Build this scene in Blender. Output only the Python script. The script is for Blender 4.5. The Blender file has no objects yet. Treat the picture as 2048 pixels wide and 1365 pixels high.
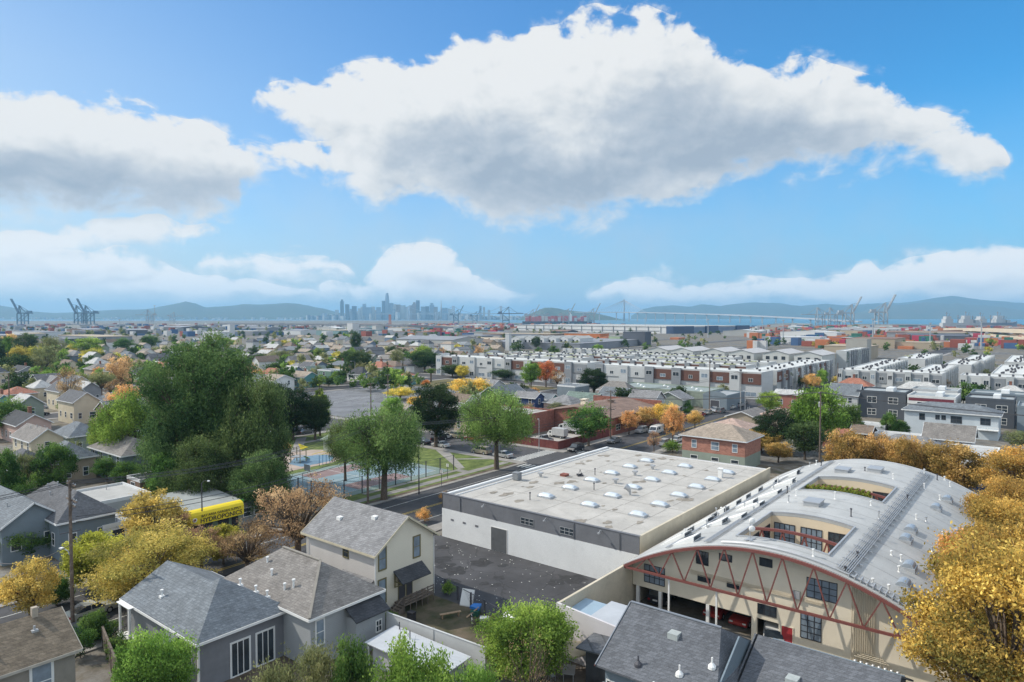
import bpy, math, random
import numpy as np
from mathutils import Vector, Matrix
C = bpy.context.scene.collection
SC = bpy.context.scene
PI = math.pi
R = math.radians
# ---------------------------------------------------------------- camera
F = 1365.0; CH = 30.0; HY = 635.0; AZ = R(38.5)
PITCH = math.atan((682.5 - HY) / F)
FW = (math.cos(AZ), math.sin(AZ)); RT = (math.sin(AZ), -math.cos(AZ))
cam = bpy.data.cameras.new('camera')
cam.sensor_width = 36.0; cam.lens = 36.0 * F / 2048.0
cam.clip_start = 0.5; cam.clip_end = 60000
camo = bpy.data.objects.new('camera', cam); C.objects.link(camo)
camo.location = (0, 0, CH); camo.rotation_euler = (R(90) - PITCH, 0, AZ - R(90))
SC.camera = camo
SC.render.engine = 'CYCLES'
SC.cycles.max_bounces = 6; SC.cycles.diffuse_bounces = 3; SC.cycles.glossy_bounces = 2
SC.cycles.transmission_bounces = 2; SC.cycles.volume_bounces = 0; SC.cycles.transparent_max_bounces = 8
SC.cycles.caustics_reflective = False; SC.cycles.caustics_refractive = False
SC.cycles.use_denoising = True
SC.view_settings.view_transform = 'Standard'; SC.view_settings.look = 'None'
SC.view_settings.exposure = 0.6; SC.view_settings.gamma = 1.0
# ---------------------------------------------------------------- sky and sun
SUN_ANG = AZ + R(76); SUN_EL = R(40)
SKY = 0.13
world = bpy.data.worlds.new('World'); SC.world = world; world.use_nodes = True
class NT:
    """small helper for node trees"""
    def __init__(s, t): s.t = t
    def n(s, typ, **k):
        x = s.t.nodes.new(typ)
        for a, b in k.items(): setattr(x, a, b)
        return x
    def l(s, a, b): s.t.links.new(a, b)
    def put(s, sock, v):
        if isinstance(v, bpy.types.NodeSocket): s.l(v, sock)
        else: sock.default_value = v
    def m(s, op, *a, clamp=False):
        x = s.n('ShaderNodeMath', operation=op, use_clamp=clamp)
        for i, v in enumerate(a): s.put(x.inputs[i], v)
        return x.outputs[0]
    def mix(s, f, a, b, typ='RGBA', blend='MIX'):
        x = s.n('ShaderNodeMix', data_type=typ)
        if typ == 'RGBA': x.blend_type = blend; i = (0, 6, 7); o = 2
        else: i = (0, 2, 3); o = 0
        for k, v in zip(i, (f, a, b)): s.put(x.inputs[k], v)
        return x.outputs[o]
    def ramp(s, f, pts, interp='LINEAR'):
        x = s.n('ShaderNodeValToRGB'); cr = x.color_ramp; cr.interpolation = interp
        while len(cr.elements) < len(pts): cr.elements.new(0.5)
        for e, (p, c) in zip(cr.elements, pts):
            e.position = p; e.color = c if len(c) == 4 else (*c, 1)
        s.put(x.inputs[0], f); return x.outputs[0]
    def noise(s, vec, scale, detail=4, rough=0.5, lac=2.0, dist=0.0, out=0, dim='3D'):
        x = s.n('ShaderNodeTexNoise', noise_dimensions=dim)
        if vec is not None: s.l(vec, x.inputs['Vector'])
        x.inputs['Scale'].default_value = scale; x.inputs['Detail'].default_value = detail
        x.inputs['Roughness'].default_value = rough; x.inputs['Lacunarity'].default_value = lac
        x.inputs['Distortion'].default_value = dist
        return x.outputs[out]
    def rng(s, v, a, b, c, d, typ='LINEAR'):
        x = s.n('ShaderNodeMapRange', interpolation_type=typ)
        for i, q in enumerate((v, a, b, c, d)): s.put(x.inputs[i], q)
        return x.outputs[0]

def px_azel(px, py):
    a = (px - 1024) / F; b = (682.5 - py) / F
    f = math.cos(PITCH) + b * math.sin(PITCH); u = -math.sin(PITCH) + b * math.cos(PITCH)
    return math.atan2(a, f), math.atan2(u, math.hypot(f, a))

AZ0, AZ1, EL1 = -0.8, 0.8, 0.5
CLOUDS = [
 ([(540,296),(580,288),(640,286),(700,290),(760,300)],[(540,296),(580,330),(640,350),(700,360),(760,300)]),
 # each: outline of top and of bottom, softness, wisp
 ([(500,222),(522,190),(548,168),(600,160),(650,150),(700,142),(780,122),(850,125),(900,92),(935,62),(1000,80),(1050,66),(1120,48),(1170,22),(1280,14),(1360,40),(1400,62),(1440,90),(1462,128),(1530,128),(1600,122),(1680,142),(1760,160),(1850,205),(1920,240),(1975,262),(2010,300),(2024,326)],
  [(500,222),(522,215),(560,240),(600,275),(640,300),(690,345),(715,390),(745,425),(800,422),(850,400),(890,420),(1000,445),(1080,470),(1150,452),(1200,445),(1300,420),(1380,418),(1440,392),(1480,360),(1600,346),(1680,352),(1700,342),(1850,335),(1900,370),(1960,374),(2010,345),(2024,326)]),
 ([(-300,170),(0,185),(60,190),(130,196),(200,192),(280,202),(310,222),(330,232),(400,238),(440,262),(480,284),(540,298),(600,310),(650,318),(700,330),(720,345)],
  [(-300,430),(0,440),(100,440),(200,430),(300,420),(380,436),(430,432),(475,415),(478,385),(520,362),(600,348),(650,346),(700,350),(720,345)]),
 ([(-300,470),(0,478),(60,470),(140,452),(250,440),(320,440),(400,452),(440,455),(450,470)],
  [(-300,540),(0,540),(100,520),(200,500),(300,492),(400,482),(440,475),(450,470)]),
 ([(-300,500),(0,508),(120,505),(180,512),(240,500),(290,505),(340,530),(420,555),(520,575),(600,590),(640,602)],
  [(-300,600),(0,598),(250,592),(420,600),(560,604),(640,602)]),
 ([(398,530),(420,512),(480,512),(560,516),(620,512),(660,525),(700,548),(705,552)],
  [(398,530),(420,545),(500,548),(580,553),(650,556),(705,552)]),
 ([(640,580),(720,565),(765,520),(800,500),(850,495),(900,505),(935,530),(945,555),(1000,575),(1060,600)],
  [(640,600),(720,602),(800,602),(900,605),(1000,608),(1060,600)]),
 ([(1180,590),(1230,570),(1290,562),(1340,566),(1400,572),(1480,560),(1560,565),(1620,560),(1690,540),(1720,520),(1760,545),(1820,520),(1880,505),(1960,502),(2048,500),(2300,495)],
  [(1180,596),(1300,606),(1500,610),(1700,608),(1800,606),(2048,600),(2300,600)]),
]
N = NT(world.node_tree)
for x in list(world.node_tree.nodes): world.node_tree.nodes.remove(x)
# group: (az, el) -> density, relative height
g = bpy.data.node_groups.new('cloud_density', 'ShaderNodeTree')
g.interface.new_socket('P', in_out='INPUT', socket_type='NodeSocketVector')
g.interface.new_socket('D', in_out='OUTPUT', socket_type='NodeSocketFloat')
g.interface.new_socket('H', in_out='OUTPUT', socket_type='NodeSocketFloat')
G = NT(g); gi = G.n('NodeGroupInput'); go = G.n('NodeGroupOutput')
# domain warp
wn = G.n('ShaderNodeTexNoise', noise_dimensions='2D'); G.l(gi.outputs[0], wn.inputs['Vector'])
wn.inputs['Scale'].default_value = 9; wn.inputs['Detail'].default_value = 3
w1 = G.n('ShaderNodeVectorMath', operation='SUBTRACT'); G.l(wn.outputs['Color'], w1.inputs[0]); w1.inputs[1].default_value = (.5, .5, .5)
w2 = G.n('ShaderNodeVectorMath', operation='SCALE'); G.l(w1.outputs[0], w2.inputs[0]); w2.inputs['Scale'].default_value = 0.035
w3 = G.n('ShaderNodeVectorMath', operation='ADD'); G.l(gi.outputs[0], w3.inputs[0]); G.l(w2.outputs[0], w3.inputs[1])
sx = G.n('ShaderNodeSeparateXYZ'); G.l(w3.outputs[0], sx.inputs[0])
fa = G.m('DIVIDE', G.m('SUBTRACT', sx.outputs[0], AZ0), AZ1 - AZ0, clamp=True)
def curve(pts):
    c = G.n('ShaderNodeFloatCurve'); cm = c.mapping; cu = cm.curves[0]
    q = []
    for p in pts:
        a, e = px_azel(*p); q.append(((a - AZ0) / (AZ1 - AZ0), e / EL1))
    q = [(min(max(a, 0), 1), min(max(e, 0), 1)) for a, e in q]
    while len(cu.points) < len(q): cu.points.new(0.5, 0.5)
    for pt, (a, e) in zip(cu.points, q): pt.location = (a, e); pt.handle_type = 'VECTOR'
    cm.extend = 'HORIZONTAL'; cm.update()
    c.inputs[0].default_value = 1.0; G.l(fa, c.inputs[1])
    return G.m('MULTIPLY', c.outputs[0], EL1)
D = None; H = None
for top, bot in CLOUDS:
    if top[0][0] > -250: top = [(top[0][0] - 45, top[0][1] + 80)] + top; bot = [(bot[0][0] - 45, bot[0][1] - 80)] + bot
    if top[-1][0] < 2250: top = top + [(top[-1][0] + 45, top[-1][1] + 80)]; bot = bot + [(bot[-1][0] + 45, bot[-1][1] - 80)]
    t = curve(top); b = curve(bot)
    st = G.m('SUBTRACT', t, sx.outputs[1]); sb = G.m('SUBTRACT', sx.outputs[1], b)
    d = G.m('MINIMUM', G.m('MULTIPLY', st, 1.0), G.m('MULTIPLY', sb, 0.8))
    th = G.m('MAXIMUM', G.m('SUBTRACT', t, b), 0.01)
    h = G.m('DIVIDE', sb, th, clamp=True)
    ins = G.m('GREATER_THAN', d, -0.004)
    hh = G.m('MULTIPLY', h, ins)
    D = d if D is None else G.m('MAXIMUM', D, d)
    H = hh if H is None else G.m('MAXIMUM', H, hh)
# flattening of the noise: clouds near the horizon are small and streaky
mp = G.n('ShaderNodeMapping'); G.l(w3.outputs[0], mp.inputs[0]); mp.inputs['Scale'].default_value = (1, 1.55, 1)
n1 = G.noise(mp.outputs[0], 11, 9, 0.56, dim='2D'); n2 = G.noise(mp.outputs[0], 34, 6, 0.55, dim='2D')
nz = G.m('ADD', G.m('MULTIPLY', G.m('SUBTRACT', n1, 0.5), 1.0), G.m('MULTIPLY', G.m('SUBTRACT', n2, 0.5), 0.48))
amp = G.rng(sx.outputs[1], 0.02, 0.24, 0.055, 0.105)
bias = G.rng(sx.outputs[1], 0.0, 0.25, 0.013, 0.006)
D = G.m('ADD', D, G.m('MULTIPLY', G.m('MINIMUM', G.m('ADD', D, 0.004), 0.0), 0.25))
G.l(G.m('ADD', G.m('ADD', G.m('MINIMUM', D, 0.07), bias), G.m('MULTIPLY', nz, amp)), go.inputs[0]); G.l(H, go.inputs[1])
# world
tc = N.n('ShaderNodeTexCoord'); vm = N.n('ShaderNodeVectorRotate', rotation_type='Z_AXIS'); N.l(tc.outputs['Generated'], vm.inputs['Vector'])
vm.inputs['Angle'].default_value = R(90) - AZ   # forward -> +Y
sp = N.n('ShaderNodeSeparateXYZ'); N.l(vm.outputs[0], sp.inputs[0])
az = N.m('ARCTAN2', sp.outputs[0], sp.outputs[1])
el = N.m('ARCSINE', sp.outputs[2])
cb = N.n('ShaderNodeCombineXYZ'); N.l(az, cb.inputs[0]); N.l(el, cb.inputs[1])
def dens(off):
    gg = N.n('ShaderNodeGroup'); gg.node_tree = g
    if off:
        ad = N.n('ShaderNodeVectorMath', operation='ADD'); N.l(cb.outputs[0], ad.inputs[0]); ad.inputs[1].default_value = (off[0], off[1], 0)
        N.l(ad.outputs[0], gg.inputs[0])
    else: N.l(cb.outputs[0], gg.inputs[0])
    return gg.outputs[0], gg.outputs[1]
d0, h0 = dens(None); d1, _ = dens((-0.013, 0.012)); d2, _ = dens((-0.035, 0.04))
alpha = N.rng(d0, -0.004, N.rng(h0, 0.15, 0.7, 0.034, 0.015), 0, 1, 'SMOOTHSTEP')
k1 = N.rng(N.m('ADD', N.m('MULTIPLY', d1, 0.5), N.m('MULTIPLY', d2, 0.5)), 0.0, 0.10, 0, 1)
base = N.rng(h0, 0.05, 0.8, 1, 0, 'SMOOTHSTEP')
rel = N.m('SUBTRACT', d0, d1)          # relief facing the sun
# grey thick cores of the clouds, where little light comes through: centre, radii, strength
cores = [(930,300,150,70,.75),(1090,385,170,60,.8),(1420,250,240,80,.75),(1620,300,240,45,.6),(1240,350,150,60,.4),(1330,170,90,70,.3),
         (120,350,300,42,.9),(300,395,160,30,.5),(60,410,200,28,.7),(-150,380,220,60,.8),(60,530,160,14,.45),(250,560,220,8,.35),(590,542,110,7,.4),(870,560,90,10,.35),(1500,590,220,9,.4),(1900,560,160,16,.4),(1560,330,130,25,.3)]
mpx = N.noise(cb.outputs[0], 7, 4, 0.5, dim='2D', out=1)
wv = N.n('ShaderNodeVectorMath', operation='MULTIPLY_ADD'); N.l(mpx, wv.inputs[0]); wv.inputs[1].default_value = (.09, .07, 0); N.l(cb.outputs[0], wv.inputs[2])
core = None
for cx, cy, rx, ry, st in cores:
    a_, e_ = px_azel(cx, cy)
    m_ = N.n('ShaderNodeMapping', vector_type='TEXTURE'); N.l(wv.outputs[0], m_.inputs[0])
    m_.inputs['Location'].default_value = (a_ + .045, e_ + .035, 0); m_.inputs['Scale'].default_value = (1.35 * rx / F, 1.35 * ry / F, 1)
    gr = N.n('ShaderNodeTexGradient', gradient_type='SPHERICAL'); N.l(m_.outputs[0], gr.inputs[0])
    v_ = N.m('MULTIPLY', gr.outputs[1], st * 1.5)
    core = v_ if core is None else N.m('ADD', core, v_)
core = N.m('MULTIPLY', N.m('MINIMUM', core, 1.0), N.rng(d0, 0.0, 0.05, 0, 1, 'SMOOTHSTEP'))
shade = N.m('ADD', N.m('ADD', N.m('MULTIPLY', k1, 0.22), N.m('MULTIPLY', N.m('MULTIPLY', base, k1), 0.20)), N.m('MULTIPLY', core, 0.62))
shade = N.m('SUBTRACT', shade, N.m('ADD', N.m('MULTIPLY', rel, 6.0), N.m('MULTIPLY', N.m('SUBTRACT', d0, d2), 1.2)), clamp=True)
ccol = N.ramp(shade, [(0.0, (.93, .94, .94)), (0.25, (.80, .83, .85)), (0.55, (.60, .66, .73)), (1.0, (.42, .50, .60))])
sky = N.n('ShaderNodeTexSky', sky_type='NISHITA', sun_disc=False)
sky.sun_elevation = SUN_EL; sky.sun_rotation = R(90) - SUN_ANG; sky.altitude = 0
sky.air_density = 1.0; sky.dust_density = 0.6; sky.ozone_density = 2.0
skt = N.ramp(N.rng(az, -0.65, 0.6, 0, 1), [(0.0, (.42, .60, .72)), (0.5, (.34, .66, .89)), (1.0, (.20, .71, .98))])
skc = N.mix(1.0, sky.outputs[0], skt, blend='MULTIPLY')
# thin veil of bright air over the lower sky
vn = N.noise(cb.outputs[0], 6, 6, 0.6, dim='2D')
veil = N.m('MULTIPLY', N.rng(vn, 0.3, 0.7, 0.55, 1.0), N.rng(el, 0.0, 0.30, 1.0, 0.0, 'SMOOTHSTEP'))
veil = N.m('MAXIMUM', veil, N.rng(el, 0.0, 0.20, 0.95, 0.0))
veil = N.m('MAXIMUM', veil, N.m('MULTIPLY', N.rng(az, 0.0, -0.70, 0.0, 0.5), N.rng(el, 0.5, 0.1, 0.35, 1)))
veil = N.m('MULTIPLY', veil, N.rng(el, 0.30, 0.55, 1, 0))
CB = 1.0 / SKY
cc2 = N.n('ShaderNodeVectorMath', operation='SCALE'); N.l(ccol, cc2.inputs[0]); N.l(N.rng(el, 0.02, 0.14, CB * 0.80, CB * 0.62), cc2.inputs['Scale'])
vcr = N.ramp(N.rng(az, -0.7, 0.7, 0, 1), [(0.0, (.82, .91, .97)), (0.4, (.60, .76, .91)), (1.0, (.42, .63, .88))])
vcs = N.n('ShaderNodeVectorMath', operation='SCALE'); N.l(vcr, vcs.inputs[0]); vcs.inputs['Scale'].default_value = CB * 0.58; vcol = vcs.outputs[0]
hz = N.mix(N.m('MULTIPLY', veil, 1.0, clamp=True), skc, vcol)
# the rest of the sky, beside and behind the view: brightened, with unseen white cloud added to lift the fill light
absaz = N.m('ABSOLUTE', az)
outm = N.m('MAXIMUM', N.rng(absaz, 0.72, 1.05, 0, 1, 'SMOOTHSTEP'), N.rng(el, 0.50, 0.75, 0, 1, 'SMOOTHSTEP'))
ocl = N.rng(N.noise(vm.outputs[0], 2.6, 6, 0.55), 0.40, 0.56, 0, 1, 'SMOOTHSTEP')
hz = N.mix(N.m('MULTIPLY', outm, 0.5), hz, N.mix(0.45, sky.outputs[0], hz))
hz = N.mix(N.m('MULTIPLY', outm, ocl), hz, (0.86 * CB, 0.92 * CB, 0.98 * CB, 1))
al = N.m('MULTIPLY', alpha, N.m('SUBTRACT', 1.0, outm))
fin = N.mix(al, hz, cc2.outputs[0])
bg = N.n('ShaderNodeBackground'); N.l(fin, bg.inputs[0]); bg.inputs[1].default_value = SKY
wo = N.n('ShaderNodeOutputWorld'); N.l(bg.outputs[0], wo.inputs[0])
world.cycles.sampling_method = 'MANUAL'; world.cycles.sample_map_resolution = 512
sl = bpy.data.lights.new('sun', 'SUN'); sl.energy = 2.9; sl.angle = R(0.5); sl.color = (1.0, 0.93, 0.82)
so = bpy.data.objects.new('sun', sl); C.objects.link(so)
sv = Vector((math.cos(SUN_ANG) * math.cos(SUN_EL), math.sin(SUN_ANG) * math.cos(SUN_EL), math.sin(SUN_EL)))
so.rotation_euler = sv.to_track_quat('Z', 'Y').to_euler(); so.location = (0, 0, 200)
# ---------------------------------------------------------------- helpers
rnd = random.Random(7)
def P(px, py, z=0.0):
    a = (px - 1024) / F; b = (682.5 - py) / F
    f = math.cos(PITCH) + b * math.sin(PITCH); u = -math.sin(PITCH) + b * math.cos(PITCH)
    t = (z - CH) / u
    return (t * (f * FW[0] + a * RT[0]), t * (f * FW[1] + a * RT[1]), z)
def PD(px, d):
    """ground point seen at column px, d metres ahead"""
    a = (px - 1024) / F
    return (d * (FW[0] + a * RT[0]), d * (FW[1] + a * RT[1]))
def dist(x, y): return x * FW[0] + y * FW[1]
def column(x, y): return 1024 + F * (x * RT[0] + y * RT[1]) / max(dist(x, y), 1e-3)
def row(z, d): return HY + (CH - z) * F / d
def zat(py, d): return CH - (py - HY) * d / F

def tag(o, label=None, cat=None, group=None, kind=None):
    if label: o['label'] = label
    if cat: o['category'] = cat
    if group: o['group'] = group
    if kind: o['kind'] = kind
    return o
def empty(name, loc, label, cat, group=None, rz=0.0):
    o = bpy.data.objects.new(name, None); C.objects.link(o)
    o.location = loc; o.rotation_euler = (0, 0, rz); o.empty_display_size = 0.5
    return tag(o, label, cat, group)
def children(o): return [c for c in o.children]
def copy_tree(o, parent=None):
    c = o.copy(); C.objects.link(c)
    if parent is not None: c.parent = parent
    for ch in children(o): copy_tree(ch, c)
    return c
class MB:
    """mesh builder, coordinates relative to an origin given at build time"""
    def __init__(s): s.v = []; s.f = []; s.m = []
    def poly(s, pts, m=0):
        n = len(s.v); s.v += [tuple(p) for p in pts]; s.f.append(tuple(range(n, n + len(pts)))); s.m.append(m)
    def box(s, x0, x1, y0, y1, z0, z1, m=0):
        n = len(s.v)
        s.v += [(x0,y0,z0),(x1,y0,z0),(x1,y1,z0),(x0,y1,z0),(x0,y0,z1),(x1,y0,z1),(x1,y1,z1),(x0,y1,z1)]
        for q in ((0,3,2,1),(4,5,6,7),(0,1,5,4),(1,2,6,5),(2,3,7,6),(3,0,4,7)):
            s.f.append(tuple(n + i for i in q)); s.m.append(m)
        return s
    def bar(s, a, b, w, h=None, m=0):
        """square bar from a to b"""
        h = h or w; a = Vector(a); b = Vector(b); d = (b - a)
        if d.length < 1e-6: return s
        d.normalize(); up = Vector((0, 0, 1)) if abs(d.z) < 0.95 else Vector((1, 0, 0))
        x = d.cross(up).normalized() * w / 2; y = x.cross(d).normalized() * h / 2
        n = len(s.v)
        for p in (a, b):
            for q in (-x - y, x - y, x + y, -x + y): s.v.append(tuple(p + q))
        for q in ((0,1,2,3),(7,6,5,4),(0,4,5,1),(1,5,6,2),(2,6,7,3),(3,7,4,0)):
            s.f.append(tuple(n + i for i in q)); s.m.append(m)
        return s
    def tube(s, pts, rad, n=6, m=0, cap=True):
        """tapered tube through pts"""
        pts = [Vector(p) for p in pts]; k0 = len(s.v)
        rr = rad if isinstance(rad, (list, tuple)) else [rad] * len(pts)
        for i, p in enumerate(pts):
            d = (pts[min(i + 1, len(pts) - 1)] - pts[max(i - 1, 0)])
            d = d.normalized() if d.length > 1e-9 else Vector((0, 0, 1))
            up = Vector((0, 0, 1)) if abs(d.z) < 0.9 else Vector((1, 0, 0))
            x = d.cross(up).normalized(); y = x.cross(d).normalized()
            for k in range(n):
                a = 2 * PI * k / n; s.v.append(tuple(p + (x * math.cos(a) + y * math.sin(a)) * rr[i]))
        for i in range(len(pts) - 1):
            for k in range(n):
                a = k0 + i * n + k; b = k0 + i * n + (k + 1) % n
                s.f.append((a, b, b + n, a + n)); s.m.append(m)
        if cap:
            s.f.append(tuple(k0 + k for k in range(n))[::-1]); s.m.append(m)
            s.f.append(tuple(k0 + (len(pts) - 1) * n + k for k in range(n))); s.m.append(m)
        return s
    def cyl(s, x, y, z0, z1, r, r1=None, n=10, m=0): return s.tube([(x, y, z0), (x, y, z1)], [r, r if r1 is None else r1], n, m)
    def lathe(s, x, y, prof, n=12, m=0): return s.tube([(x, y, z) for r, z in prof], [r for r, z in prof], n, m)
    def slab(s, pts, t, m=0):
        """closed slab under a planar polygon, thickness t downward"""
        top = [tuple(p) for p in pts]; bot = [(p[0], p[1], p[2] - t) for p in pts]
        s.poly(top, m); s.poly(bot[::-1], m)
        for i in range(len(top)):
            j = (i + 1) % len(top); s.poly([top[j], top[i], bot[i], bot[j]], m)
        return s
    def build(s, name, mat, parent=None, loc=None, smooth=False):
        me = bpy.data.meshes.new(name); me.from_pydata(s.v, [], s.f)
        for mm in (mat if isinstance(mat, (list, tuple)) else [mat]): me.materials.append(mm)
        if any(s.m): me.polygons.foreach_set('material_index', s.m)
        if smooth: me.polygons.foreach_set('use_smooth', [True] * len(s.f))
        me.update()
        o = bpy.data.objects.new(name, me); C.objects.link(o)
        if parent is not None: o.parent = parent
        if loc: o.location = loc
        return o
# ---------------------------------------------------------------- materials
MATS = {}
def mat(name, col, rough=0.8, var=0.12, scale=1.5, bump=0.0, bscale=None, metal=0.0, spec=0.3, kind=None, col2=None, obj_rand=0.0, size=1.0):
    if name in MATS: return MATS[name]
    m = bpy.data.materials.new(name); m.use_nodes = True; t = NT(m.node_tree)
    b = m.node_tree.nodes['Principled BSDF']; MATS[name] = m
    b.inputs['Roughness'].default_value = rough; b.inputs['Metallic'].default_value = metal
    b.inputs['Specular IOR Level'].default_value = spec
    tcn = t.n('ShaderNodeTexCoord'); pos = tcn.outputs['Object']
    c1 = (*[max(0, x * (1 - var)) for x in col], 1); c2 = (*[min(1, x * (1 + var)) for x in col], 1)
    if col2: c2 = (*col2, 1)
    nf = t.noise(pos, scale, 5, 0.6); nf = t.rng(nf, 0.32, 0.68, 0, 1)
    cc = t.mix(nf, c1, c2); height = None
    if kind == 'shingle':
        br = t.n('ShaderNodeTexBrick'); mpn = t.n('ShaderNodeMapping')
        sep = t.n('ShaderNodeSeparateXYZ'); t.l(pos, sep.inputs[0]); cmb = t.n('ShaderNodeCombineXYZ')
        t.l(t.m('ADD', sep.outputs[0], sep.outputs[1]), cmb.inputs[0]); t.l(t.m('MULTIPLY', sep.outputs[2], 1.5), cmb.inputs[1])
        t.l(cmb.outputs[0], br.inputs['Vector'])
        br.inputs['Scale'].default_value = 1.0; br.inputs['Brick Width'].default_value = 0.34 * size; br.inputs['Row Height'].default_value = 0.19 * size
        br.inputs['Mortar Size'].default_value = 0.012; br.inputs['Bias'].default_value = 0.0
        br.inputs['Color1'].default_value = (.72, .72, .72, 1); br.inputs['Color2'].default_value = (1.22, 1.22, 1.22, 1); br.inputs['Mortar'].default_value = (.5, .5, .5, 1)
        fine = t.rng(t.noise(pos, 9, 3, 0.7), 0.3, 0.7, 0.78, 1.22)
        cc = t.mix(0.75, cc, br.outputs['Color'], blend='MULTIPLY')
        vm_ = t.n('ShaderNodeVectorMath', operation='SCALE'); t.l(cc, vm_.inputs[0]); t.l(fine, vm_.inputs['Scale']); cc = vm_.outputs[0]
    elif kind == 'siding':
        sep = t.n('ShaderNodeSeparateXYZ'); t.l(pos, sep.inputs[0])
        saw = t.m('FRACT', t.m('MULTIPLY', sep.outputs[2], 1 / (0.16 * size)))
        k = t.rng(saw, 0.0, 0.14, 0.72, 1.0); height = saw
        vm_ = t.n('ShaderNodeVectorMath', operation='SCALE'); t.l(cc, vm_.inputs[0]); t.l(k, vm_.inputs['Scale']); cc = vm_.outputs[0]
    elif kind == 'brick':
        br = t.n('ShaderNodeTexBrick')
        sep = t.n('ShaderNodeSeparateXYZ'); t.l(pos, sep.inputs[0]); cmb = t.n('ShaderNodeCombineXYZ')
        t.l(t.m('ADD', sep.outputs[0], sep.outputs[1]), cmb.inputs[0]); t.l(sep.outputs[2], cmb.inputs[1]); t.l(cmb.outputs[0], br.inputs['Vector'])
        br.inputs['Scale'].default_value = 1; br.inputs['Brick Width'].default_value = .5; br.inputs['Row Height'].default_value = .2; br.inputs['Mortar Size'].default_value = .015
        br.inputs['Color1'].default_value = (.7, .7, .7, 1); br.inputs['Color2'].default_value = (1.2, 1.2, 1.2, 1); br.inputs['Mortar'].default_value = (1.3, 1.3, 1.3, 1)
        cc = t.mix(0.8, cc, br.outputs['Color'], blend='MULTIPLY')
    elif kind == 'ribs':
        sep = t.n('ShaderNodeSeparateXYZ'); t.l(pos, sep.inputs[0])
        saw = t.m('FRACT', t.m('MULTIPLY', t.m('ADD', sep.outputs[0], sep.outputs[1]), 1 / (0.3 * size)))
        k = t.rng(t.m('ABSOLUTE', t.m('SUBTRACT', saw, 0.5)), 0.3, 0.5, 1.0, 0.72); height = saw
        vm_ = t.n('ShaderNodeVectorMath', operation='SCALE'); t.l(cc, vm_.inputs[0]); t.l(k, vm_.inputs['Scale']); cc = vm_.outputs[0]
    elif kind == 'stain':   # large weather stains, streaks and patches
        s1 = t.rng(t.noise(pos, 0.22, 6, 0.65, dist=0.6), 0.45, 0.72, 0, 1)
        s2 = t.rng(t.noise(pos, 0.9, 5, 0.7), 0.56, 0.70, 0, 0.7)
        dk = (*[x * 0.62 for x in col], 1); cc = t.mix(t.m('MULTIPLY', s1, 0.45 * size), cc, dk); cc = t.mix(t.m('MULTIPLY', s2, size), cc, (*[x * 0.74 for x in col], 1))
        fn = t.rng(t.noise(pos, 14, 3, 0.7), 0.3, 0.7, 0.90, 1.10)
        vm_ = t.n('ShaderNodeVectorMath', operation='SCALE'); t.l(cc, vm_.inputs[0]); t.l(fn, vm_.inputs['Scale']); cc = vm_.outputs[0]
    elif kind == 'asphalt':
        s1 = t.rng(t.noise(pos, 0.12, 6, 0.6, dist=0.5), 0.35, 0.68, 0.80, 1.25)
        vo = t.n('ShaderNodeTexVoronoi', feature='DISTANCE_TO_EDGE'); vo.inputs['Scale'].default_value = 0.22
        wn_ = t.n('ShaderNodeVectorMath', operation='ADD'); t.l(pos, wn_.inputs[0]); t.l(t.noise(pos, 0.8, 4, 0.6, out=1), wn_.inputs[1]); t.l(wn_.outputs[0], vo.inputs['Vector'])
        crk = t.rng(vo.outputs[0], 0.0, 0.018, 0.62, 1.0)
        fn = t.rng(t.noise(pos, 22, 2, 0.7), 0.3, 0.7, 0.88, 1.14)
        vm_ = t.n('ShaderNodeVectorMath', operation='SCALE'); t.l(cc, vm_.inputs[0]); t.l(t.m('MULTIPLY', t.m('MULTIPLY', s1, crk), fn), vm_.inputs['Scale']); cc = vm_.outputs[0]
    if obj_rand:
        oi = t.n('ShaderNodeObjectInfo'); hs = t.n('ShaderNodeHueSaturation')
        t.l(t.rng(oi.outputs['Random'], 0, 1, 1 - obj_rand, 1 + obj_rand), hs.inputs['Value']); t.l(cc, hs.inputs['Color']); cc = hs.outputs[0]
    t.l(cc, b.inputs['Base Color'])
    if bump or height is not None:
        bp = t.n('ShaderNodeBump'); bp.inputs['Strength'].default_value = bump or 0.4; bp.inputs['Distance'].default_value = 0.03
        t.l(height if height is not None else t.noise(pos, bscale or 12, 3, 0.6), bp.inputs['Height']); t.l(bp.outputs[0], b.inputs['Normal'])
    return m
def paint(name, col, **k): return mat(name, col, **{**dict(rough=0.6, var=0.05, scale=0.8), **k})
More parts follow.
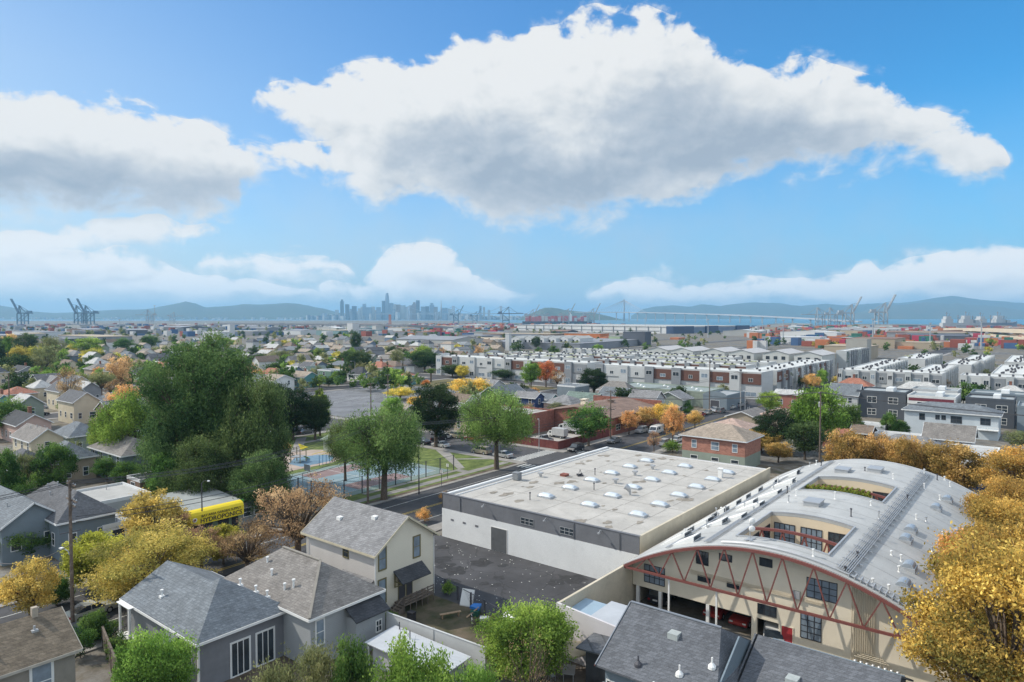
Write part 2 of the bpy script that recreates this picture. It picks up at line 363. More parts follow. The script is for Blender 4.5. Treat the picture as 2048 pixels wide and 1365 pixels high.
def leafmat(name, sat=1.0, trans=0.45):
    m = bpy.data.materials.new(name); m.use_nodes = True; t = NT(m.node_tree); MATS[name] = m
    nd = m.node_tree.nodes; nd.remove(nd['Principled BSDF']); out = nd['Material Output']
    at = t.n('ShaderNodeAttribute', attribute_name='leaf_colour')
    oi = t.n('ShaderNodeObjectInfo'); hs = t.n('ShaderNodeHueSaturation')
    t.l(at.outputs['Color'], hs.inputs['Color'])
    t.l(t.rng(oi.outputs['Random'], 0, 1, 0.485, 0.515), hs.inputs['Hue']); t.l(t.rng(t.m('FRACT', t.m('MULTIPLY', oi.outputs['Random'], 7.31)), 0, 1, 1.75, 2.35), hs.inputs['Value'])
    hs.inputs['Saturation'].default_value = sat * 0.95
    d = t.n('ShaderNodeBsdfDiffuse'); tr = t.n('ShaderNodeBsdfTranslucent'); mx = t.n('ShaderNodeMixShader')
    t.l(hs.outputs[0], d.inputs[0]); t.l(hs.outputs[0], tr.inputs[0]); mx.inputs[0].default_value = trans
    t.l(d.outputs[0], mx.inputs[1]); t.l(tr.outputs[0], mx.inputs[2])
    gl = t.n('ShaderNodeBsdfGlossy'); gl.inputs['Roughness'].default_value = 0.45; gl.inputs[0].default_value = (1, 1, 1, 1)
    m2 = t.n('ShaderNodeMixShader'); m2.inputs[0].default_value = 0.0; t.l(mx.outputs[0], m2.inputs[1]); t.l(gl.outputs[0], m2.inputs[2])
    t.l(m2.outputs[0], out.inputs[0]); return m
LEAF = leafmat('leaf'); BARK = mat('bark', (.11, .085, .065), 0.95, 0.35, 6, bump=0.6, bscale=20)
GLASS = mat('glass', (.035, .045, .055), 0.12, 0.4, 0.7, spec=0.8)
GLASS2 = mat('glass_pale', (.20, .25, .30), 0.15, 0.3, 0.7, spec=0.8)
WHITE = paint('white_paint', (.72, .72, .70)); TRIM = paint('trim_paint', (.66, .67, .67))
OLIVE = paint('olive_paint', (.16, .14, .07)); BLACK = paint('black', (.03, .03, .035)); DARKM = paint('dark_metal', (.07, .07, .08), rough=.5)
GALV = paint('galvanised', (.42, .43, .44), rough=.45, metal=.4); RUST = paint('red_oxide', (.185, .065, .055)); CONC = mat('concrete', (.36, .34, .31), .9, .15, .7, bump=.15)
# ---------------------------------------------------------------- trees
def np_mesh(name, V, Q, mats, cols=None, mi=None):
    me = bpy.data.meshes.new(name); me.vertices.add(len(V)); me.vertices.foreach_set('co', V.astype(np.float32).ravel())
    k = Q.shape[1]; me.loops.add(Q.size); me.polygons.add(len(Q))
    me.loops.foreach_set('vertex_index', Q.astype(np.int32).ravel())
    me.polygons.foreach_set('loop_start', np.arange(0, Q.size, k, dtype=np.int32))
    me.polygons.foreach_set('loop_total', np.full(len(Q), k, dtype=np.int32))
    for m in mats: me.materials.append(m)
    if cols is not None:
        a = me.color_attributes.new('leaf_colour', 'FLOAT_COLOR', 'CORNER')
        a.data.foreach_set('color', np.repeat(np.c_[cols, np.ones(len(cols))], k, axis=0).astype(np.float32).ravel())
    me.update(calc_edges=True); me.validate(); return me
def leaves(rs, centres, size, flat=0.0, hang=0.0):
    n = len(centres); a = rs.normal(size=(n, 3)); a[:, 2] *= (1 - flat); 
    if hang: a[:, 2] -= hang * 2.0
    a /= np.linalg.norm(a, axis=1)[:, None] + 1e-9
    b = rs.normal(size=(n, 3)); b -= (b * a).sum(1)[:, None] * a; b /= np.linalg.norm(b, axis=1)[:, None] + 1e-9
    s = size * rs.uniform(0.6, 1.4, size=(n, 1)); w = s * (0.55 if not hang else 0.35)
    V = np.stack([centres - a * s, centres - b * w, centres + a * s, centres + b * w], 1).reshape(-1, 3)
    return V, np.arange(n * 4).reshape(-1, 4)
def crown(seed, h, r, base, nlobe, lr, nleaf, leaf, pal, shape='round', hang=0.0, fill=0.25, clump=0.16, flat=0.0):
    """V,Q,colours of a crown of height h, radius r, whose underside is at base; lobes of radius lr*r"""
    rs = np.random.RandomState(seed); L = []; t = 0
    while len(L) < nlobe and t < nlobe * 60:
        t += 1; d = rs.normal(size=3); d /= np.linalg.norm(d); q = rs.uniform(0.35, 1.0) ** 0.5
        z = d[2] * q
        if shape == 'round': rad = 1.0
        elif shape == 'cone': rad = max(0.12, 1.0 - 0.95 * (z + 1) / 2)
        elif shape == 'dome': rad = 1.0 if z > -0.5 else 0.7; 
        elif shape == 'vase': rad = 0.45 + 0.55 * (z + 1) / 2
        elif shape == 'umbrella': rad = 1.0; z = 0.55 + 0.35 * z
        if shape == 'cone': p = np.array([d[0] * rad, d[1] * rad, z])
        else: p = np.array([d[0] * q * rad, d[1] * q * rad, z])
        w = lr * rs.uniform(0.65, 1.25) * (rad if shape == 'cone' else 1)
        p[:2] *= (1 - w * 0.75); p[2] *= (1 - w * 0.5)
        if all(np.linalg.norm((p - a[0]) * [1, 1, (h - base) / (2 * r)]) > 0.55 * (w + a[1]) * 0.8 for a in L) or t > nlobe * 30: L.append((p, w))
    hz = (h - base) / 2; cz = base + hz
    pal = np.array(pal, float); V = []; K = []
    cent = []
    wts = np.array([w ** 2 for _, w in L]); wts = wts / wts.sum()
    for (p, w), ww in zip(L, wts):
        cnt = max(4, int(nleaf * ww)); ncl = max(2, int(cnt * clump / 4))
        c = np.array([p[0] * r, p[1] * r, cz + p[2] * hz]); cent.append(c); R_ = w * r
        d = rs.normal(size=(ncl, 3)); d /= np.linalg.norm(d, axis=1)[:, None]; d[:, 2] = np.where(d[:, 2] < -0.2, d[:, 2] * 0.55, d[:, 2])
        rr = R_ * (rs.uniform(fill, 1.08, size=(ncl, 1)) ** 0.55)
        cc = c + d * rr * np.array([1, 1, 0.85])
        if hang: cc[:, 2] -= hang * R_ * rs.uniform(0, 1.2, ncl)
        # clump colour: lobe tone + clump tone
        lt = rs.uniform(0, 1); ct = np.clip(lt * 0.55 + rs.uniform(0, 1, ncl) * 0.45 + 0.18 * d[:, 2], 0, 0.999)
        ix = np.repeat(np.arange(ncl), max(1, cnt // ncl))
        sp = R_ * 0.20 + leaf * 0.6
        off = rs.normal(size=(len(ix), 3)) * sp * np.array([1, 1, 0.7 + 1.6 * hang])
        V.append(cc[ix] + off); K.append(ct[ix])
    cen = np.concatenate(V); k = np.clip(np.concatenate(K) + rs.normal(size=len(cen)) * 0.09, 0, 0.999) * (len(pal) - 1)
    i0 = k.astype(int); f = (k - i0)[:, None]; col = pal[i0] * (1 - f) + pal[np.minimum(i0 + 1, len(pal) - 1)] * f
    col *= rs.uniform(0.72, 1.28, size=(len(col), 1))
    keep = cen[:, 2] > 0.25
    V, Q = leaves(rs, cen[keep], leaf, flat, hang); return V, Q, col[keep], cent
def make_tree(seed, h, r, base, nlobe, lr, nleaf, leaf, pal, trunk=0.25, fork=0.4, bark=None, tname='deciduous_tree', nbr=None, **k):
    """prototype at the origin: Empty > trunk, crown"""
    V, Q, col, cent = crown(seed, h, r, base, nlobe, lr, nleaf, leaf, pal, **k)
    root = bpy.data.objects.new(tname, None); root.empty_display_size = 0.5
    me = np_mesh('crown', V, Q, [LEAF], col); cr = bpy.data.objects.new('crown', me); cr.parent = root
    b = MB(); rr = random.Random(seed); fz = base + (h - base) * fork * 0.3 if base > 1 else h * 0.25
    lean = (rr.uniform(-.03, .03) * h, rr.uniform(-.03, .03) * h)
    top = Vector((lean[0], lean[1], fz))
    b.tube([(0, 0, -0.2), (0, 0, 0.3), (lean[0] * .4, lean[1] * .4, fz * 0.5), top], [trunk * 1.5, trunk * 1.1, trunk * 0.9, trunk * 0.8], 8)
    cl = sorted(cent, key=lambda c: -c[2])[:nbr or len(cent)]
    for c in cl:
        c = Vector(c); mid = top.lerp(c, 0.5) + Vector((0, 0, (c - top).length * 0.08))
        tr = trunk * 0.42
        b.tube([top - Vector((0, 0, 0.2)), mid, c], [tr, tr * 0.6, tr * 0.15], 5)
        for q in range(3):
            e = c + Vector((rr.gauss(0, 1), rr.gauss(0, 1), abs(rr.gauss(0, 1)))) * r * lr * 0.5
            b.tube([mid.lerp(c, rr.random()), e], [tr * 0.35, tr * 0.08], 4, cap=False)
    me2 = bpy.data.meshes.new('trunk'); me2.from_pydata(b.v, [], b.f); me2.materials.append(bark or BARK)
    me2.polygons.foreach_set('use_smooth', [True] * len(b.f))
    tk = bpy.data.objects.new('trunk', me2); tk.parent = root
    root['H'] = h; root['R'] = r
    return root, cr, tk
PROTO = {}
def proto(key, **k): PROTO[key] = k
def get_proto(key):
    p = PROTO[key]
    if isinstance(p, dict): p = make_tree(**p); PROTO[key] = p
    return p
def plant(key, x, y, h, w, label, cat='tree', group=None, z=0.0, rz=None, name=None):
    """a tree of its own, h metres tall and w metres wide"""
    r0, c0, t0 = get_proto(key)
    o = r0.copy(); C.objects.link(o); o.location = (x, y, z)
    if name: o.name = name
    rz = rnd.uniform(0, 6.28) if rz is None else rz
    o.rotation_euler = (0, 0, rz); sx_ = w / (2 * r0['R']); o.scale = (sx_, sx_ * rnd.uniform(.92, 1.08), h / r0['H'])
    for c in (c0, t0):
        q = c.copy(); C.objects.link(q); q.parent = o
    for kk in ('H', 'R'):
        if kk in o: del o[kk]
    tag(o, label, cat, group); return o
def T(key, px, py, top, wpx, label, d=None, group=None, **k):
    """plant where the photo shows it: foot at (px, py) (or at distance d), top row, width in pixels"""
    if d is None: x, y, _ = P(px, py); d = dist(x, y)
    else: x, y = PD(px, d)
    return plant(key, x, y, zat(top, d), wpx * d / F, label, group=group, **k)
G1 = [(.012,.030,.008),(.03,.065,.015),(.06,.11,.025),(.11,.17,.035)]
G2 = [(.03,.06,.012),(.07,.12,.02),(.13,.20,.03),(.20,.27,.05)]
G3 = [(.010,.022,.010),(.018,.036,.014),(.035,.060,.020),(.06,.09,.03)]
OL = [(.05,.06,.025),(.09,.10,.04),(.14,.15,.06),(.20,.20,.09)]
YE = [(.10,.10,.02),(.20,.185,.03),(.30,.27,.04),(.40,.35,.06)]
GO = [(.10,.10,.02),(.22,.18,.03),(.38,.28,.045),(.52,.38,.08)]
OR = [(.10,.08,.03),(.24,.15,.05),(.38,.23,.075),(.52,.33,.12)]
BR = [(.08,.055,.035),(.17,.11,.06),(.28,.18,.09),(.40,.28,.15)]
RE = [(.10,.07,.02),(.25,.10,.03),(.40,.13,.04),(.48,.20,.06)]
PK = [(.20,.13,.06),(.38,.25,.11),(.52,.36,.18)]
proto('round_green', seed=1, h=10, r=5, base=2.5, nlobe=26, lr=.36, nleaf=9000, leaf=.19, pal=G1)
proto('round_lime', seed=2, h=9, r=4.5, base=2.2, nlobe=22, lr=.36, nleaf=8000, leaf=.19, pal=G2)
proto('dark', seed=3, h=12, r=5, base=2, nlobe=26, lr=.36, nleaf=9000, leaf=.2, pal=G3, tname='evergreen_tree')
proto('olive', seed=4, h=10, r=5, base=2.5, nlobe=24, lr=.34, nleaf=6000, leaf=.17, pal=OL, fill=.1)
proto('yellow', seed=5, h=8, r=4, base=1.8, nlobe=22, lr=.36, nleaf=7000, leaf=.17, pal=YE)
proto('orange', seed=6, h=9, r=4, base=2.2, nlobe=24, lr=.34, nleaf=7000, leaf=.17, pal=OR)
proto('golden', seed=7, h=8, r=4, base=2, nlobe=22, lr=.36, nleaf=7000, leaf=.16, pal=GO)
proto('brown', seed=8, h=9, r=4.5, base=2, nlobe=26, lr=.3, nleaf=4200, leaf=.13, pal=BR, fill=.05)
proto('red', seed=9, h=9, r=4, base=2, nlobe=22, lr=.36, nleaf=7000, leaf=.17, pal=RE)
proto('peach', seed=10, h=9, r=4.5, base=1.5, nlobe=24, lr=.34, nleaf=8000, leaf=.15, pal=PK)
proto('cypress', seed=11, h=12, r=2, base=.6, nlobe=26, lr=.5, nleaf=5000, leaf=.17, pal=G3, shape='cone', tname='cypress_tree')
proto('cone_green', seed=12, h=10, r=4, base=1.2, nlobe=34, lr=.4, nleaf=8000, leaf=.18, pal=G2, shape='cone')
proto('umbrella', seed=13, h=9, r=5, base=4.5, nlobe=20, lr=.3, nleaf=5000, leaf=.16, pal=OL, shape='umbrella', tname='umbrella_tree')
proto('shrub', seed=14, h=3, r=2, base=.2, nlobe=14, lr=.42, nleaf=3500, leaf=.1, pal=G1, trunk=.06, tname='shrub')
proto('shrub_lime', seed=15, h=3, r=2, base=.2, nlobe=14, lr=.42, nleaf=3500, leaf=.1, pal=G2, trunk=.06, tname='shrub')
proto('shrub_rust', seed=16, h=3, r=2, base=.2, nlobe=14, lr=.42, nleaf=3500, leaf=.1, pal=OR, trunk=.06, tname='shrub')
FAR = {'far_green': G1, 'far_lime': G2, 'far_dark': G3, 'far_olive': OL, 'far_yellow': YE, 'far_orange': OR, 'far_brown': BR}
for i, (k_, p_) in enumerate(FAR.items()):
    proto(k_, seed=30 + i, h=10, r=5, base=1.6, nlobe=14, lr=.42, nleaf=1500, leaf=.42, pal=p_, nbr=5)
def palm_proto(seed, h, n, L, pal):
    rs = np.random.RandomState(seed); V = []; K = []
    root = bpy.data.objects.new('palm_tree', None); b = MB()
    for i in range(n):
        a = rs.uniform(0, 6.28); e = rs.uniform(-0.9, 1.2); p = np.array([0, 0, h]); st = L / 7
        for s in range(7):
            e2 = e - s * 0.28; q = p + st * np.array([math.cos(a) * math.cos(e2), math.sin(a) * math.cos(e2), math.sin(e2)])
            side = np.array([-math.sin(a), math.cos(a), 0]) * (0.22 * L * (1 - abs(s - 2.5) / 5.5))
            for sg in (-1, 1):
                for m in range(3):
                    o_ = p + (q - p) * (m / 3); t_ = o_ + sg * side * rs.uniform(.8, 1.1) + (q - p) * 0.8 + [0, 0, -abs(side).sum() * .35]
                    w_ = (q - p) * 0.16; V += [o_ - w_, o_ + w_, t_ + w_ * .3, t_ - w_ * .3]; K.append(pal[rs.randint(len(pal))])
            p = q
    V = np.array(V); Q = np.arange(len(V)).reshape(-1, 4)
    me = np_mesh('crown', V, Q, [LEAF], np.array(K)); cr = bpy.data.objects.new('crown', me); cr.parent = root
    b.tube([(0, 0, -.2), (0, 0, h * .4), (0, 0, h)], [.32, .24, .2], 8)
    me2 = bpy.data.meshes.new('trunk'); me2.from_pydata(b.v, [], b.f); me2.materials.append(BARK)
    tk = bpy.data.objects.new('trunk', me2); tk.parent = root; root['H'] = h + L * .7; root['R'] = L * .8
    return root, cr, tk
PROTO['palm'] = palm_proto(5, 8, 34, 2.6, G1); PROTO['fan_palm'] = palm_proto(6, 4, 36, 2.6, OL)
# ---------------------------------------------------------------- land, water, hills
def sheet(name, pts, z, m, kind='structure'):
    b = MB(); b.poly([(x, y, z) for x, y in pts]); return tag(b.build(name, m), kind=kind)
def rect(name, u0, u1, v0, v1, z, m, **k): return sheet(name, [(u0, v0), (u1, v0), (u1, v1), (u0, v1)], z, m, **k)
# ground colour: packed earth, dry grass, concrete yards
gm = bpy.data.materials.new('ground'); gm.use_nodes = True; t = NT(gm.node_tree); b = gm.node_tree.nodes['Principled BSDF']
pos = t.n('ShaderNodeTexCoord').outputs['Object']
big = t.noise(pos, 0.035, 6, 0.6); mid = t.noise(pos, 0.35, 5, 0.65); fine = t.noise(pos, 5, 3, 0.7)
c = t.ramp(mid, [(0.3, (.055, .065, .028)), (0.44, (.12, .095, .06)), (0.54, (.17, .15, .12)), (0.7, (.20, .19, .17))])
c2 = t.ramp(mid, [(0.35, (.07, .07, .07)), (0.6, (.15, .15, .145)), (0.75, (.24, .235, .22))])
c = t.mix(t.rng(big, 0.45, 0.6, 0, 1), c, c2)
vm_ = t.n('ShaderNodeVectorMath', operation='SCALE'); t.l(c, vm_.inputs[0]); t.l(t.rng(fine, .3, .7, .82, 1.18), vm_.inputs['Scale']); t.l(vm_.outputs[0], b.inputs['Base Color']); b.inputs['Roughness'].default_value = .95
ASPH = mat('asphalt', (.060, .060, .064), .85, .12, .5, kind='asphalt', bump=0.1); ASPH2 = mat('asphalt_old', (.075, .074, .076), .9, .15, .4, kind='asphalt')
WALK = mat('sidewalk', (.27, .255, .235), .9, .16, .6); LINE = mat('road_paint', (.55, .55, .52), .8, .2, 3); LINEY = mat('road_paint_yellow', (.5, .36, .08), .8, .2, 3)
GRASS = mat('grass', (.085, .13, .03), .95, .35, .5, col2=(.17, .21, .06)); DRY = mat('dry_grass', (.20, .16, .08), .95, .25, .5, col2=(.10, .10, .04))
DIRT = mat('dirt', (.10, .075, .055), .95, .3, .7, col2=(.17, .135, .10))
# shoreline as seen from the roofs: land ends here, bay beyond
shore = [(-60, 642.2), (300, 641.6), (700, 641.2), (960, 641.6), (1000, 645), (1100, 649), (1240, 652), (1420, 654.5), (1600, 654.5), (1640, 650), (1800, 648.5), (1940, 651), (1985, 660), (2060, 665), (2200, 668)]
sh = [P(x, y)[:2] for x, y in shore]
land = [(-600, -600)] + [(-2500, 6500)] + sh + [(3000, -1500)]
b = MB(); n = len(land); b.poly([(x, y, 0) for x, y in land][::-1]); 
for i in range(n):
    a, c_ = land[i], land[(i + 1) % n]; b.poly([(a[0], a[1], 0), (c_[0], c_[1], 0), (c_[0], c_[1], -4), (a[0], a[1], -4)])
tag(b.build('ground', gm), kind='structure')
wm = bpy.data.materials.new('water'); wm.use_nodes = True; t = NT(wm.node_tree); b = wm.node_tree.nodes['Principled BSDF']
b.inputs['Base Color'].default_value = (.03, .15, .23, 1); b.inputs['Roughness'].default_value = .35; b.inputs['Specular IOR Level'].default_value = .35
bp = t.n('ShaderNodeBump'); bp.inputs['Strength'].default_value = 0.6; bp.inputs['Distance'].default_value = 1.0
t.l(t.noise(t.n('ShaderNodeTexCoord').outputs['Object'], .08, 5, .6), bp.inputs['Height']); t.l(bp.outputs[0], b.inputs['Normal'])
rect('water', -5000, 26000, -5000, 26000, -1.5, wm)
# hills: ridge rows in the photo at their real distance
HILLM = mat('hill_grass', (.075, .085, .045), .95, .3, .002, col2=(.04, .065, .035)); 
def ridge(name, pts, d, depth, m, seed=0, rough=0.05, step=4):
    rs = np.random.RandomState(seed); xs = np.arange(pts[0][0], pts[-1][0] + step, step); ys = np.interp(xs, [p[0] for p in pts], [p[1] for p in pts])
    b = MB(); nr = 15; V = []
    ph = rs.uniform(0, 6.28, (nr + 1, 12)); fr = np.array([2, 3.1, 4.7, 7, 11, 16, 23, 34, 50, 73, 100, 140])
    for j in range(nr + 1):
        q = j / nr; prof = math.sin(min(q / 0.62, 1) * PI / 2) ** 1.15 if q < .62 else 1 - ((q - .62) / .38) ** 2
        for i, (x, y) in enumerate(zip(xs, ys)):
            dd = d + (q - .62) * depth; hgt = max(zat(y, d) + 1.5, 0)
            s = i / len(xs); nz = sum(math.sin(6.28 * f_ * s * 1.3 + p_ + q * f_ * .35) / f_ ** .75 for f_, p_ in zip(fr, ph[0]))
            z = -1.6 + hgt * prof * (1 + rough * nz * (1.6 if q < .6 else .8)) 
            wx, wy = PD(x, dd); V.append((wx, wy, z))
    n = len(xs); b.v = V
    for j in range(nr):
        for i in range(n - 1):
            a = j * n + i; b.f.append((a, a + 1, a + n + 1, a + n)); b.m.append(0)
    return tag(b.build(name, m, smooth=True), kind='structure')
ridge('hill', [(-420,618),(-200,616),(0,613),(30,617),(70,624),(110,626),(180,623),(230,620),(290,619),(330,614),(355,609),(372,606),(392,609),(410,616),(440,614),(490,609),(520,609),(575,607),(590,608),(620,613),(650,618),(680,626),(760,632),(790,637)], 11500, 3600, HILLM, 1, .05)
ridge('hill_island', [(1034,640),(1050,632),(1068,624),(1088,617),(1108,616),(1130,620),(1155,623),(1185,626),(1215,632),(1245,640)], 7600, 900, mat('island_wood', (.06, .08, .045), .95, .4, .01), 2, .03)
ridge('hill_far', [(1262,632),(1285,618),(1310,613),(1345,611),(1380,614),(1400,610),(1440,613),(1470,608),(1505,605),(1540,607),(1600,613),(1650,608),(1690,611),(1740,607),(1800,606),(1850,600),(1890,596),(1940,599),(1990,602),(2048,606),(2300,612)], 14500, 4200, HILLM, 3, .04)
ridge('hill_near_headland', [(1690,634),(1730,622),(1780,615),(1830,606),(1856,602),(1900,608),(1960,612),(2010,616),(2048,621),(2120,624),(2300,628)], 11800, 1900, mat('headland_grass', (.13, .12, .06), .95, .3, .003, col2=(.05, .07, .035)), 4, .07)
# ---------------------------------------------------------------- streets
us = [-18, 111.5, 241, 371, 520, 680]; vs = [-12, 69.5, 150, 232, 315, 400, 490]; RW = 13
z = 0.02
b = MB()
for v in vs:
    ww = 15 if v == 69.5 else 11
    b.poly([(-120, v, z), (900, v, z), (900, v + ww, z), (-120, v + ww, z)])
tag(b.build('street', ASPH), kind='structure')
b = MB()
for u in us: b.poly([(u, -150, z + .006), (u + RW, -150, z + .006), (u + RW, 640, z + .006), (u, 640, z + .006)])
tag(b.build('cross_street', ASPH2), kind='structure')
# pavements with kerb: a ring round every block
b = MB()
for i, u in enumerate(us[:-1]):
    for j, v in enumerate(vs[:-1]):
        ww = 15 if v == 69.5 else 11
        x0, x1, y0, y1 = u + RW, us[i + 1], v + ww, vs[j + 1]
        if u == -18 and v == 69.5: b.box(x0, x1, y0, y0 + .9, 0, .12); b.box(x0, x1, y1 - 2.4, y1, 0, .12); b.box(x1 - 2.2, x1, y0 + .9, y1 - 2.4, 0, .12); continue
        w = 2.4
        b.box(x0, x1, y0, y0 + w, 0, .13); b.box(x0, x1, y1 - w, y1, 0, .13); b.box(x0, x0 + w, y0 + w, y1 - w, 0, .13); b.box(x1 - w, x1, y0 + w, y1 - w, 0, .13)
tag(b.build('pavement', WALK), kind='structure')
b = MB(); zz = z + .014
for du in range(-100, 105, 1): pass
for v in (76.7, 77.1):
    b.poly([(-100, v, zz), (109, v, zz), (109, v + .13, zz), (-100, v + .13, zz)], 1); b.poly([(127, v, zz), (238, v, zz), (238, v + .13, zz), (127, v + .13, zz)], 1)
for v in (72.4, 81.6): b.poly([(-100, v, zz), (107, v, zz), (107, v + .12, zz), (-100, v + .12, zz)], 0)
for k in range(14):   # zebra over the cross street, park side
    u = 111.9 + k * .93; b.poly([(u, 86.2, zz), (u + .5, 86.2, zz), (u + .5, 89.4, zz), (u, 89.4, zz)], 0)
for k in range(14):
    v = 70 + k * 1.05; b.poly([(107.2, v, zz), (110.4, v, zz), (110.4, v + .55, zz), (107.2, v + .55, zz)], 0); b.poly([(126, v, zz), (129, v, zz), (129, v + .55, zz), (126, v + .55, zz)], 0)
for k in range(26):   # parking bays in the big lot
    b.poly([(135 + k * 2.7, 222, zz + .02), (135.12 + k * 2.7, 222, zz + .02), (135.12 + k * 2.7, 227, zz + .02), (135 + k * 2.7, 227, zz + .02)], 0)
    b.poly([(135 + k * 2.7, 196, zz + .02), (135.12 + k * 2.7, 196, zz + .02), (135.12 + k * 2.7, 206, zz + .02), (135 + k * 2.7, 206, zz + .02)], 0)
lt = random.Random(4); q_ = MB()
for k in range(170):
    u_, v_ = lt.uniform(53.5, 66), lt.uniform(35.2, 65); s_ = lt.uniform(.03, .1); a_ = lt.uniform(0, 3); q_.poly([(u_ + s_ * math.cos(a_ + i * PI / 2) * lt.uniform(.6, 1.4), v_ + s_ * math.sin(a_ + i * PI / 2), .045 + k * .0001) for i in range(4)])
tag(q_.build('litter', LINE), kind='stuff')
q_ = MB()
for k in range(16):
    u_, v_, r_ = lt.uniform(54, 65), lt.uniform(36, 64), lt.uniform(.4, 1.6); q_.poly([(u_ + r_ * lt.uniform(.7, 1.3) * math.cos(i * PI / 7), v_ + r_ * lt.uniform(.5, 1.2) * math.sin(i * PI / 7), .033 + k * .0005) for i in range(14)])
for k in range(40):
    u_, v_, r_ = lt.uniform(0, 230), lt.uniform(70, 84), lt.uniform(.5, 1.8); q_.poly([(u_ + 2.2 * r_ * lt.uniform(.8, 1.2) * math.cos(i * PI / 7), v_ + .6 * r_ * lt.uniform(.7, 1.2) * math.sin(i * PI / 7), .0275 + k * .0001) for i in range(14)])
tag(q_.build('asphalt_patches', mat('oil_stain', (.035, .035, .037), .8, .3, 2)), kind='structure')
tag(b.build('road_markings', [LINE, LINEY]), kind='structure')
# ---------------------------------------------------------------- park
rect('park_grass', 66, 109.3, 85.6, 147.6, 0.03, GRASS); rect('park_dirt_verge', 66, 109.3, 85.45, 86.6, 0.045, DIRT)
COURT_G = mat('court_green', (.20, .26, .235), .85, .12, .3, kind='stain'); COURT_B = mat('court_blue', (.22, .31, .35), .85, .12, .3, kind='stain'); COURT_R = mat('court_red', (.23, .165, .16), .85, .15, .4)
b = MB()
def strip(x0, x1, y0, y1, zq=.05, m=0): b.poly([(x0, y0, zq), (x1, y0, zq), (x1, y1, zq), (x0, y1, zq)], m)
strip(66.5, 109, 87.4, 89.0); strip(74, 97, 90.6, 91.6, .055); strip(96.5, 98.2, 89, 91.6, .056)
b.poly([(98, 91.5, .052), (99.6, 91.2, .052), (111, 107, .052), (109, 108.6, .052)]); b.poly([(103, 100, .058), (104.6, 99, .058), (112, 92, .058), (110.6, 91, .058)])
b.poly([(95.5, 118, .053), (97, 116.5, .053), (110, 128, .053), (110, 130.4, .053)]); strip(95, 109, 139, 141.2, .051)
b.poly([(84, 128, .054), (86, 127, .054), (101, 146, .054), (98, 146, .054)])
tag(b.build('park_path', WALK), kind='structure')
b = MB(); strip(66.5, 96.5, 91.9, 113.5, .06, 0); strip(69, 94.3, 94, 111.6, .066, 1)
strip(75.5, 88, 94.2, 98.8, .072, 2); strip(75.5, 88, 106.6, 111.4, .072, 2)
for q in ((69, 94.3, 94, 94.12), (69, 94.3, 111.48, 111.6), (69, 69.12, 94, 111.6), (94.18, 94.3, 94, 111.6), (81.6, 81.72, 94, 111.6), (69, 94.3, 102.7, 102.82)): strip(*q, .078, 3)
tag(b.build('sport_court', [COURT_G, COURT_B, COURT_R, LINE]), kind='structure')
b = MB()
b.poly([(74, 116, .06), (86, 116, .06), (93, 119, .06), (96, 125, .06), (92, 131, .06), (82, 133, .06), (74, 128, .06)], 0)
b.poly([(80, 117.5, .066), (87, 117.5, .066), (91, 121, .066), (90, 125, .066), (84, 126, .066), (80, 122, .066)], 1)
tag(b.build('playground_surface', [mat('play_sand', (.38, .31, .26), .95, .15, .5), mat('play_blue', (.14, .23, .31), .8, .15, .5)]), kind='structure')
# far parking lot, its dry verge, corner yards
rect('parking_lot', 128.5, 206, 163, 229.5, 0.04, mat('asphalt_pale', (.155, .16, .17), .9, .12, .25, kind='asphalt'))
rect('dry_verge', 206, 238.6, 163, 229.6, 0.035, DRY)
rect('asphalt_yard', 51.6, 66.6, 34.6, 67, 0.03, ASPH)
rect('back_yard_grass', 42.6, 51.6, 35.5, 52.2, 0.03, mat('yard_grass', (.055, .07, .022), .95, .4, .4, col2=(.13, .10, .07)))
rect('truck_yard', 127, 158, 88, 102, 0.04, CONC)
rect('side_yard', 15, 34, 34, 53, 0.03, DIRT); rect('patio_ground', 40.5, 49, 26, 34, 0.03, mat('patio_paving', (.16, .135, .11), .9, .2, 1.2))
# ---------------------------------------------------------------- building kit
def winset(parent, cx, z0, w, h, face, pos, frame=None, glass=None, nx=1, ny=2, proud=.05, fw_=.09, name='window'):
    """window in a wall. face: '-u' plane x=pos, centred y=cx ; '-v' plane y=pos, centred x=cx. coordinates local to parent"""
    frame = frame or TRIM; glass = glass or GLASS; s = -1
    def bx(b, a0, a1, z0, z1, p0, p1):
        lo, hi = sorted((pos + s * p0, pos + s * p1))
        if face == '-u': b.box(lo, hi, a0, a1, z0, z1)
        elif face == '+u': b.box(pos - s * p0 if 0 else min(pos + p0, pos + p1), max(pos + p0, pos + p1), a0, a1, z0, z1)
        else: b.box(a0, a1, lo, hi, z0, z1)
    b = MB(); a0, a1, z1 = cx - w / 2, cx + w / 2, z0 + h; f = fw_
    bx(b, a0 - f, a0, z0 - f, z1 + f, -.02, proud); bx(b, a1, a1 + f, z0 - f, z1 + f, -.02, proud)
    bx(b, a0, a1, z0 - f, z0, -.02, proud + .03); bx(b, a0, a1, z1, z1 + f, -.02, proud)
    g = .035
    for i in range(1, nx): q = a0 + w * i / nx; bx(b, q - g, q + g, z0, z1, .004, proud * .8)
    for i in range(1, ny): q = z0 + h * i / ny; bx(b, a0, a1, q - g, q + g, .006, proud * .7)
    o = b.build(name, frame, parent)
    c = MB(); bx(c, a0, a1, z0, z1, -.015, .014); c.build('pane', glass, o)
    return o
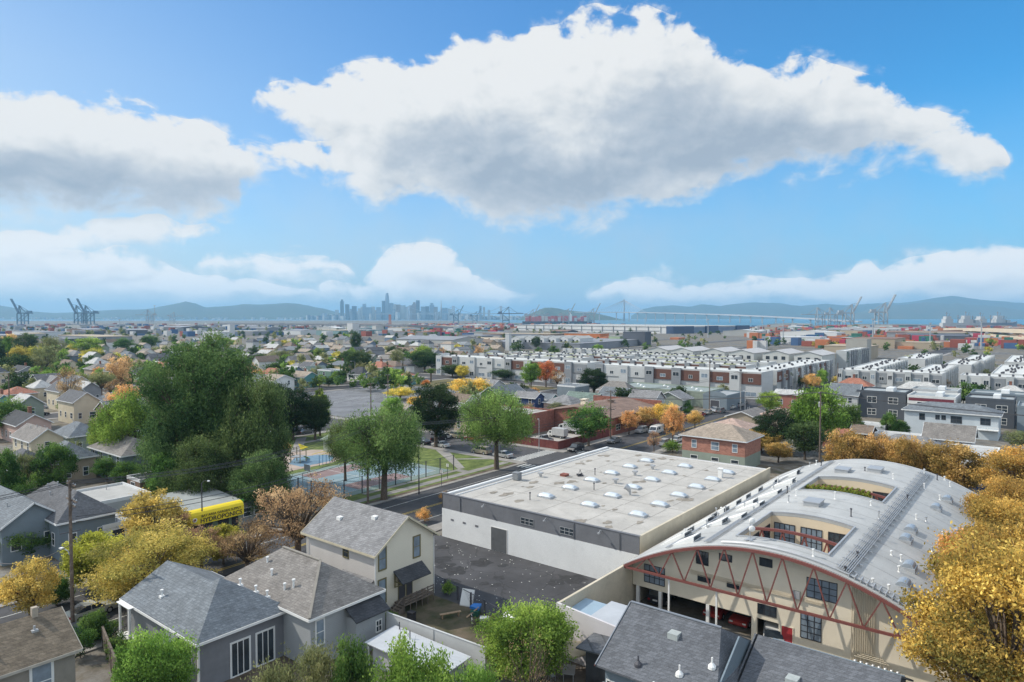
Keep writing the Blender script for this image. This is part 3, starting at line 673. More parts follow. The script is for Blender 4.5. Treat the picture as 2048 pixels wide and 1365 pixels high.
def doorset(parent, cx, z0, w, h, face, pos, m, frame=None):
    b = MB(); f = .08
    def bx(b, a0, a1, z0, z1, p0, p1):
        lo, hi = sorted((pos - p0, pos - p1)); b.box(lo, hi, a0, a1, z0, z1) if face == '-u' else b.box(a0, a1, lo, hi, z0, z1)
    bx(b, cx - w / 2, cx + w / 2, z0, z0 + h, -.02, .03); o = b.build('door', m, parent)
    c = MB(); bx(c, cx - w / 2 - f, cx - w / 2, z0, z0 + h + f, -.02, .05); bx(c, cx + w / 2, cx + w / 2 + f, z0, z0 + h + f, -.02, .05); bx(c, cx - w / 2, cx + w / 2, z0 + h, z0 + h + f, -.02, .05); c.build('door_frame', frame or TRIM, o)
    d = MB(); bx(d, cx + w * .36, cx + w * .36 + .06, z0 + h * .46, z0 + h * .5, .03, .08); d.build('handle', DARKM, o); return o
def roofmesh(kind, x0, x1, y0, y1, e, rise, ov=.4, t=.14, m=0, b=None):
    """roof planes as closed slabs. kinds: gx ridge along u, gy ridge along v, hip, hx / hy, flat, pyramid"""
    b = b or MB(); X0, X1, Y0, Y1 = x0 - ov, x1 + ov, y0 - ov, y1 + ov; w, d = X1 - X0, Y1 - Y0; cx, cy = (X0 + X1) / 2, (Y0 + Y1) / 2; r = e + rise
    if kind == 'gx': P_ = [[(X0, Y0, e), (X1, Y0, e), (X1, cy, r), (X0, cy, r)], [(X1, Y1, e), (X0, Y1, e), (X0, cy, r), (X1, cy, r)]]
    elif kind == 'gy': P_ = [[(X0, Y1, e), (X0, Y0, e), (cx, Y0, r), (cx, Y1, r)], [(X1, Y0, e), (X1, Y1, e), (cx, Y1, r), (cx, Y0, r)]]
    elif kind in ('hip', 'pyramid', 'hy1'):
        if w > d: a, c = (X0 + d / 2, cy), (X1 - d / 2, cy)
        else: a, c = (cx, Y0 + w / 2), (cx, Y1 - w / 2)
        if kind == 'pyramid': a = c = (cx, cy)
        if kind == 'hy1': a, c = (cx, Y0 + w * .42), (cx, Y1)       # hip at the -v end, gable at the +v end
        A, Bb = (*a, r), (*c, r)
        if w > d and kind == 'hip': P_ = [[(X0, Y0, e), (X1, Y0, e), Bb, A], [(X1, Y1, e), (X0, Y1, e), A, Bb], [(X0, Y1, e), (X0, Y0, e), A], [(X1, Y0, e), (X1, Y1, e), Bb]]
        else:
            P_ = [[(X0, Y1, e), (X0, Y0, e), A, Bb], [(X1, Y0, e), (X1, Y1, e), Bb, A], [(X0, Y0, e), (X1, Y0, e), A]]
            if kind != 'hy1': P_.append([(X1, Y1, e), (X0, Y1, e), Bb])
            if kind == 'pyramid': P_ = [[q for i, q in enumerate(p) if q not in p[:i]] for p in P_]
    for p in P_: b.slab(p, t, m)
    return b
def gablewall(b, kind, x0, x1, y0, y1, e, rise, ov=.4, m=0):
    k = rise * 1.0
    if kind == 'gx':
        for x in (x0, x1 - .12):
            yc = (y0 + y1) / 2; h = e + rise * (1 - ov / ((y1 - y0) / 2 + ov)) + .0; hb = e + rise * 0
            tri(b, [(x, y0), (x, y1)], yc, e, rise, ov, (y1 - y0) / 2, 'x', m)
    elif kind in ('gy', 'hy1'):
        for y in ((y0, y1 - .12) if kind == 'gy' else (y1 - .12,)): tri(b, [(x0, y), (x1, y)], (x0 + x1) / 2, e, rise, ov, (x1 - x0) / 2, 'y', m)
def tri(b, ends, c, e, rise, ov, half, ax, m):
    zt = e + rise - .13; zl = e + rise * ov / (half + ov) - .13
    if ax == 'x':
        x = ends[0][0]; pts = [(ends[0][1], e - .02), (ends[1][1], e - .02), (ends[1][1], zl), (c, zt), (ends[0][1], zl)]
        A = [(x, y, z) for y, z in pts]; B_ = [(x + .12, y, z) for y, z in pts]
    else:
        y = ends[0][1]; pts = [(ends[0][0], e - .02), (ends[1][0], e - .02), (ends[1][0], zl), (c, zt), (ends[0][0], zl)]
        A = [(x, y, z) for x, z in pts]; B_ = [(x, y + .12, z) for x, z in pts]
    b.poly(A, m); b.poly(B_[::-1], m)
    for i in range(5): j = (i + 1) % 5; b.poly([A[j], A[i], B_[i], B_[j]], m)
def fascia(x0, x1, y0, y1, e, kind, rise, ov=.4):
    """thin painted board along eaves and rakes, set just outside the roof slab"""
    b = MB(); X0, X1, Y0, Y1 = x0 - ov - .03, x1 + ov + .03, y0 - ov - .03, y1 + ov + .03; z0, z1 = e - .24, e - .02; t_ = .05
    cx, cy = (X0 + X1) / 2, (Y0 + Y1) / 2
    if kind != 'gx': b.box(X0 - t_, X0, Y0, Y1, z0, z1); b.box(X1, X1 + t_, Y0, Y1, z0, z1)
    if kind not in ('gy',): b.box(X0, X1, Y0 - t_, Y0, z0, z1); b.box(X0, X1, Y1, Y1 + t_, z0, z1)
    r = e + rise - .1
    if kind == 'gx':
        for x in (X0 - t_ / 2, X1 + t_ / 2): b.bar((x, Y0, e - .12), (x, cy, r), .05, .2); b.bar((x, Y1, e - .12), (x, cy, r), .05, .2)
    if kind in ('gy',):
        for y in (Y0 - t_ / 2, Y1 + t_ / 2): b.bar((X0, y, e - .12), (cx, y, r), .05, .2); b.bar((X1, y, e - .12), (cx, y, r), .05, .2)
    return b
RC = {'grey': (.165, .165, .168), 'dark': (.085, .088, .095), 'brown': (.15, .115, .09), 'tan': (.24, .20, .16), 'slate': (.118, .132, .145), 'red': (.25, .11, .075), 'pale': (.33, .33, .32), 'green': (.12, .16, .14), 'black': (.045, .047, .052), 'taupe': (.155, .145, .135), 'blue': (.05, .10, .19), 'pink': (.33, .24, .20)}
def roofmat(c): return mat('shingle_' + c, [min(.6, q * 1.3) for q in RC[c]], .92, .16, .6, kind='shingle', bump=.25, bscale=8)
WC = {'cream': (.58, .51, .38), 'white': (.62, .62, .60), 'grey': (.27, .275, .29), 'sage': (.26, .30, .25), 'blue': (.16, .21, .28), 'tan': (.40, .33, .25), 'yellow': (.52, .44, .24), 'pink': (.50, .36, .31), 'green': (.13, .22, .17), 'slate': (.18, .22, .25), 'navy': (.035, .06, .14), 'brown': (.20, .13, .09), 'pale': (.45, .46, .46), 'teal': (.12, .28, .29), 'charcoal': (.075, .085, .10), 'brick': (.30, .13, .10)}
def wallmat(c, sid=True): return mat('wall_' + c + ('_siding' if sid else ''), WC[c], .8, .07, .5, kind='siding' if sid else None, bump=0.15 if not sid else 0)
VENTM = GALV
def house(x, y, w, d, e, rise, kind, wall, roof, label, cat='house', group='houses of the neighbourhood', name='house', wins=True, nst=1, vents=2, porch=False, trim=None, sid=True, chim=False, detail=True, skyl=0):
    """house whose corner nearest the camera is (x, y); w along u, d along v"""
    root = empty(name, (x, y, 0), label, cat, group)
    wm_ = wallmat(wall, sid); b = MB(); b.box(0, w, 0, d, 0, e - .02)
    if kind in ('gx', 'gy'): gablewall(b, kind, 0, w, 0, d, e, rise)
    b.build('wall', wm_, root)
    rm = roofmat(roof)
    if kind == 'flat':
        b = MB(); b.box(.16, w - .16, .16, d - .16, e - .02, e + .10); ro = b.build('roof', mat('flat_roof_' + roof, [c_ * 1.25 for c_ in RC[roof]], .9, .1, .4, kind='stain'), root)
        b = MB(); 
        for q in ((-.04, .16, -.04, d + .04), (w - .16, w + .04, -.04, d + .04), (.16, w - .16, -.04, .16), (.16, w - .16, d - .16, d + .04)): b.box(*q, e - .10, e + .42)
        b.build('parapet', TRIM, root)
    else:
        ro = roofmesh(kind, 0, w, 0, d, e, rise).build('roof', rm, root)
        if detail: fascia(0, w, 0, d, e, kind, rise).build('fascia', trim or TRIM, root)
    rr = random.Random(int(x * 13 + y * 7))
    for k in range(vents):
        vx, vy = w * rr.uniform(.25, .75), d * rr.uniform(.2, .8)
        if kind == 'flat': zz = e + .1
        else:
            hw = (w if kind != 'gx' else d) / 2 + .4; q = (vx if kind != 'gx' else vy); zz = e + rise * max(0, 1 - abs(q - hw + .4) / hw)
            if kind in ('hip', 'pyramid'): zz = min(e + rise * max(0, min(vx + .4, w + .4 - vx) / (min(w, d) / 2 + .4)), e + rise * max(0, min(vy + .4, d + .4 - vy) / (min(w, d) / 2 + .4)), e + rise)
        v_ = MB(); v_.cyl(vx, vy, zz - .2, zz + .45, .06, n=6); v_.cyl(vx, vy, zz + .45, zz + .55, .11, n=6); v_.build('vent_pipe', VENTM, root)
    if chim:
        b = MB(); b.box(w * .6, w * .6 + .7, d * .5, d * .5 + .7, e + rise * .5, e + rise + 1.0); b.box(w * .6 - .06, w * .6 + .76, d * .5 - .06, d * .5 + .76, e + rise + 1.0, e + rise + 1.14); b.build('chimney', mat('chimney_brick', (.22, .10, .07), kind='brick'), root)
    if wins:
        for st in range(nst):
            z0 = (e / nst) * st + .9 if nst > 1 or e < 4.6 else 1.6
            h_ = min(1.5, e / nst - 1.3)
            for face, L_, pos_ in (('-u', d, 0), ('-v', w, 0)):
                k = max(1, int(L_ / 3.2)); 
                for i in range(k):
                    if rr.random() < .18 and k > 1: continue
                    winset(root, L_ * (i + .5) / k + rr.uniform(-.25, .25), z0, rr.choice((.8, 1.0, 1.5)), h_, face, pos_, trim)
    if porch:
        b = MB(); pw = min(3.4, d * .6); b.slab([(-1.9, 0, 2.7), (0, 0, 3.1), (0, pw, 3.1), (-1.9, pw, 2.7)][::-1] if 0 else [(-1.9, pw, 2.7), (-1.9, 0, 2.7), (0, 0, 3.1), (0, pw, 3.1)], .12); b.build('porch_roof', rm, root)
        for yy in (.1, pw - .2): c_ = MB(); c_.box(-1.8, -1.66, yy, yy + .14, 0, 2.6); c_.build('porch_post', trim or TRIM, root)
    return root
def box_thing(name, label, cat, loc, parts, group=None, rz=0):
    root = empty(name, loc, label, cat, group, rz)
    for nm, mb, m in parts: mb.build(nm, m, root)
    return root
# ================================================================ WAREHOUSE
MEMB = mat('roof_membrane', (.43, .41, .375), .85, .08, .35, kind='stain', bump=.1, size=1.25)
GRAYB = mat('warehouse_grey', (.155, .16, .175), .8, .08, .4, kind='stain'); WWALL = mat('warehouse_white', (.66, .67, .67), .8, .05, .25, kind='stain', size=.35)
CREAM = mat('cream_stucco', (.70, .63, .50), .85, .07, .4, bump=.1); CREAMD = mat('cream_stucco_weathered', (.56, .50, .385), .85, .1, .3, kind='stain')
wh = empty('warehouse', (66.6, 35.2, 0), 'wide pale flat-roofed warehouse with white and grey side wall beside the asphalt yard', 'warehouse')
L, D_ = 43.6, 29.8
b = MB(); b.box(0, L, 0, D_, 0, 5.5); b.build('inner_block', WWALL, wh)
b = MB(); b.box(-.12, 0, -.12, D_ + .12, 0, 3.95); b.build('white_wall', WWALL, wh)
b = MB(); b.box(-.10, 0, -.10, D_ + .10, 3.95, 5.98); b.box(-.16, .22, -.16, D_ + .14, 5.98, 6.06); b.build('grey_band', GRAYB, wh)
b = MB(); b.box(0, L + .12, -.14, 0, 0, 5.95); b.box(-.14, L + .14, -.2, .06, 5.96, 6.04); b.build('side_wall', CREAMD, wh)
b = MB(); b.box(-.1, L, D_, D_ + .12, 0, 5.8); b.box(L, L + .12, 0, D_, 0, 5.8); b.build('far_wall', GRAYB, wh)
b = MB(); b.box(.2, L - .1, .08, D_ - .35, 5.5, 5.62); ro = b.build('roof', MEMB, wh)
b = MB(); b.box(.2, L, D_ - .35, D_ + .1, 5.5, 5.86); b.box(.2, L, D_ - 1.4, D_ - 1.28, 5.62, 5.75); b.box(L - .1, L + .1, .06, D_ - .4, 5.5, 5.78); b.build('parapet', WWALL, ro)
SEAM = mat('roof_seam', (.17, .155, .13), .9, .4, 2)
b = MB(); rr = random.Random(3)
for v in (3.0, 8.3, 15, 22.2, 26): 
    x = .5
    while x < L - 1:
        x2 = min(L - 1, x + rr.uniform(2, 7)); yy = v + rr.uniform(-.12, .12); b.box(x, x2 - .2, yy, yy + .05, 5.622, 5.628); x = x2
for x in (5.2, 11, 17, 22.8, 28.7, 34.2, 39): 
    y = .5
    while y < D_ - 2:
        y2 = min(D_ - 2, y + rr.uniform(1, 6)); 
        if rr.random() < .6: b.box(x + 2.5, x + 2.56, y, y2, 5.630, 5.635)
        y = y2
b.build('roof_seam', SEAM, ro)
PUD = mat('roof_patch', (.24, .215, .18), .9, .3, 1.2); 
for k in range(60):
    cx_, cy_, r_ = rr.uniform(1.5, L - 2), rr.uniform(1.5, D_ - 2.5), rr.uniform(.18, .75)
    b = MB(); b.poly([(cx_ + r_ * rr.uniform(.6, 1.3) * 1.5 * math.cos(a), cy_ + r_ * rr.uniform(.6, 1.2) * math.sin(a), 5.638 + k * .0004) for a in [i * PI / 6 for i in range(12)]]); b.build('tar_patch', PUD, ro)
DOME = mat('dome_plastic', (.50, .55, .59), .25, .06, 1.5, spec=.6); CURB = mat('curb_metal', (.36, .38, .40), .6, .1, 2)
for i in range(6):
    for j in range(3):
        u, v = 74.7 + 5.82 * i - 66.6, (39.6, 46.6, 53.5)[j] - 35.2; w_, l_ = .58, 1.0
        b = MB(); b.box(u - w_ - .08, u + w_ + .08, v - l_ - .08, v + l_ + .08, 5.6, 5.86); sk = b.build('skylight', CURB, ro)
        b = MB(); n_ = 8
        for a in range(n_):
            for c_ in range(n_):
                q = []
                for (ia, ic) in ((a, c_), (a + 1, c_), (a + 1, c_ + 1), (a, c_ + 1)):
                    s_, t_ = ia / n_ * 2 - 1, ic / n_ * 2 - 1; q.append((u + s_ * w_, v + t_ * l_, 5.862 + .36 * (1 - s_ * s_) ** .6 * (1 - t_ ** 4) ** .8))
                b.poly(q)
        b.build('dome', DOME, sk, smooth=True)
def whpx(px, py): x, y, _ = P(px, py, 5.65); return x - 66.6, y - 35.2
for (px, py, kind) in [(1305,939,'box'),(1270,951,'box'),(1231,967,'box'),(1441,955,'tall'),(1190,950,'pipe'),(1081,954,'box'),(1034,960,'ac'),(1129,952,'red'),(1160,952,'frame'),(1260,990,'hood'),(1060,1000,'pipe'),(1188,980,'pipe')]:
    u, v = whpx(px, py); b = MB(); z = 5.62
    if kind == 'box': b.cyl(u, v, z, z + .55, .22, n=8); b.box(u - .34, u + .34, v - .34, v + .34, z + .5, z + .72); b.build('roof_vent', GALV, ro)
    elif kind == 'tall': b.box(u - .3, u + .3, v - .3, v + .3, z, z + 1.3); b.box(u - .38, u + .38, v - .38, v + .38, z + 1.3, z + 1.42); b.build('roof_vent', WHITE, ro)
    elif kind == 'pipe': b.cyl(u, v, z, z + .9, .07, n=6); b.cyl(u, v, z + .9, z + 1.05, .13, n=6); b.build('vent_pipe', DARKM, ro)
    elif kind == 'ac': b.box(u - .5, u + .5, v - .5, v + .5, z + .1, z + 1.1); b.box(u - .56, u + .56, v - .56, v + .56, z + 1.1, z + 1.16); b.box(u - .4, u + .4, v - .4, v + .4, z, z + .1); b.build('air_conditioner', mat('ac_grey', (.2, .21, .22), .6), ro)
    elif kind == 'red': b.box(u - .5, u + .5, v - .5, v + .5, z, z + .3); b.box(u - .55, u + .55, v - .55, v + .55, z + .3, z + .35); b.build('roof_hatch', mat('rust_lid', (.22, .08, .06), .8), ro)
    elif kind == 'frame':
        b.box(u - .6, u + .6, v - .06, v + .06, z, z + .35); b.box(u - .06, u + .06, v - .6, v + .6, z, z + .3); b.bar((u - .6, v, z), (u, v, z + 1), .06); b.bar((u + .6, v, z), (u, v, z + 1), .06); b.build('pipe_stand', DARKM, ro)
    else:
        b.cyl(u, v, z, z + .5, .16, n=8); b.tube([(u, v, z + .5), (u - .1, v + .2, z + .9), (u - .3, v + .6, z + 1.2)], [.2, .34, .42], 10); b.build('exhaust_hood', GALV, ro)
winset(wh, 58.1 - 35.2 - 7.6, 4.4, 1.9, .75, '-u', -.10, GALV, nx=3, ny=2, fw_=.04)
winset(wh, 44.6 - 35.2, 4.35, 1.9, .75, '-u', -.10, GALV, nx=3, ny=2, fw_=.04)
doorset(wh, 55.0 - 35.2, 0.05, 2.6, 3.0, '-u', -.12, mat('roller_grey', (.10, .105, .11), .6), WHITE)
for v in (63.2, 61.0, 58.8):
    b = MB(); b.box(-.16, -.12, v - 35.2 - .25, v - 35.2 + .25, 2.5, 2.75); b.build('wall_vent', GRAYB, wh)
for v in (22.0, 12.2, 4.6): 
    b = MB(); b.tube([(-.13, v, 5.7), (-.5, v, 5.9), (-.8, v, 5.7)], .04, 5); b.box(-.95, -.65, v - .12, v + .12, 5.55, 5.7); b.build('wall_lamp', GALV, wh)
for v in (2.3, 26.5, 8.4): b = MB(); b.box(-.20, -.10, v, v + .07, 4.0, 5.9); b.build('downpipe', GRAYB, wh)
# ================================================================ BARREL-ROOFED HALL
U0, U1, V0, V1, ZE, ZR = 61.0, 110.0, 5.0, 34.0, 4.8, 4.5
def zc(v): return ZE + ZR * (1 - ((v - 19.5) / 14.5) ** 2)
hall = empty('arched_hall', (0, 0, 0), 'long cream hall with curved grey barrel roof and red trusses across its open front', 'building')
ROOF = mat('barrel_roofing', (.41, .415, .405), .75, .08, .25, kind='stain', bump=.08)
holes = [(64.2, 74.3, 15.3, 23.4), (86.6, 95.2, 15, 24)]
ub = [U0, 64.2, 74.3, 86.6, 95.2, U1]; vb = sorted(set([V0 + (V1 - V0) * i / 44 for i in range(45)] + [15.3, 23.4, 15, 24]))
b = MB(); T_ = .28
for i in range(5):
    for j in range(len(vb) - 1):
        um, vm = (ub[i] + ub[i + 1]) / 2, (vb[j] + vb[j + 1]) / 2
        if any(h[0] < um < h[1] and h[2] < vm < h[3] for h in holes): continue
        a, c_ = vb[j], vb[j + 1]; b.poly([(ub[i], a, zc(a)), (ub[i + 1], a, zc(a)), (ub[i + 1], c_, zc(c_)), (ub[i], c_, zc(c_))])
        b.poly([(ub[i], a, zc(a) - T_), (ub[i], c_, zc(c_) - T_), (ub[i + 1], c_, zc(c_) - T_), (ub[i + 1], a, zc(a) - T_)])
for u in (U0, U1):
    for j in range(len(vb) - 1): a, c_ = vb[j], vb[j + 1]; b.poly([(u, a, zc(a)), (u, c_, zc(c_)), (u, c_, zc(c_) - T_), (u, a, zc(a) - T_)])
for h in holes:
    for j in range(len(vb) - 1):
        a, c_ = vb[j], vb[j + 1]
        if h[2] <= a and c_ <= h[3]:
            for u in h[:2]: b.poly([(u, a, zc(a)), (u, c_, zc(c_)), (u, c_, zc(c_) - T_), (u, a, zc(a) - T_)])
    for v in h[2:]: b.poly([(h[0], v, zc(v)), (h[1], v, zc(v)), (h[1], v, zc(v) - T_), (h[0], v, zc(v) - T_)])
roof = b.build('roof', ROOF, hall)
# walls: body behind the open porch, long sides, courtyard walls
def archwall(b, u, va, vb_, z0, th=.25, n=24, drop=T_ + .02):
    for i in range(n):
        a = va + (vb_ - va) * i / n; c_ = va + (vb_ - va) * (i + 1) / n
        A = [(u, a, z0), (u, c_, z0), (u, c_, zc(c_) - drop), (u, a, zc(a) - drop)]; B_ = [(x + th, y, z) for x, y, z in A]
        b.poly(A[::-1]); b.poly(B_); b.poly([A[3], A[2], B_[2], B_[3]]); b.poly([A[0], A[1], B_[1], B_[0]][::-1])
    for v in (va, vb_): b.poly([(u, v, z0), (u + th, v, z0), (u + th, v, zc(v) - drop), (u, v, zc(v) - drop)])
b = MB(); archwall(b, 62.5, 21.4, 33.7, 2.35, n=14); archwall(b, 62.5, 20.9, 21.4, 0, n=1); archwall(b, 62.5, 18.95, 20.9, 2.35, n=2); archwall(b, 62.5, V0 + .3, 18.95, 0, n=16)
b.build('front_wall', CREAM, hall)
b = MB(); b.box(49.2, U1, V1 - .25, V1, 0, ZE - .05); b.box(U0, U1, V0, V0 + .25, 0, ZE - .32); b.build('side_wall', CREAMD, hall)
b = MB(); archwall(b, U1 - .3, V0 + .3, V1 - .3, 0); b.build('rear_wall', CREAMD, hall)
b = MB(); b.box(62.76, 74, 18.9, 33.7, 2.36, 2.6); b.box(62.76, 109.6, 5.3, 33.7, 5.0, 5.05); b.box(73.6, 73.9, 18.8, 33.7, 0, 2.35); b.box(62.8, 73.9, 18.6, 18.8, 0, 2.35); b.build('garage_ceiling', CONC, hall)
CREAM2 = mat('court_stucco', (.62, .52, .38), .85, .06, .5)
for (a0, a1, c0, c1) in holes:
    b = MB()
    archwall(b, a1 + .01, c0 - .2, c1 + .2, 5.06, .2, 12); archwall(b, a0 - .21, c0 - .2, c1 + .2, 5.06, .2, 12)
    for v in (c0 - .21, c1 + .01): b.box(a0 - .2, a1 + .2, v, v + .2, 5.06, zc(v) - T_ - .05)
    cw = b.build('courtyard_wall', CREAM2, hall)
    b = MB(); b.box(a0, a1, c0, c1, 5.052, 5.10); b.build('courtyard_floor', CONC, hall)
    for k in range(3): 
        w_ = 2.0; yy = c0 + (c1 - c0) * (k + .5) / 3; winset(hall, yy, 5.9, w_, 2.1, '-u', a1 + .005, BLACK, GLASS2 if k else GLASS, nx=4, ny=3, fw_=.07)
    for k in range(3): winset(hall, a0 + (a1 - a0) * (k + .5) / 3, 5.9, 2.0, 2.0, '-v', c1 + .005, BLACK, GLASS, nx=4, ny=3, fw_=.07)
    b = MB()
    for (x0, x1, y0, y1) in ((a0 - .12, a0, c0, c1), (a1, a1 + .12, c0, c1)):
        for i in range(10):
            p, q = c0 + (c1 - c0) * i / 10, c0 + (c1 - c0) * (i + 1) / 10; b.bar(((x0 + x1) / 2, p, zc(p) + .06), ((x0 + x1) / 2, q, zc(q) + .06), .14, .16)
    for v in (c0 - .07, c1 + .07): b.box(a0 - .15, a1 + .15, v - .08, v + .08, zc(v) - .02, zc(v) + .16)
    b.build('courtyard_curb', GALV, hall)
# trusses
def truss(u, va, vb_, m, z0=ZE - .15, nweb=9, name='truss', lo=None):
    t_ = MB(); N_ = 26
    zz = lambda v: zc(v) - .22
    for i in range(N_):
        a, c_ = va + (vb_ - va) * i / N_, va + (vb_ - va) * (i + 1) / N_; t_.bar((u, a, zz(a)), (u, c_, zz(c_)), .22, .26)
    t_.bar((u, va, z0), (u, vb_, z0), .20, .22)
    for i in range(1, nweb + 1):
        v = va + (vb_ - va) * i / (nweb + 1); dv = (vb_ - va) / (nweb + 1) / 2
        for s_ in (-1, 1):
            w = v + s_ * dv
            if w > va and w < vb_: t_.bar((u, v, zz(v)), (u, w, z0), .11)
    return t_.build(name, m, hall)
truss(U0 - .16, V0 + .2, V1 - .2, RUST, nweb=10)
for (a0, a1, c0, c1) in holes:
    u = (a0 + a1) / 2 - 1.2; t_ = MB()
    for i in range(10): a, c_ = c0 + (c1 - c0) * i / 10, c0 + (c1 - c0) * (i + 1) / 10; t_.bar((u, a, zc(a) - .15), (u, c_, zc(c_) - .15), .24, .26)
    for i in range(4):
        v = c0 + (c1 - c0) * (i + .5) / 4
        for s_ in (-1, 1): t_.bar((u, v, zc(v) - .2), (u, v + s_ * 1.0, 5.2), .13)
    t_.build('truss', RUST, hall)
# front openings
for (v, z, w_, h_, nx_, ny_) in [(31.25,3.0,2.2,1.75,4,3),(26.2,6.15,1.15,1.2,2,2),(23.9,7.0,1.15,.55,2,1),(20.15,7.35,1.05,.65,2,1),(26.0,4.5,1.2,.5,2,1),(23.15,4.6,1.1,.4,2,1),(15.35,5.5,2.4,1.65,4,3),(16.2,1.75,1.65,2.15,3,4),(20.0,2.85,1.6,.85,3,2)]:
    winset(hall, v, z, w_, h_, '-u', 62.5, BLACK, GLASS2 if ny_ > 2 else GLASS, nx=nx_, ny=ny_, fw_=.06, proud=.04)
doorset(hall, 18.2, .12, .95, 2.15, '-u', 62.5, mat('red_door', (.36, .04, .045), .5), CREAM)
CP = mat('conduit_cream', (.55, .48, .36), .6, .05, 1)
b = MB()
for k in range(11): v = 12.9 - k * .17; b.tube([(62.38, v, .9 + .06 * k), (62.38, v, zc(v) - .5)], .035, 5)
b.build('conduit_bundle', CP, hall)
b = MB()
for k in range(5): b.tube([(62.38, 27.5 - k * .05, 5.35 - k * .09), (62.38, 14.5, 5.35 - k * .09)], .022, 4)
b.build('conduit_run', CP, hall)
b = MB(); b.box(62.2, 62.5, 17.1, 17.7, 5.1, 5.75); b.build('junction_box', GALV, hall)
b = MB(); b.box(61.9, 62.1, 9.0, 12.8, .95, 1.1); b.box(61.9, 62.1, 9.0, 12.8, .35, .5)
for k in range(4): b.tube([(62.0, 12.6 - k * .25, 1.1), (62.0, 12.6 - k * .25, 1.6 + .15 * k), (62.0, 10 + k * .2, 1.6 + .15 * k), (62.0, 10 + k * .2, 1.1)], .03, 4)
b.build('meter_rack', CP, hall)
for k in range(8):
    for q in (0, 1): c_ = MB(); c_.lathe(61.75, 9.3 + k * .45, [(.12, .55 + q * .55), (.15, .60 + q * .55), (.15, .8 + q * .55), (.1, .86 + q * .55)], 8); c_.build('gas_meter', GALV, hall)
for (v, z1) in ((30.6, 2.35), (25.6, 2.35), (33.1, 2.35), (24.2, 4.6), (29, 4.6)):
    b = MB()
    if z1 < 3: b.box(62.4, 62.7, v - .15, v + .15, 0, 2.34)
    else: b.box(61.05, 61.2, v - .08, v + .08, 0, 4.6)
    b.build('post', WHITE, hall)
# roof fittings
def onroof(u, v, dz=0): return (u, v, zc(v) + dz)
for (u, v) in [(63.5,28.5),(66.5,30.8),(69,31.6),(70.5,28.4),(73.5,31.2),(76,31.8),(79,31.5),(80.5,28.6),(83,31.5),(87,31.7),(91,31.5),(96,31),(72,26.9),(78,27),(85,27.2),(93,27.8),(101,29.5)]:
    sl_ = -2 * ZR * (v - 19.5) / 14.5 ** 2; hgt = .42; l_ = 1.35
    b = MB(); z0_ = zc(v + l_) ; z1_ = zc(v - l_)
    A = [(u - .95, v - l_, z1_), (u + .95, v - l_, z1_), (u + .95, v + l_, z0_), (u - .95, v + l_, z0_)]; Tp = [(x, y, (z if y > v else z + .5)) for x, y, z in A]; Tp = [(x, y, z + .08) for x, y, z in Tp]
    b.poly(Tp); 
    for i in range(4): j = (i + 1) % 4; b.poly([A[i], A[j], Tp[j], Tp[i]])
    s_ = b.build('monitor_skylight', WHITE, roof)
    c_ = MB(); c_.box(u - .8, u + .8, v - l_ - .02, v - l_ + .01, z1_ + .12, z1_ + .5); c_.build('pane', GLASS, s_)
for (u, v) in [(65.5,9.6),(70.2,9.9),(77,11.2),(80.6,11.3),(68,7.2),(84,8.2),(86,8.0),(88,7.8),(93,10.5),(99,10)]:
    b = MB(); n_ = 8; r_ = .5; b.box(u - .8, u + .8, v - .6, v + .6, zc(v) - .3, zc(v) + .16)
    s_ = b.build('skylight', CURB, roof); b = MB()
    pts0 = [[(u - .72 + 1.44 * k, v + r_ * math.cos(PI * i / n_), zc(v) + .16 + r_ * .8 * math.sin(PI * i / n_)) for i in range(n_ + 1)] for k in (0, 1)]
    for i in range(n_): b.poly([pts0[0][i], pts0[1][i], pts0[1][i + 1], pts0[0][i + 1]])
    b.poly(pts0[0]); b.poly(pts0[1][::-1]); b.build('dome', mat('hood_metal', (.34, .38, .42), .4, .08, 1, metal=.3), s_)
b = MB()
for k in range(15):
    u = 62.9 + k * 3.3
    for j in range(44):
        a, c_ = V0 + .1 + (V1 - V0 - .2) * j / 44, V0 + .1 + (V1 - V0 - .2) * (j + 1) / 44
        if any(h[0] - .3 < u < h[1] + .3 and h[2] - .5 < c_ and a < h[3] + .5 for h in holes): continue
        b.poly([(u, a, zc(a) + .006), (u + .07, a, zc(a) + .006), (u + .07, c_, zc(c_) + .006), (u, c_, zc(c_) + .006)])
b.build('roofing_seam', mat('seam_grey', (.22, .22, .22), .9, .3, 1), roof)
for (u, v) in [(102, 18.5), (79.5, 20.5), (99.5, 22)]:
    b = MB(); b.box(u - 1.1, u + 1.1, v - .8, v + .8, zc(v) - .2, zc(v) + .42); b.box(u - 1.18, u + 1.18, v - .88, v + .88, zc(v) + .42, zc(v) + .5); b.build('roof_hatch', GALV, roof)
rr = random.Random(11)
for k in range(60):
    u, v = rr.uniform(62, 109), rr.choice([rr.uniform(6.5, 14.5), rr.uniform(24.5, 32), rr.uniform(15, 24)])
    if any(h[0] - .6 < u < h[1] + .6 and h[2] - .6 < v < h[3] + .6 for h in holes): continue
    hgt = rr.uniform(.3, .8); b = MB(); b.cyl(u, v, zc(v) - .1, zc(v) + hgt, .06, n=6); b.cyl(u, v, zc(v) + hgt, zc(v) + hgt + .12, .12, n=6); b.cyl(u, v, zc(v) - .05, zc(v) + .08, .18, .08, n=8); b.build('vent_pipe', rr.choice([GALV, WHITE, WHITE, DARKM]), roof)
b = MB()
for q in range(7): b.bar(onroof(61.6, 13.9 - q * .16, .28), onroof(108.5, 13.9 - q * .16, .28), .06)
u = 62.5
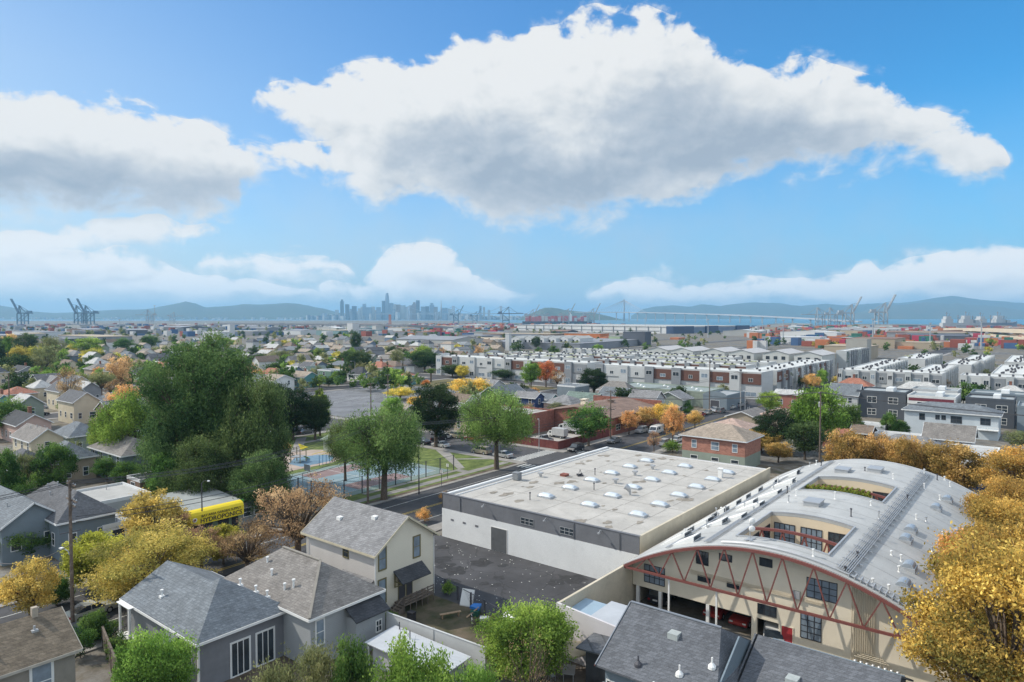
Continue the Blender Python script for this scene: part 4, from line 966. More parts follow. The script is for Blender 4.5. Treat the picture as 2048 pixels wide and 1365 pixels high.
while u < 108: b.bar(onroof(u, 12.6, .2), onroof(u, 14.2, .2), .1); b.box(u - .05, u + .05, 13.3, 13.4, zc(13.4) - .1, zc(13.4) + .2); u += 2.1
b.build('conduit_rack', GALV, roof)
b = MB()
for q in range(4): b.bar(onroof(61.6, 25.2 + q * .16, .2), onroof(108.5, 25.2 + q * .16, .2), .06)
for q in range(2): b.bar(onroof(61.6, 29.4 + q * .2, .15), onroof(108.5, 29.4 + q * .2, .15), .07)
b.build('conduit_rack', GALV, roof)
b = MB()
for q in range(3):
    pv = [onroof(61.5 + q * .16, v, .15) for v in np.linspace(6, 24, 19)]; b.tube(pv, .04, 4)
for v in np.linspace(7, 13, 14): b.box(61.3, 62.3, v - .05, v + .05, zc(v) + .02, zc(v) + .25)
b.build('edge_conduit', GALV, roof)
b = MB(); b.cyl(63.3, 21.9, zc(21.9) - .05, zc(21.9) + 1.9, .04, n=6); b.bar((62.8, 21.6, zc(21.6) + .05), (63.8, 22.2, zc(22.2) + .05), .3, .12); b.bar((62.8, 22.2, zc(22.2) + .06), (63.8, 21.6, zc(21.6) + .06), .3, .12); an = b.build('antenna_mast', GALV, roof)
for dz in (1.1, 1.8):
    b = MB(); b.lathe(0, 0, [(.30, 0), (.24, .10), (.05, .17)], 12); dsh = b.build('dish', WHITE, an, loc=(63.3, 21.72, zc(21.9) + dz)); dsh.rotation_euler = (R(90), 0, R(-60))
# ivy over the far courtyard truss
rs = np.random.RandomState(5); pts = []
for k in range(9000):
    v = rs.uniform(16.7, 24.0); z = zc(v) + .12 - abs(rs.normal()) * .55 - .25 * math.sin(v * 5) ** 2; pts.append((89.6 + rs.normal() * .35, v, z))
V, Q = leaves(rs, np.array(pts), .10, hang=.4); col = np.array(G2 + YE)[rs.randint(0, 7, len(pts))]
iv = bpy.data.objects.new('ivy', np_mesh('ivy', V, Q, [LEAF], col)); C.objects.link(iv); tag(iv, 'curtain of green ivy hanging in the far roof courtyard of the arched hall', 'ivy', None)
# yard shed in front of the hall
sh_ = empty('lean_to', (49, 24, 0), 'white walled yard shelter with a pale ribbed metal roof before the arched hall', 'shed')
CORR = mat('ribbed_metal', (.50, .52, .54), .5, .08, .5, kind='ribs', metal=.2)
b = MB(); b.box(0, .2, 2.2, 9.98, 0, 4.15); 
b.poly([(0, 2.2, 4.16), (0, 9.98, 4.16), (0, 9.98, 4.8)]); b.poly([(.2, 2.2, 4.16), (.2, 9.98, 4.8), (.2, 9.98, 4.16)]); b.poly([(0, 2.2, 4.16), (0, 9.98, 4.8), (.2, 9.98, 4.8), (.2, 2.2, 4.16)])
b.build('wall', mat('lilac_white', (.60, .57, .58), .85, .05, .4), sh_)
RB = mat('ribbed_blue', (.30, .40, .48), .5, .08, .5, kind='ribs')
b = MB(); b.slab([(.25, -.5, 3.75), (5.2, -.5, 3.9), (5.2, 7.4, 3.9), (.25, 7.4, 3.75)], .08); b.build('roof', CORR, sh_)
b = MB(); b.slab([(.25, 7.42, 3.7), (4.4, 7.42, 3.85), (4.4, 9.7, 3.85), (.25, 9.7, 3.7)], .08); b.build('roof_panel', RB, sh_)
b = MB(); 
for (x, y) in ((5.0, -.3), (5.0, 3.5), (5.0, 7.2)): b.box(x - .1, x + .1, y - .1, y + .1, 0, 3.78)
b.build('post', WHITE, sh_)
# ================================================================ CREAM HOUSE
ch = empty('house', (44, 52.3, 0), 'tall cream house with olive window trim and grey gable roof beside the asphalt yard', 'house', 'houses in the foreground')
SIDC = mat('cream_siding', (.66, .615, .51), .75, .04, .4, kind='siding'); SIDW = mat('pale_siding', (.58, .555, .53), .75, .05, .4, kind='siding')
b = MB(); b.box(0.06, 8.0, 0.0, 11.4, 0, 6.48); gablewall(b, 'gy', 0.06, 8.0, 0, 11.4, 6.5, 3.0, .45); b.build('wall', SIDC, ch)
b = MB(); b.box(0, .06, .0, 11.4, 0, 6.40); b.build('side_cladding', SIDW, ch)
ro = roofmesh('gy', 0, 8.0, 0, 11.4, 6.5, 3.0, .45, .16).build('roof', roofmat('grey'), ch)
b = fascia(0, 8, 0, 11.4, 6.5, 'gy', 3.0, .45); b.build('fascia', mat('cream_trim', (.50, .45, .33)), ch)
for (x, y) in ((2.0, 8.2), (3.0, 3.6)): 
    zz = 6.5 + 3.0 * (x + .45) / 4.45; b = MB(); b.box(x - .3, x + .3, y - .3, y + .3, zz - .25, zz + .16); b.build('roof_vent', WHITE, ro)
for (x, z, w_, h_) in ((.85, 4.75, .85, 2.1), (5.55, 4.75, .85, 2.1), (.8, 1.35, .85, 2.3)): winset(ch, x, z, w_, h_, '-v', 0, OLIVE, GLASS2, ny=2, fw_=.14)
winset(ch, 57.0 - 52.3, 5.2, .75, 1.0, '-u', 0, OLIVE, GLASS, fw_=.12)
doorset(ch, 3.4, .95, .85, 2.05, '-v', 0, DARKM, OLIVE); doorset(ch, 4.45, .95, .75, 2.05, '-v', 0, DARKM, OLIVE)
b = MB(); b.slab([(2.3, -1.4, 3.1), (6.3, -1.4, 3.1), (6.3, 0, 4.1), (2.3, 0, 4.1)], .12); aw = b.build('awning_roof', roofmat('black'), ch)
b = MB()
for x in (2.45, 6.15): b.bar((x, -1.3, 3.0), (x, -.02, 2.4), .1); b.bar((x, -.06, 2.4), (x, -.06, 3.9), .1); b.bar((x, -1.3, 3.0), (x, -.05, 3.0), .1)
b.build('awning_bracket', OLIVE, aw)
WOODG = mat('weathered_wood', (.14, .115, .095), .9, .3, 2)
b = MB(); b.box(2.4, 6.6, -1.5, -.02, .78, .92)
for k in range(5): b.box(2.4 - .32 * (k + 1), 2.4 - .32 * k, -1.45, -.2, 0, .78 - .15 * k)
for z_ in (1.15, 1.45, 1.75): b.bar((2.4, -1.5, z_), (6.6, -1.5, z_), .05, .12)
for k in range(6): b.box(2.4 + k * .82, 2.48 + k * .82, -1.52, -1.44, 0, 1.85)
b.bar((.8, -1.5, .95), (2.4, -1.5, 1.8), .07); b.box(.76, .84, -1.52, -1.44, 0, 1.0); b.build('porch_steps', WOODG, ch)
b = MB(); b.slab([(-.95, .3, 3.15), (0, .3, 3.8), (0, 5.2, 3.8), (-.95, 5.2, 3.15)][::-1] if 0 else [(-.95, 5.2, 3.15), (-.95, .3, 3.15), (-.01, .3, 3.8), (-.01, 5.2, 3.8)], .1); b.build('lean_to_roof', roofmat('grey'), ch)
b = MB(); b.box(-.8, -.02, .45, 5.05, 0, 3.1); b.build('lean_to_wall', SIDW, ch)
for (x, y) in ((8.05, -.05), (-.12, 11.3), (-.12, -.05)): b = MB(); b.cyl(x, y, 0, 6.3, .05, n=6); b.build('downpipe', WHITE, ch)
# ================================================================ MID GREY COTTAGE
h2 = empty('house', (34, 48.9, 0), 'light grey cottage with hipped grey-brown roof between the cream house and the stucco house', 'house', 'houses in the foreground')
G_SID = mat('pale_grey_siding', (.36, .375, .385), .75, .05, .5, kind='siding'); SH_G = roofmat('taupe')
b = MB(); b.box(0, 7.5, 0, 13.5, 0, 4.55); b.build('wall', G_SID, h2)
ro = roofmesh('hip', 0, 7.5, 0, 13.5, 4.6, 2.9, .4).build('roof', SH_G, h2)
fascia(0, 7.5, 0, 13.5, 4.6, 'hip', 2.9).build('fascia', WHITE, h2)
rdg = MB(); rdg.bar((-.35, -.35, 4.68), (3.75, 3.75, 7.58), .22, .1); rdg.bar((3.75, 3.75, 7.58), (3.75, 9.75, 7.58), .25, .1); rdg.build('ridge_cap', mat('cap_tan', (.25, .23, .20)), ro)
winset(h2, .95, 1.9, .75, 2.1, '-v', 0, WHITE, GLASS2, ny=2, fw_=.12)
b = MB(); b.box(3.75, 7.1, -1.35, 0, 0, 3.3); ex = b.build('rear_annex', G_SID, h2)
b = MB(); b.slab([(3.5, -1.7, 3.3), (7.4, -1.7, 3.3), (7.4, .0, 4.3), (3.5, .0, 4.3)], .12); b.build('annex_roof', roofmat('black'), ex)
winset(h2, 6.3, 1.5, .55, .95, '-v', -1.35, WHITE, GLASS, ny=2, nx=2, fw_=.1)
for (x, y, hh) in ((1.2, 4.2, 1.0), (.8, 5.0, .8), (1.4, 8, .8), (2.2, 10, .7)): 
    zz = 4.6 + 2.9 * (x + .4) / 4.15; b = MB(); b.cyl(x, y, zz - .2, zz + hh * .6, .09, n=8); b.cyl(x, y, zz + hh * .6, zz + hh * .75, .15, n=8); b.build('vent_pipe', WHITE, ro)
# ================================================================ GREY STUCCO HOUSE
h3 = empty('house', (26.4, 52.9, 0), 'grey stucco house with dark hip roof and two tall glass doors near the bottom edge', 'house', 'houses in the foreground')
STU = mat('grey_stucco', (.20, .205, .22), .9, .08, 1.2, bump=.35, bscale=25); SIDG = mat('grey_siding', (.24, .245, .25), .8, .06, .5, kind='siding')
b = MB(); b.box(.05, 7.8, 0, 13.4, 0, 4.15); gablewall(b, 'gy', .05, 7.8, 6, 13.4, 4.2, 2.3, .4); b.build('wall', STU, h3)
b = MB(); b.box(0, .05, .3, 13.4, 0, 4.1); b.build('side_cladding', SIDG, h3)
SH_S = roofmat('slate'); b = MB(); roofmesh('pyramid', 0, 7.8, 0, 7.8, 4.2, 3.0, .4, .15, 0, b)
ro = b.build('roof', SH_S, h3)
b = roofmesh('gy', 0, 7.8, 5.0, 13.4, 4.21, 2.3, .4, .15); b.build('wing_roof', SH_S, ro)
b = fascia(0, 7.8, 0, 13.4, 4.2, 'hip', 3); b.build('fascia', WHITE, h3)
for xx in (3.5, 5.8): 
    w_ = winset(h3, xx, .12, 1.55, 2.75, '-v', 0, WHITE, GLASS, nx=3, ny=1, fw_=.16); w_.name = 'glass_door'
winset(h3, 1.6, 1.7, .7, 1.6, '-u', 0, WHITE, GLASS, ny=2)
for (yy, x) in ((5.2, 1.0), (.1, -.1)): b = MB(); b.box(x - .06, x + .08, yy - .2, yy - .06, 0, 4.1); b.build('downpipe', WHITE, h3)
b = MB(); b.slab([(-1.2, 4.6, 3.4), (-1.2, 2.6, 3.4), (0, 2.6, 4.1), (0, 4.6, 4.1)], .12); b.build('bay_roof', SH_S, h3)
b = MB(); b.box(-1.0, 0, 2.8, 4.4, 0, 3.35); b.build('bay_wall', SIDG, h3)
b = MB()
for (x, y) in ((-.8, 13.0), (-.8, 11.0)): b.box(x, x + .16, y, y + .16, 0, 4.05)
b.box(-.9, 0, 10.8, 13.4, 1.0, 1.12); b.bar((-.75, 8.2, .2), (-.75, 10.8, 1.1), .08, .3); b.box(-.9, 0, 10.8, 13.4, 4.08, 4.14); b.build('porch', WHITE, h3)
for (x, y) in ((5.6, 3.6), (6.9, 1.4), (6.4, 2.4), (1.2, 9)):
    k = min(x + .4, 8.2 - x, y + .4, 8.2 - y) / 4.2 if y < 8 else (x + .4) / 4.2 * .77; zz = 4.2 + 3 * k; b = MB(); b.cyl(x, y, zz - .2, zz + .5, .08, n=8); b.cyl(x, y, zz + .5, zz + .62, .14, n=8); b.box(x - .2, x + .2, y - .2, y + .2, zz - .2, zz + .08); b.build('vent_pipe', WHITE, ro)
# ================================================================ BROWN SHINGLE HOUSE, BOTTOM LEFT
h4 = empty('house', (4, 57.9, 0), 'old house with worn brown shingle roof at the bottom left corner', 'house', 'houses in the foreground')
b = MB(); b.box(0, 15.3, 0, 7.6, 0, 4.75); gablewall(b, 'gx', 0, 15.3, 0, 7.6, 4.8, 2.1, .35); b.build('wall', mat('tan_shingle_wall', (.26, .235, .20), .9, .12, 1.5, bump=.3, bscale=15), h4)
ro = roofmesh('gx', 0, 15.3, 0, 7.6, 4.8, 2.1, .35, .16).build('roof', mat('shake', (.16, .13, .095), .95, .25, .9, kind='shingle', bump=.4, size=1.1), h4)
fascia(0, 15.3, 0, 7.6, 4.8, 'gx', 2.1, .35).build('fascia', mat('tan_trim', (.38, .35, .30)), h4)
winset(h4, 13.1, 1.9, 1.2, 2.5, '-v', 0, WHITE, GLASS2, ny=2, fw_=.18); winset(h4, 9.0, 1.9, 1.2, 2.5, '-v', 0, WHITE, GLASS2, ny=2, fw_=.18)
for (x, y) in ((7.5, 2.2), (13.4, 2.4), (10.6, 1.2)): zz = 4.8 + 2.1 * (y + .35) / 4.15; b = MB(); b.cyl(x, y, zz - .2, zz + .35, .08, n=6); b.box(x - .22, x + .22, y - .22, y + .22, zz - .2, zz + .05); b.build('vent_pipe', GALV, ro)
b = MB(); b.box(13.6, 14.0, 3.5, 3.9, 6.6, 7.5); b.build('chimney', mat('chimney_tan', (.35, .30, .24)), ro)
# ================================================================ SLATE-BLUE ROOFED HOUSE, BOTTOM CENTRE-RIGHT
h5 = empty('house', (43.6, 10.5, 0), 'big dark blue-grey shingled roof house in front of the arched hall at the bottom', 'house', 'houses in the foreground')
SH_B = mat('shingle_bluegrey', (.115, .122, .135), .92, .15, .6, kind='shingle', bump=.3)
BLW = mat('bluegrey_siding', (.17, .215, .25), .8, .06, .5, kind='siding')
b = MB(); b.box(0.2, 10, 7.0, 15.4, 0, 3.9); gablewall(b, 'gy', .2, 10, 7, 15.4, 3.95, 2.9, .45); b.build('wall', BLW, h5)
b = MB(); XX = (-.3, 5.1, 10.5); e_, r_ = 3.95, 6.95
b.slab([(XX[0], 15.85, e_), (XX[0], 6.6, e_), (XX[1], 8.4, r_), (XX[1], 15.85, r_)], .15); b.slab([(XX[2], 6.6, e_), (XX[2], 15.85, e_), (XX[1], 15.85, r_), (XX[1], 8.4, r_)], .15); b.slab([(XX[0], 6.6, e_), (XX[2], 6.6, e_), (XX[1], 8.4, r_)], .15)
ro = b.build('roof', SH_B, h5)
b = MB(); b.box(3.0, 12.5, -2.5, 6.9, 0, 3.9); b.build('east_wing_wall', BLW, h5)
b = MB(); b.slab([(2.6, 6.5, 3.6), (2.6, -3.0, 3.6), (7.6, -3.0, 6.1), (7.6, 6.5, 6.1)], .15); b.slab([(12.8, -3.0, 3.6), (12.8, 6.5, 3.6), (7.6, 6.5, 6.1), (7.6, -3.0, 6.1)], .15); gablewall(b, 'gy', 3.0, 12.4, -2.6, 6.8, 3.7, 2.5, .4); b.build('east_wing_roof', SH_B, ro)
b = MB(); b.bar((5.1, 15.9, 7.0), (5.1, 8.4, 7.0), .2, .08); 
b.bar((-.3, 15.95, 3.9), (5.1, 15.95, 6.9), .08, .22); b.build('ridge_cap', mat('cap_blue', (.20, .22, .25)), ro)
b = MB(); b.bar((-.35, 15.99, 3.86), (5.1, 15.99, 6.86), .05, .12); b.build('rake_trim', RUST, ro)
for (x, y) in ((3.6, 11.4), (4.9, 3.2)):
    zz = 3.95 + (x + .3) / 5.4 * 3 if y > 7 else 3.7 + (x - 2.6) / 5 * 2.5; b = MB(); b.box(x - .42, x + .42, y - .4, y + .4, zz - .3, zz + .2); b.build('skylight', mat('skylight_pale', (.36, .39, .38)), ro)
for (x, y) in ((1.0, 9.8), (.7, 12.9), (2.2, 7.9)): zz = 3.95 + (x + .3) / 5.4 * 3; b = MB(); b.cyl(x, y, zz - .3, zz + .7, .07, n=6); b.lathe(x, y, [(.3, zz - .1), (.28, zz + .1), (.1, zz + .3)], 10); b.build('vent_pipe', WHITE if x > .8 else DARKM, ro)
winset(h5, 14.5, 1.6, 1.4, 1.2, '-u', .2, WHITE, GLASS, nx=2)
b = MB(); b.box(3.2, 6.8, 15.4, 19.0, 0, 3.1); an_ = b.build('rear_annex', mat('annex_dark', (.07, .07, .075)), h5)
b = MB(); b.slab([(2.6, 19.6, 3.05), (2.6, 15.95, 3.3), (7, 15.95, 3.6), (7, 19.6, 3.35)], .14); b.build('annex_roof', SH_B, an_)
h6 = empty('porch_hut', (38.6, 12, 0), 'tan-roofed porch extension with a satellite dish in front of the blue-grey roof', 'porch', None)
b = MB(); b.box(0, 4.7, 0, 9.5, 0, 3.0); b.build('wall', BLW, h6); b = MB(); b.slab([(-.5, 10, 3.0), (-.5, -.5, 3.0), (5.0, -.5, 4.0), (5.0, 10, 4.0)], .14); ro6 = b.build('roof', roofmat('tan'), h6)
b = MB(); b.lathe(0, 0, [(.45, 0), (.40, .10), (.26, .18), (.02, .22)], 14); d6 = b.build('satellite_dish', WHITE, ro6, loc=(1.6, 8.3, 4.1)); d6.rotation_euler = (R(80), 0, R(-50)); b = MB(); b.bar((1.6, 8.4, 3.2), (1.6, 8.4, 4.2), .06); b.build('dish_post', GALV, ro6)
b = MB(); b.bar((4.6, 9.6, 0), (4.6, 9.6, 4.3), .14); b.build('corner_post', WHITE, h6)
# ================================================================ GREEN SHOP WITH YELLOW SIGN
st = empty('garden_shop', (42.5, 90.9, 0), 'green garden supply shop with flat grey roof and long yellow awning sign', 'shop')
GRN = mat('shop_green', (.20, .26, .18), .8, .08, .4); 
b = MB(); b.box(0, 9.3, 0, 10, 0, 3.55); b.build('wall', GRN, st); b = MB(); b.slab([(-.2, -.2, 3.75), (9.5, -.2, 3.75), (9.5, 10.2, 4.3), (-.2, 10.2, 4.3)], .18); b.build('roof', mat('shop_roofing', (.30, .32, .31), .9, .08, .4, kind='stain'), st)
b = MB(); b.box(-.24, 9.54, -.28, -.2, 3.55, 3.95); b.build('green_fascia', mat('fascia_green', (.10, .30, .08)), st)
YEL = mat('sign_yellow', (.75, .58, .03), .6, .04, 2)
b = MB(); prof = [(0, 4.0), (-.55, 3.94), (-.95, 3.75), (-1.12, 3.4), (-1.12, 2.1), (-.05, 2.1)]
for x0, x1 in ((1.3, 8.9),):
    A = [(x0, y - .3, z) for y, z in prof]; B_ = [(x1, y - .3, z) for y, z in prof]; b.poly(A); b.poly(B_[::-1])
    for i in range(len(prof)): j = (i + 1) % len(prof); b.poly([A[i], B_[i], B_[j], A[j]])
aw = b.build('awning_sign', YEL, st)
def text(body, size, loc, rot, m, parent, name='lettering', ext=.012, bold=True):
    cu = bpy.data.curves.new(name, 'FONT'); cu.body = body; cu.size = size; cu.extrude = ext; cu.align_x = 'CENTER'; cu.offset = size * .012 if bold else 0
    o = bpy.data.objects.new(name, cu); C.objects.link(o); o.location = loc; o.rotation_euler = rot; cu.materials.append(m)
    dg = bpy.context.evaluated_depsgraph_get(); me = bpy.data.meshes.new_from_object(o.evaluated_get(dg)); bpy.data.objects.remove(o)
    q = bpy.data.objects.new(name, me); C.objects.link(q); q.location = loc; q.rotation_euler = rot; q.parent = parent
    if not me.materials: me.materials.append(m)
    return q
text('BAY AREA GARDEN SUPPLY', .46, (5.6, -1.445, 3.05), (R(90), 0, 0), BLACK, aw, bold=False); text('HYDROPONICS', .86, (5.6, -1.445, 2.28), (R(90), 0, 0), BLACK, aw, ext=.014)
for x in (1.85,): b = MB(); b.tube([(x, -1.42, 2.85), (x, -1.46, 2.85)], .3, 16); b.build('emblem', WHITE, aw); b = MB(); b.tube([(x, -1.45, 2.85), (x, -1.475, 2.85)], .16, 12); b.build('emblem_centre', RUST, aw)
b = MB(); b.box(9.3, 16, 0.5, 8, 0, 2.9); b.build('side_annex', mat('shop_grey', (.25, .26, .25)), st); b = MB(); b.slab([(9.3, .2, 3.0), (16.2, .2, 3.0), (16.2, 8.2, 3.25), (9.3, 8.2, 3.25)], .14); b.build('annex_roof', roofmat('dark'), st)
for x in (10.5, 12.2, 13.9): winset(st, x, 1.1, 1.1, 1.2, '-v', .5, WHITE, GLASS)
for x in (2.2, 4.2, 6.6): winset(st, x, .8, 1.4, 1.3, '-v', 0, BLACK, GLASS)
doorset(st, 8.3, 0.05, 1, 2.1, '-v', 0, BLACK, GRN)
# ================================================================ FOREGROUND TREES
def bigtree(key, **k): proto(key, **k)
AUT = [(.075,.07,.022),(.14,.12,.03),(.21,.135,.03),(.34,.235,.045),(.50,.37,.085)]
AUTO = [(.09,.07,.025),(.18,.12,.03),(.32,.18,.04),(.46,.28,.07)]
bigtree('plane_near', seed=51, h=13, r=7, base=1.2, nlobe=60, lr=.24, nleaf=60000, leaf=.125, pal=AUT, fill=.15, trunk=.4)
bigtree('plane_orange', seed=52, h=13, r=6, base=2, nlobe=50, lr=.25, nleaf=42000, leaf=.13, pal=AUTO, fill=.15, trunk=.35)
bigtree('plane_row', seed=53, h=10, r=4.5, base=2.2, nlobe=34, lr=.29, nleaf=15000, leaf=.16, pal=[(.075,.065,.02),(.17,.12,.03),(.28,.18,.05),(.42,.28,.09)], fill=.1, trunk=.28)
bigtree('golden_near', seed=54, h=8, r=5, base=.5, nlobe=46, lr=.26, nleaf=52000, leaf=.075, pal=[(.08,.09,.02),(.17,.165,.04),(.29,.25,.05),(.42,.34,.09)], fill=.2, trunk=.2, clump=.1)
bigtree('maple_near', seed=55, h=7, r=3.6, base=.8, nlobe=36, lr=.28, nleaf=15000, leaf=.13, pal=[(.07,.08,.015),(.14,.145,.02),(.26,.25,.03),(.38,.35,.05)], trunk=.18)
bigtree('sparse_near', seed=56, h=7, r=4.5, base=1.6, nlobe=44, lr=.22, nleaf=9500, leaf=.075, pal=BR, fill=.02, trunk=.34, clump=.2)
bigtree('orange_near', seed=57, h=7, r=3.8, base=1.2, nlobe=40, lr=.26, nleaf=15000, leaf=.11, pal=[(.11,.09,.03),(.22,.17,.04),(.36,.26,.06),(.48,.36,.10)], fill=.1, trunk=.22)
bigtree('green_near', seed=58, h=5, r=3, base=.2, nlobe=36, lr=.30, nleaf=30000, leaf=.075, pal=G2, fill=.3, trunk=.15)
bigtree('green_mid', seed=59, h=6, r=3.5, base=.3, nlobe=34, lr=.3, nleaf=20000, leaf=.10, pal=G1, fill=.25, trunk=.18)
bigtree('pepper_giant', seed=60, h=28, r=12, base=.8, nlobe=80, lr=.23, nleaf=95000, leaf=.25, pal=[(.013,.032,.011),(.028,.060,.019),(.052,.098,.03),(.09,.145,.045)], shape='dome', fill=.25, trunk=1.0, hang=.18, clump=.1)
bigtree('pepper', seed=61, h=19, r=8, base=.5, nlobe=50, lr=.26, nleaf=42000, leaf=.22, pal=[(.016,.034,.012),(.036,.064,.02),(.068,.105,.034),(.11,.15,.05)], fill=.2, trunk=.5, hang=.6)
bigtree('light_big', seed=62, h=13, r=7, base=.8, nlobe=46, lr=.27, nleaf=26000, leaf=.2, pal=G2, fill=.2, trunk=.4, hang=.2)
bigtree('park_spread', seed=63, h=13, r=7, base=4.2, nlobe=48, lr=.25, nleaf=30000, leaf=.17, pal=[(.026,.046,.014),(.06,.095,.028),(.10,.145,.04),(.16,.21,.06)], fill=.15, trunk=.5, hang=.45, nbr=30)
bigtree('park_round', seed=64, h=15, r=8, base=3.6, nlobe=50, lr=.25, nleaf=34000, leaf=.17, pal=[(.025,.05,.012),(.06,.10,.022),(.11,.17,.04),(.18,.24,.06)], fill=.15, trunk=.5, hang=.35, nbr=30)
bigtree('evergreen_big', seed=65, h=16, r=7, base=2.2, nlobe=44, lr=.28, nleaf=26000, leaf=.18, pal=[(.008,.016,.008),(.014,.028,.012),(.025,.042,.018),(.045,.065,.025)], fill=.2, trunk=.5, tname='evergreen_tree')
bigtree('bare', seed=66, h=4, r=3, base=.3, nlobe=26, lr=.3, nleaf=600, leaf=.04, pal=BR, trunk=.14, tname='bare_shrub')
T('pepper_giant', 396, 985, 662, 262, 'giant dark green tree towering over the park and the houses left of it', d=118)
T('pepper', 512, 985, 745, 175, 'tall drooping green pepper tree at the edge of the sport court', d=112)
T('pepper', 352, 985, 800, 150, 'dense dark green tree under the left side of the giant tree', d=113)
T('light_big', 258, 945, 782, 135, 'light green tree leaning out left of the giant tree', d=132)
T('light_big', 212, 900, 818, 80, 'small light green tree at the foot of the giant tree, beside the taupe roofs', d=136)
T('pepper', 400, 1000, 872, 160, 'dark bushy tree below the giant tree behind the garden shop', d=104)
T('pepper', 520, 1005, 900, 130, 'low dark bushy tree between the garden shop and the sport court', d=102)
T('green_mid', 335, 985, 905, 100, 'low bushy tree behind the flat grey shop roof', d=108)
T('park_spread', 768, 1000, 815, 185, 'spreading park street tree with forked trunk beside the sport court', rz=1.2)
T('park_round', 993, 940, 772, 165, 'round light green street tree with bare forked trunk at the park corner', rz=2.0)
T('park_spread', 688, 962, 838, 80, 'drooping tree at the left side of the sport court', d=124)
T('evergreen_big', 872, 895, 762, 118, 'very dark evergreen tree at the back of the park')
T('evergreen_big', 585, 880, 772, 120, 'very dark broad tree by the road behind the park')
T('evergreen_big', 545, 875, 762, 80, 'dark tree just right of the giant tree', d=168)
T('cone_green', 638, 862, 758, 56, 'tall pointed lime and green tree beside the big parking lot', d=172)
T('evergreen_big', 628, 870, 790, 70, 'dark round tree in front of the pointed tree by the parking lot', d=166)
T('round_green', 1178, 882, 815, 98, 'dense bright green round tree on the corner beside the truck yard', d=158)
T('golden_near', 296, 1250, 1062, 275, 'big golden yellow rounded tree behind the grey stucco house', d=70)
T('maple_near', 172, 1205, 1068, 130, 'yellow-green maple beside the tall utility pole', d=74)
T('orange_near', 300, 1090, 985, 140, 'orange leaved street tree in front of the garden shop', d=86)
T('maple_near', 440, 1090, 1052, 90, 'low yellowing tree below the shop sign', d=82)
T('sparse_near', 590, 1120, 955, 210, 'sparse brown-leaved street tree with dark trunk beside the cream house', d=81, rz=.5)
T('sparse_near', 490, 1120, 1045, 130, 'thin half-bare brown tree behind the grey cottage roof', d=77)
T('sparse_near', 395, 1100, 1056, 110, 'thin brown tree between the orange and the golden tree', d=79)
T('brown', 345, 1080, 1032, 80, 'small brown tree close under the garden shop wall', d=84)
T('green_mid', 28, 1200, 1055, 115, 'green bushy tree at the left edge below the slate-roofed cottages', d=84)
T('green_mid', 92, 1130, 1040, 60, 'small green tree beside the left utility pole', d=86)
T('orange_near', 48, 1262, 1125, 130, 'brownish orange tree at the left edge behind the brown roof', d=66)
T('green_mid', 100, 1225, 1160, 70, 'low dark olive tree right of the brownish tree', d=70)
T('green_near', 292, 1400, 1252, 165, 'bright green bushy tree in the bottom left foreground', d=50)
T('green_mid', 175, 1290, 1230, 60, 'dark small tree between the brown roof and the street', d=62)
T('green_near', 1052, 1335, 1198, 195, 'bright green leafy tree behind the lilac white shed wall', d=55)
T('green_near', 830, 1440, 1270, 190, 'light green leafy tree at the bottom centre', d=44)
T('green_near', 940, 1420, 1318, 130, 'small bright green tree at the bottom right of the centre', d=44)
T('olive', 650, 1400, 1300, 110, 'grey-olive shrub tree under the grey cottage at the bottom', d=46)
T('green_mid', 700, 1420, 1285, 110, 'mixed green shrub tree beside the patio cover', d=45)
T('olive', 540, 1420, 1322, 130, 'pale olive bush at the bottom under the glass doors', d=44)
T('olive', 615, 1400, 1290, 70, 'thin olive shrub at the rear wall of the grey cottage', d=48)
T('bare', 1060, 1365, 1262, 120, 'bare grey branched shrub beside the patio umbrella', d=49)
T('plane_near', 2030, 1560, 1092, 400, 'big golden plane tree filling the bottom right corner', d=47)
T('plane_near', 2120, 1420, 1010, 330, 'golden plane tree at the right edge above the corner one', d=52)
T('plane_orange', 1962, 1330, 1062, 190, 'yellow-orange plane tree over the right side of the arched hall', d=61)
T('plane_orange', 2060, 1330, 990, 240, 'orange plane tree rising highest at the right edge', d=66)
T('plane_near', 2015, 1200, 962, 150, 'broad yellowish plane tree further up the right edge', d=80)
T('plane_orange', 2062, 1130, 892, 190, 'orange plane tree at the far right edge beyond the hall', d=94)
for i, (px, d, top, w, lab) in enumerate([(1525,150,862,95,'golden tree behind the far corner of the warehouse'),(1560,140,885,60,'small golden tree between warehouse and hall'),(1700,122,862,96,'first golden plane tree in the row behind the hall, nearest the utility pole'),(1765,122,868,74,'second golden plane tree in the row behind the hall'),(1812,118,872,80,'third golden plane tree in the row behind the hall'),(1862,118,884,72,'slender golden plane tree in the middle of the row behind the hall'),(1925,110,885,120,'widest orange-gold plane tree at the right end of the row behind the hall')]):
    T('plane_row', px, 0, top, w, lab, d=d, group='golden plane trees behind the arched hall')
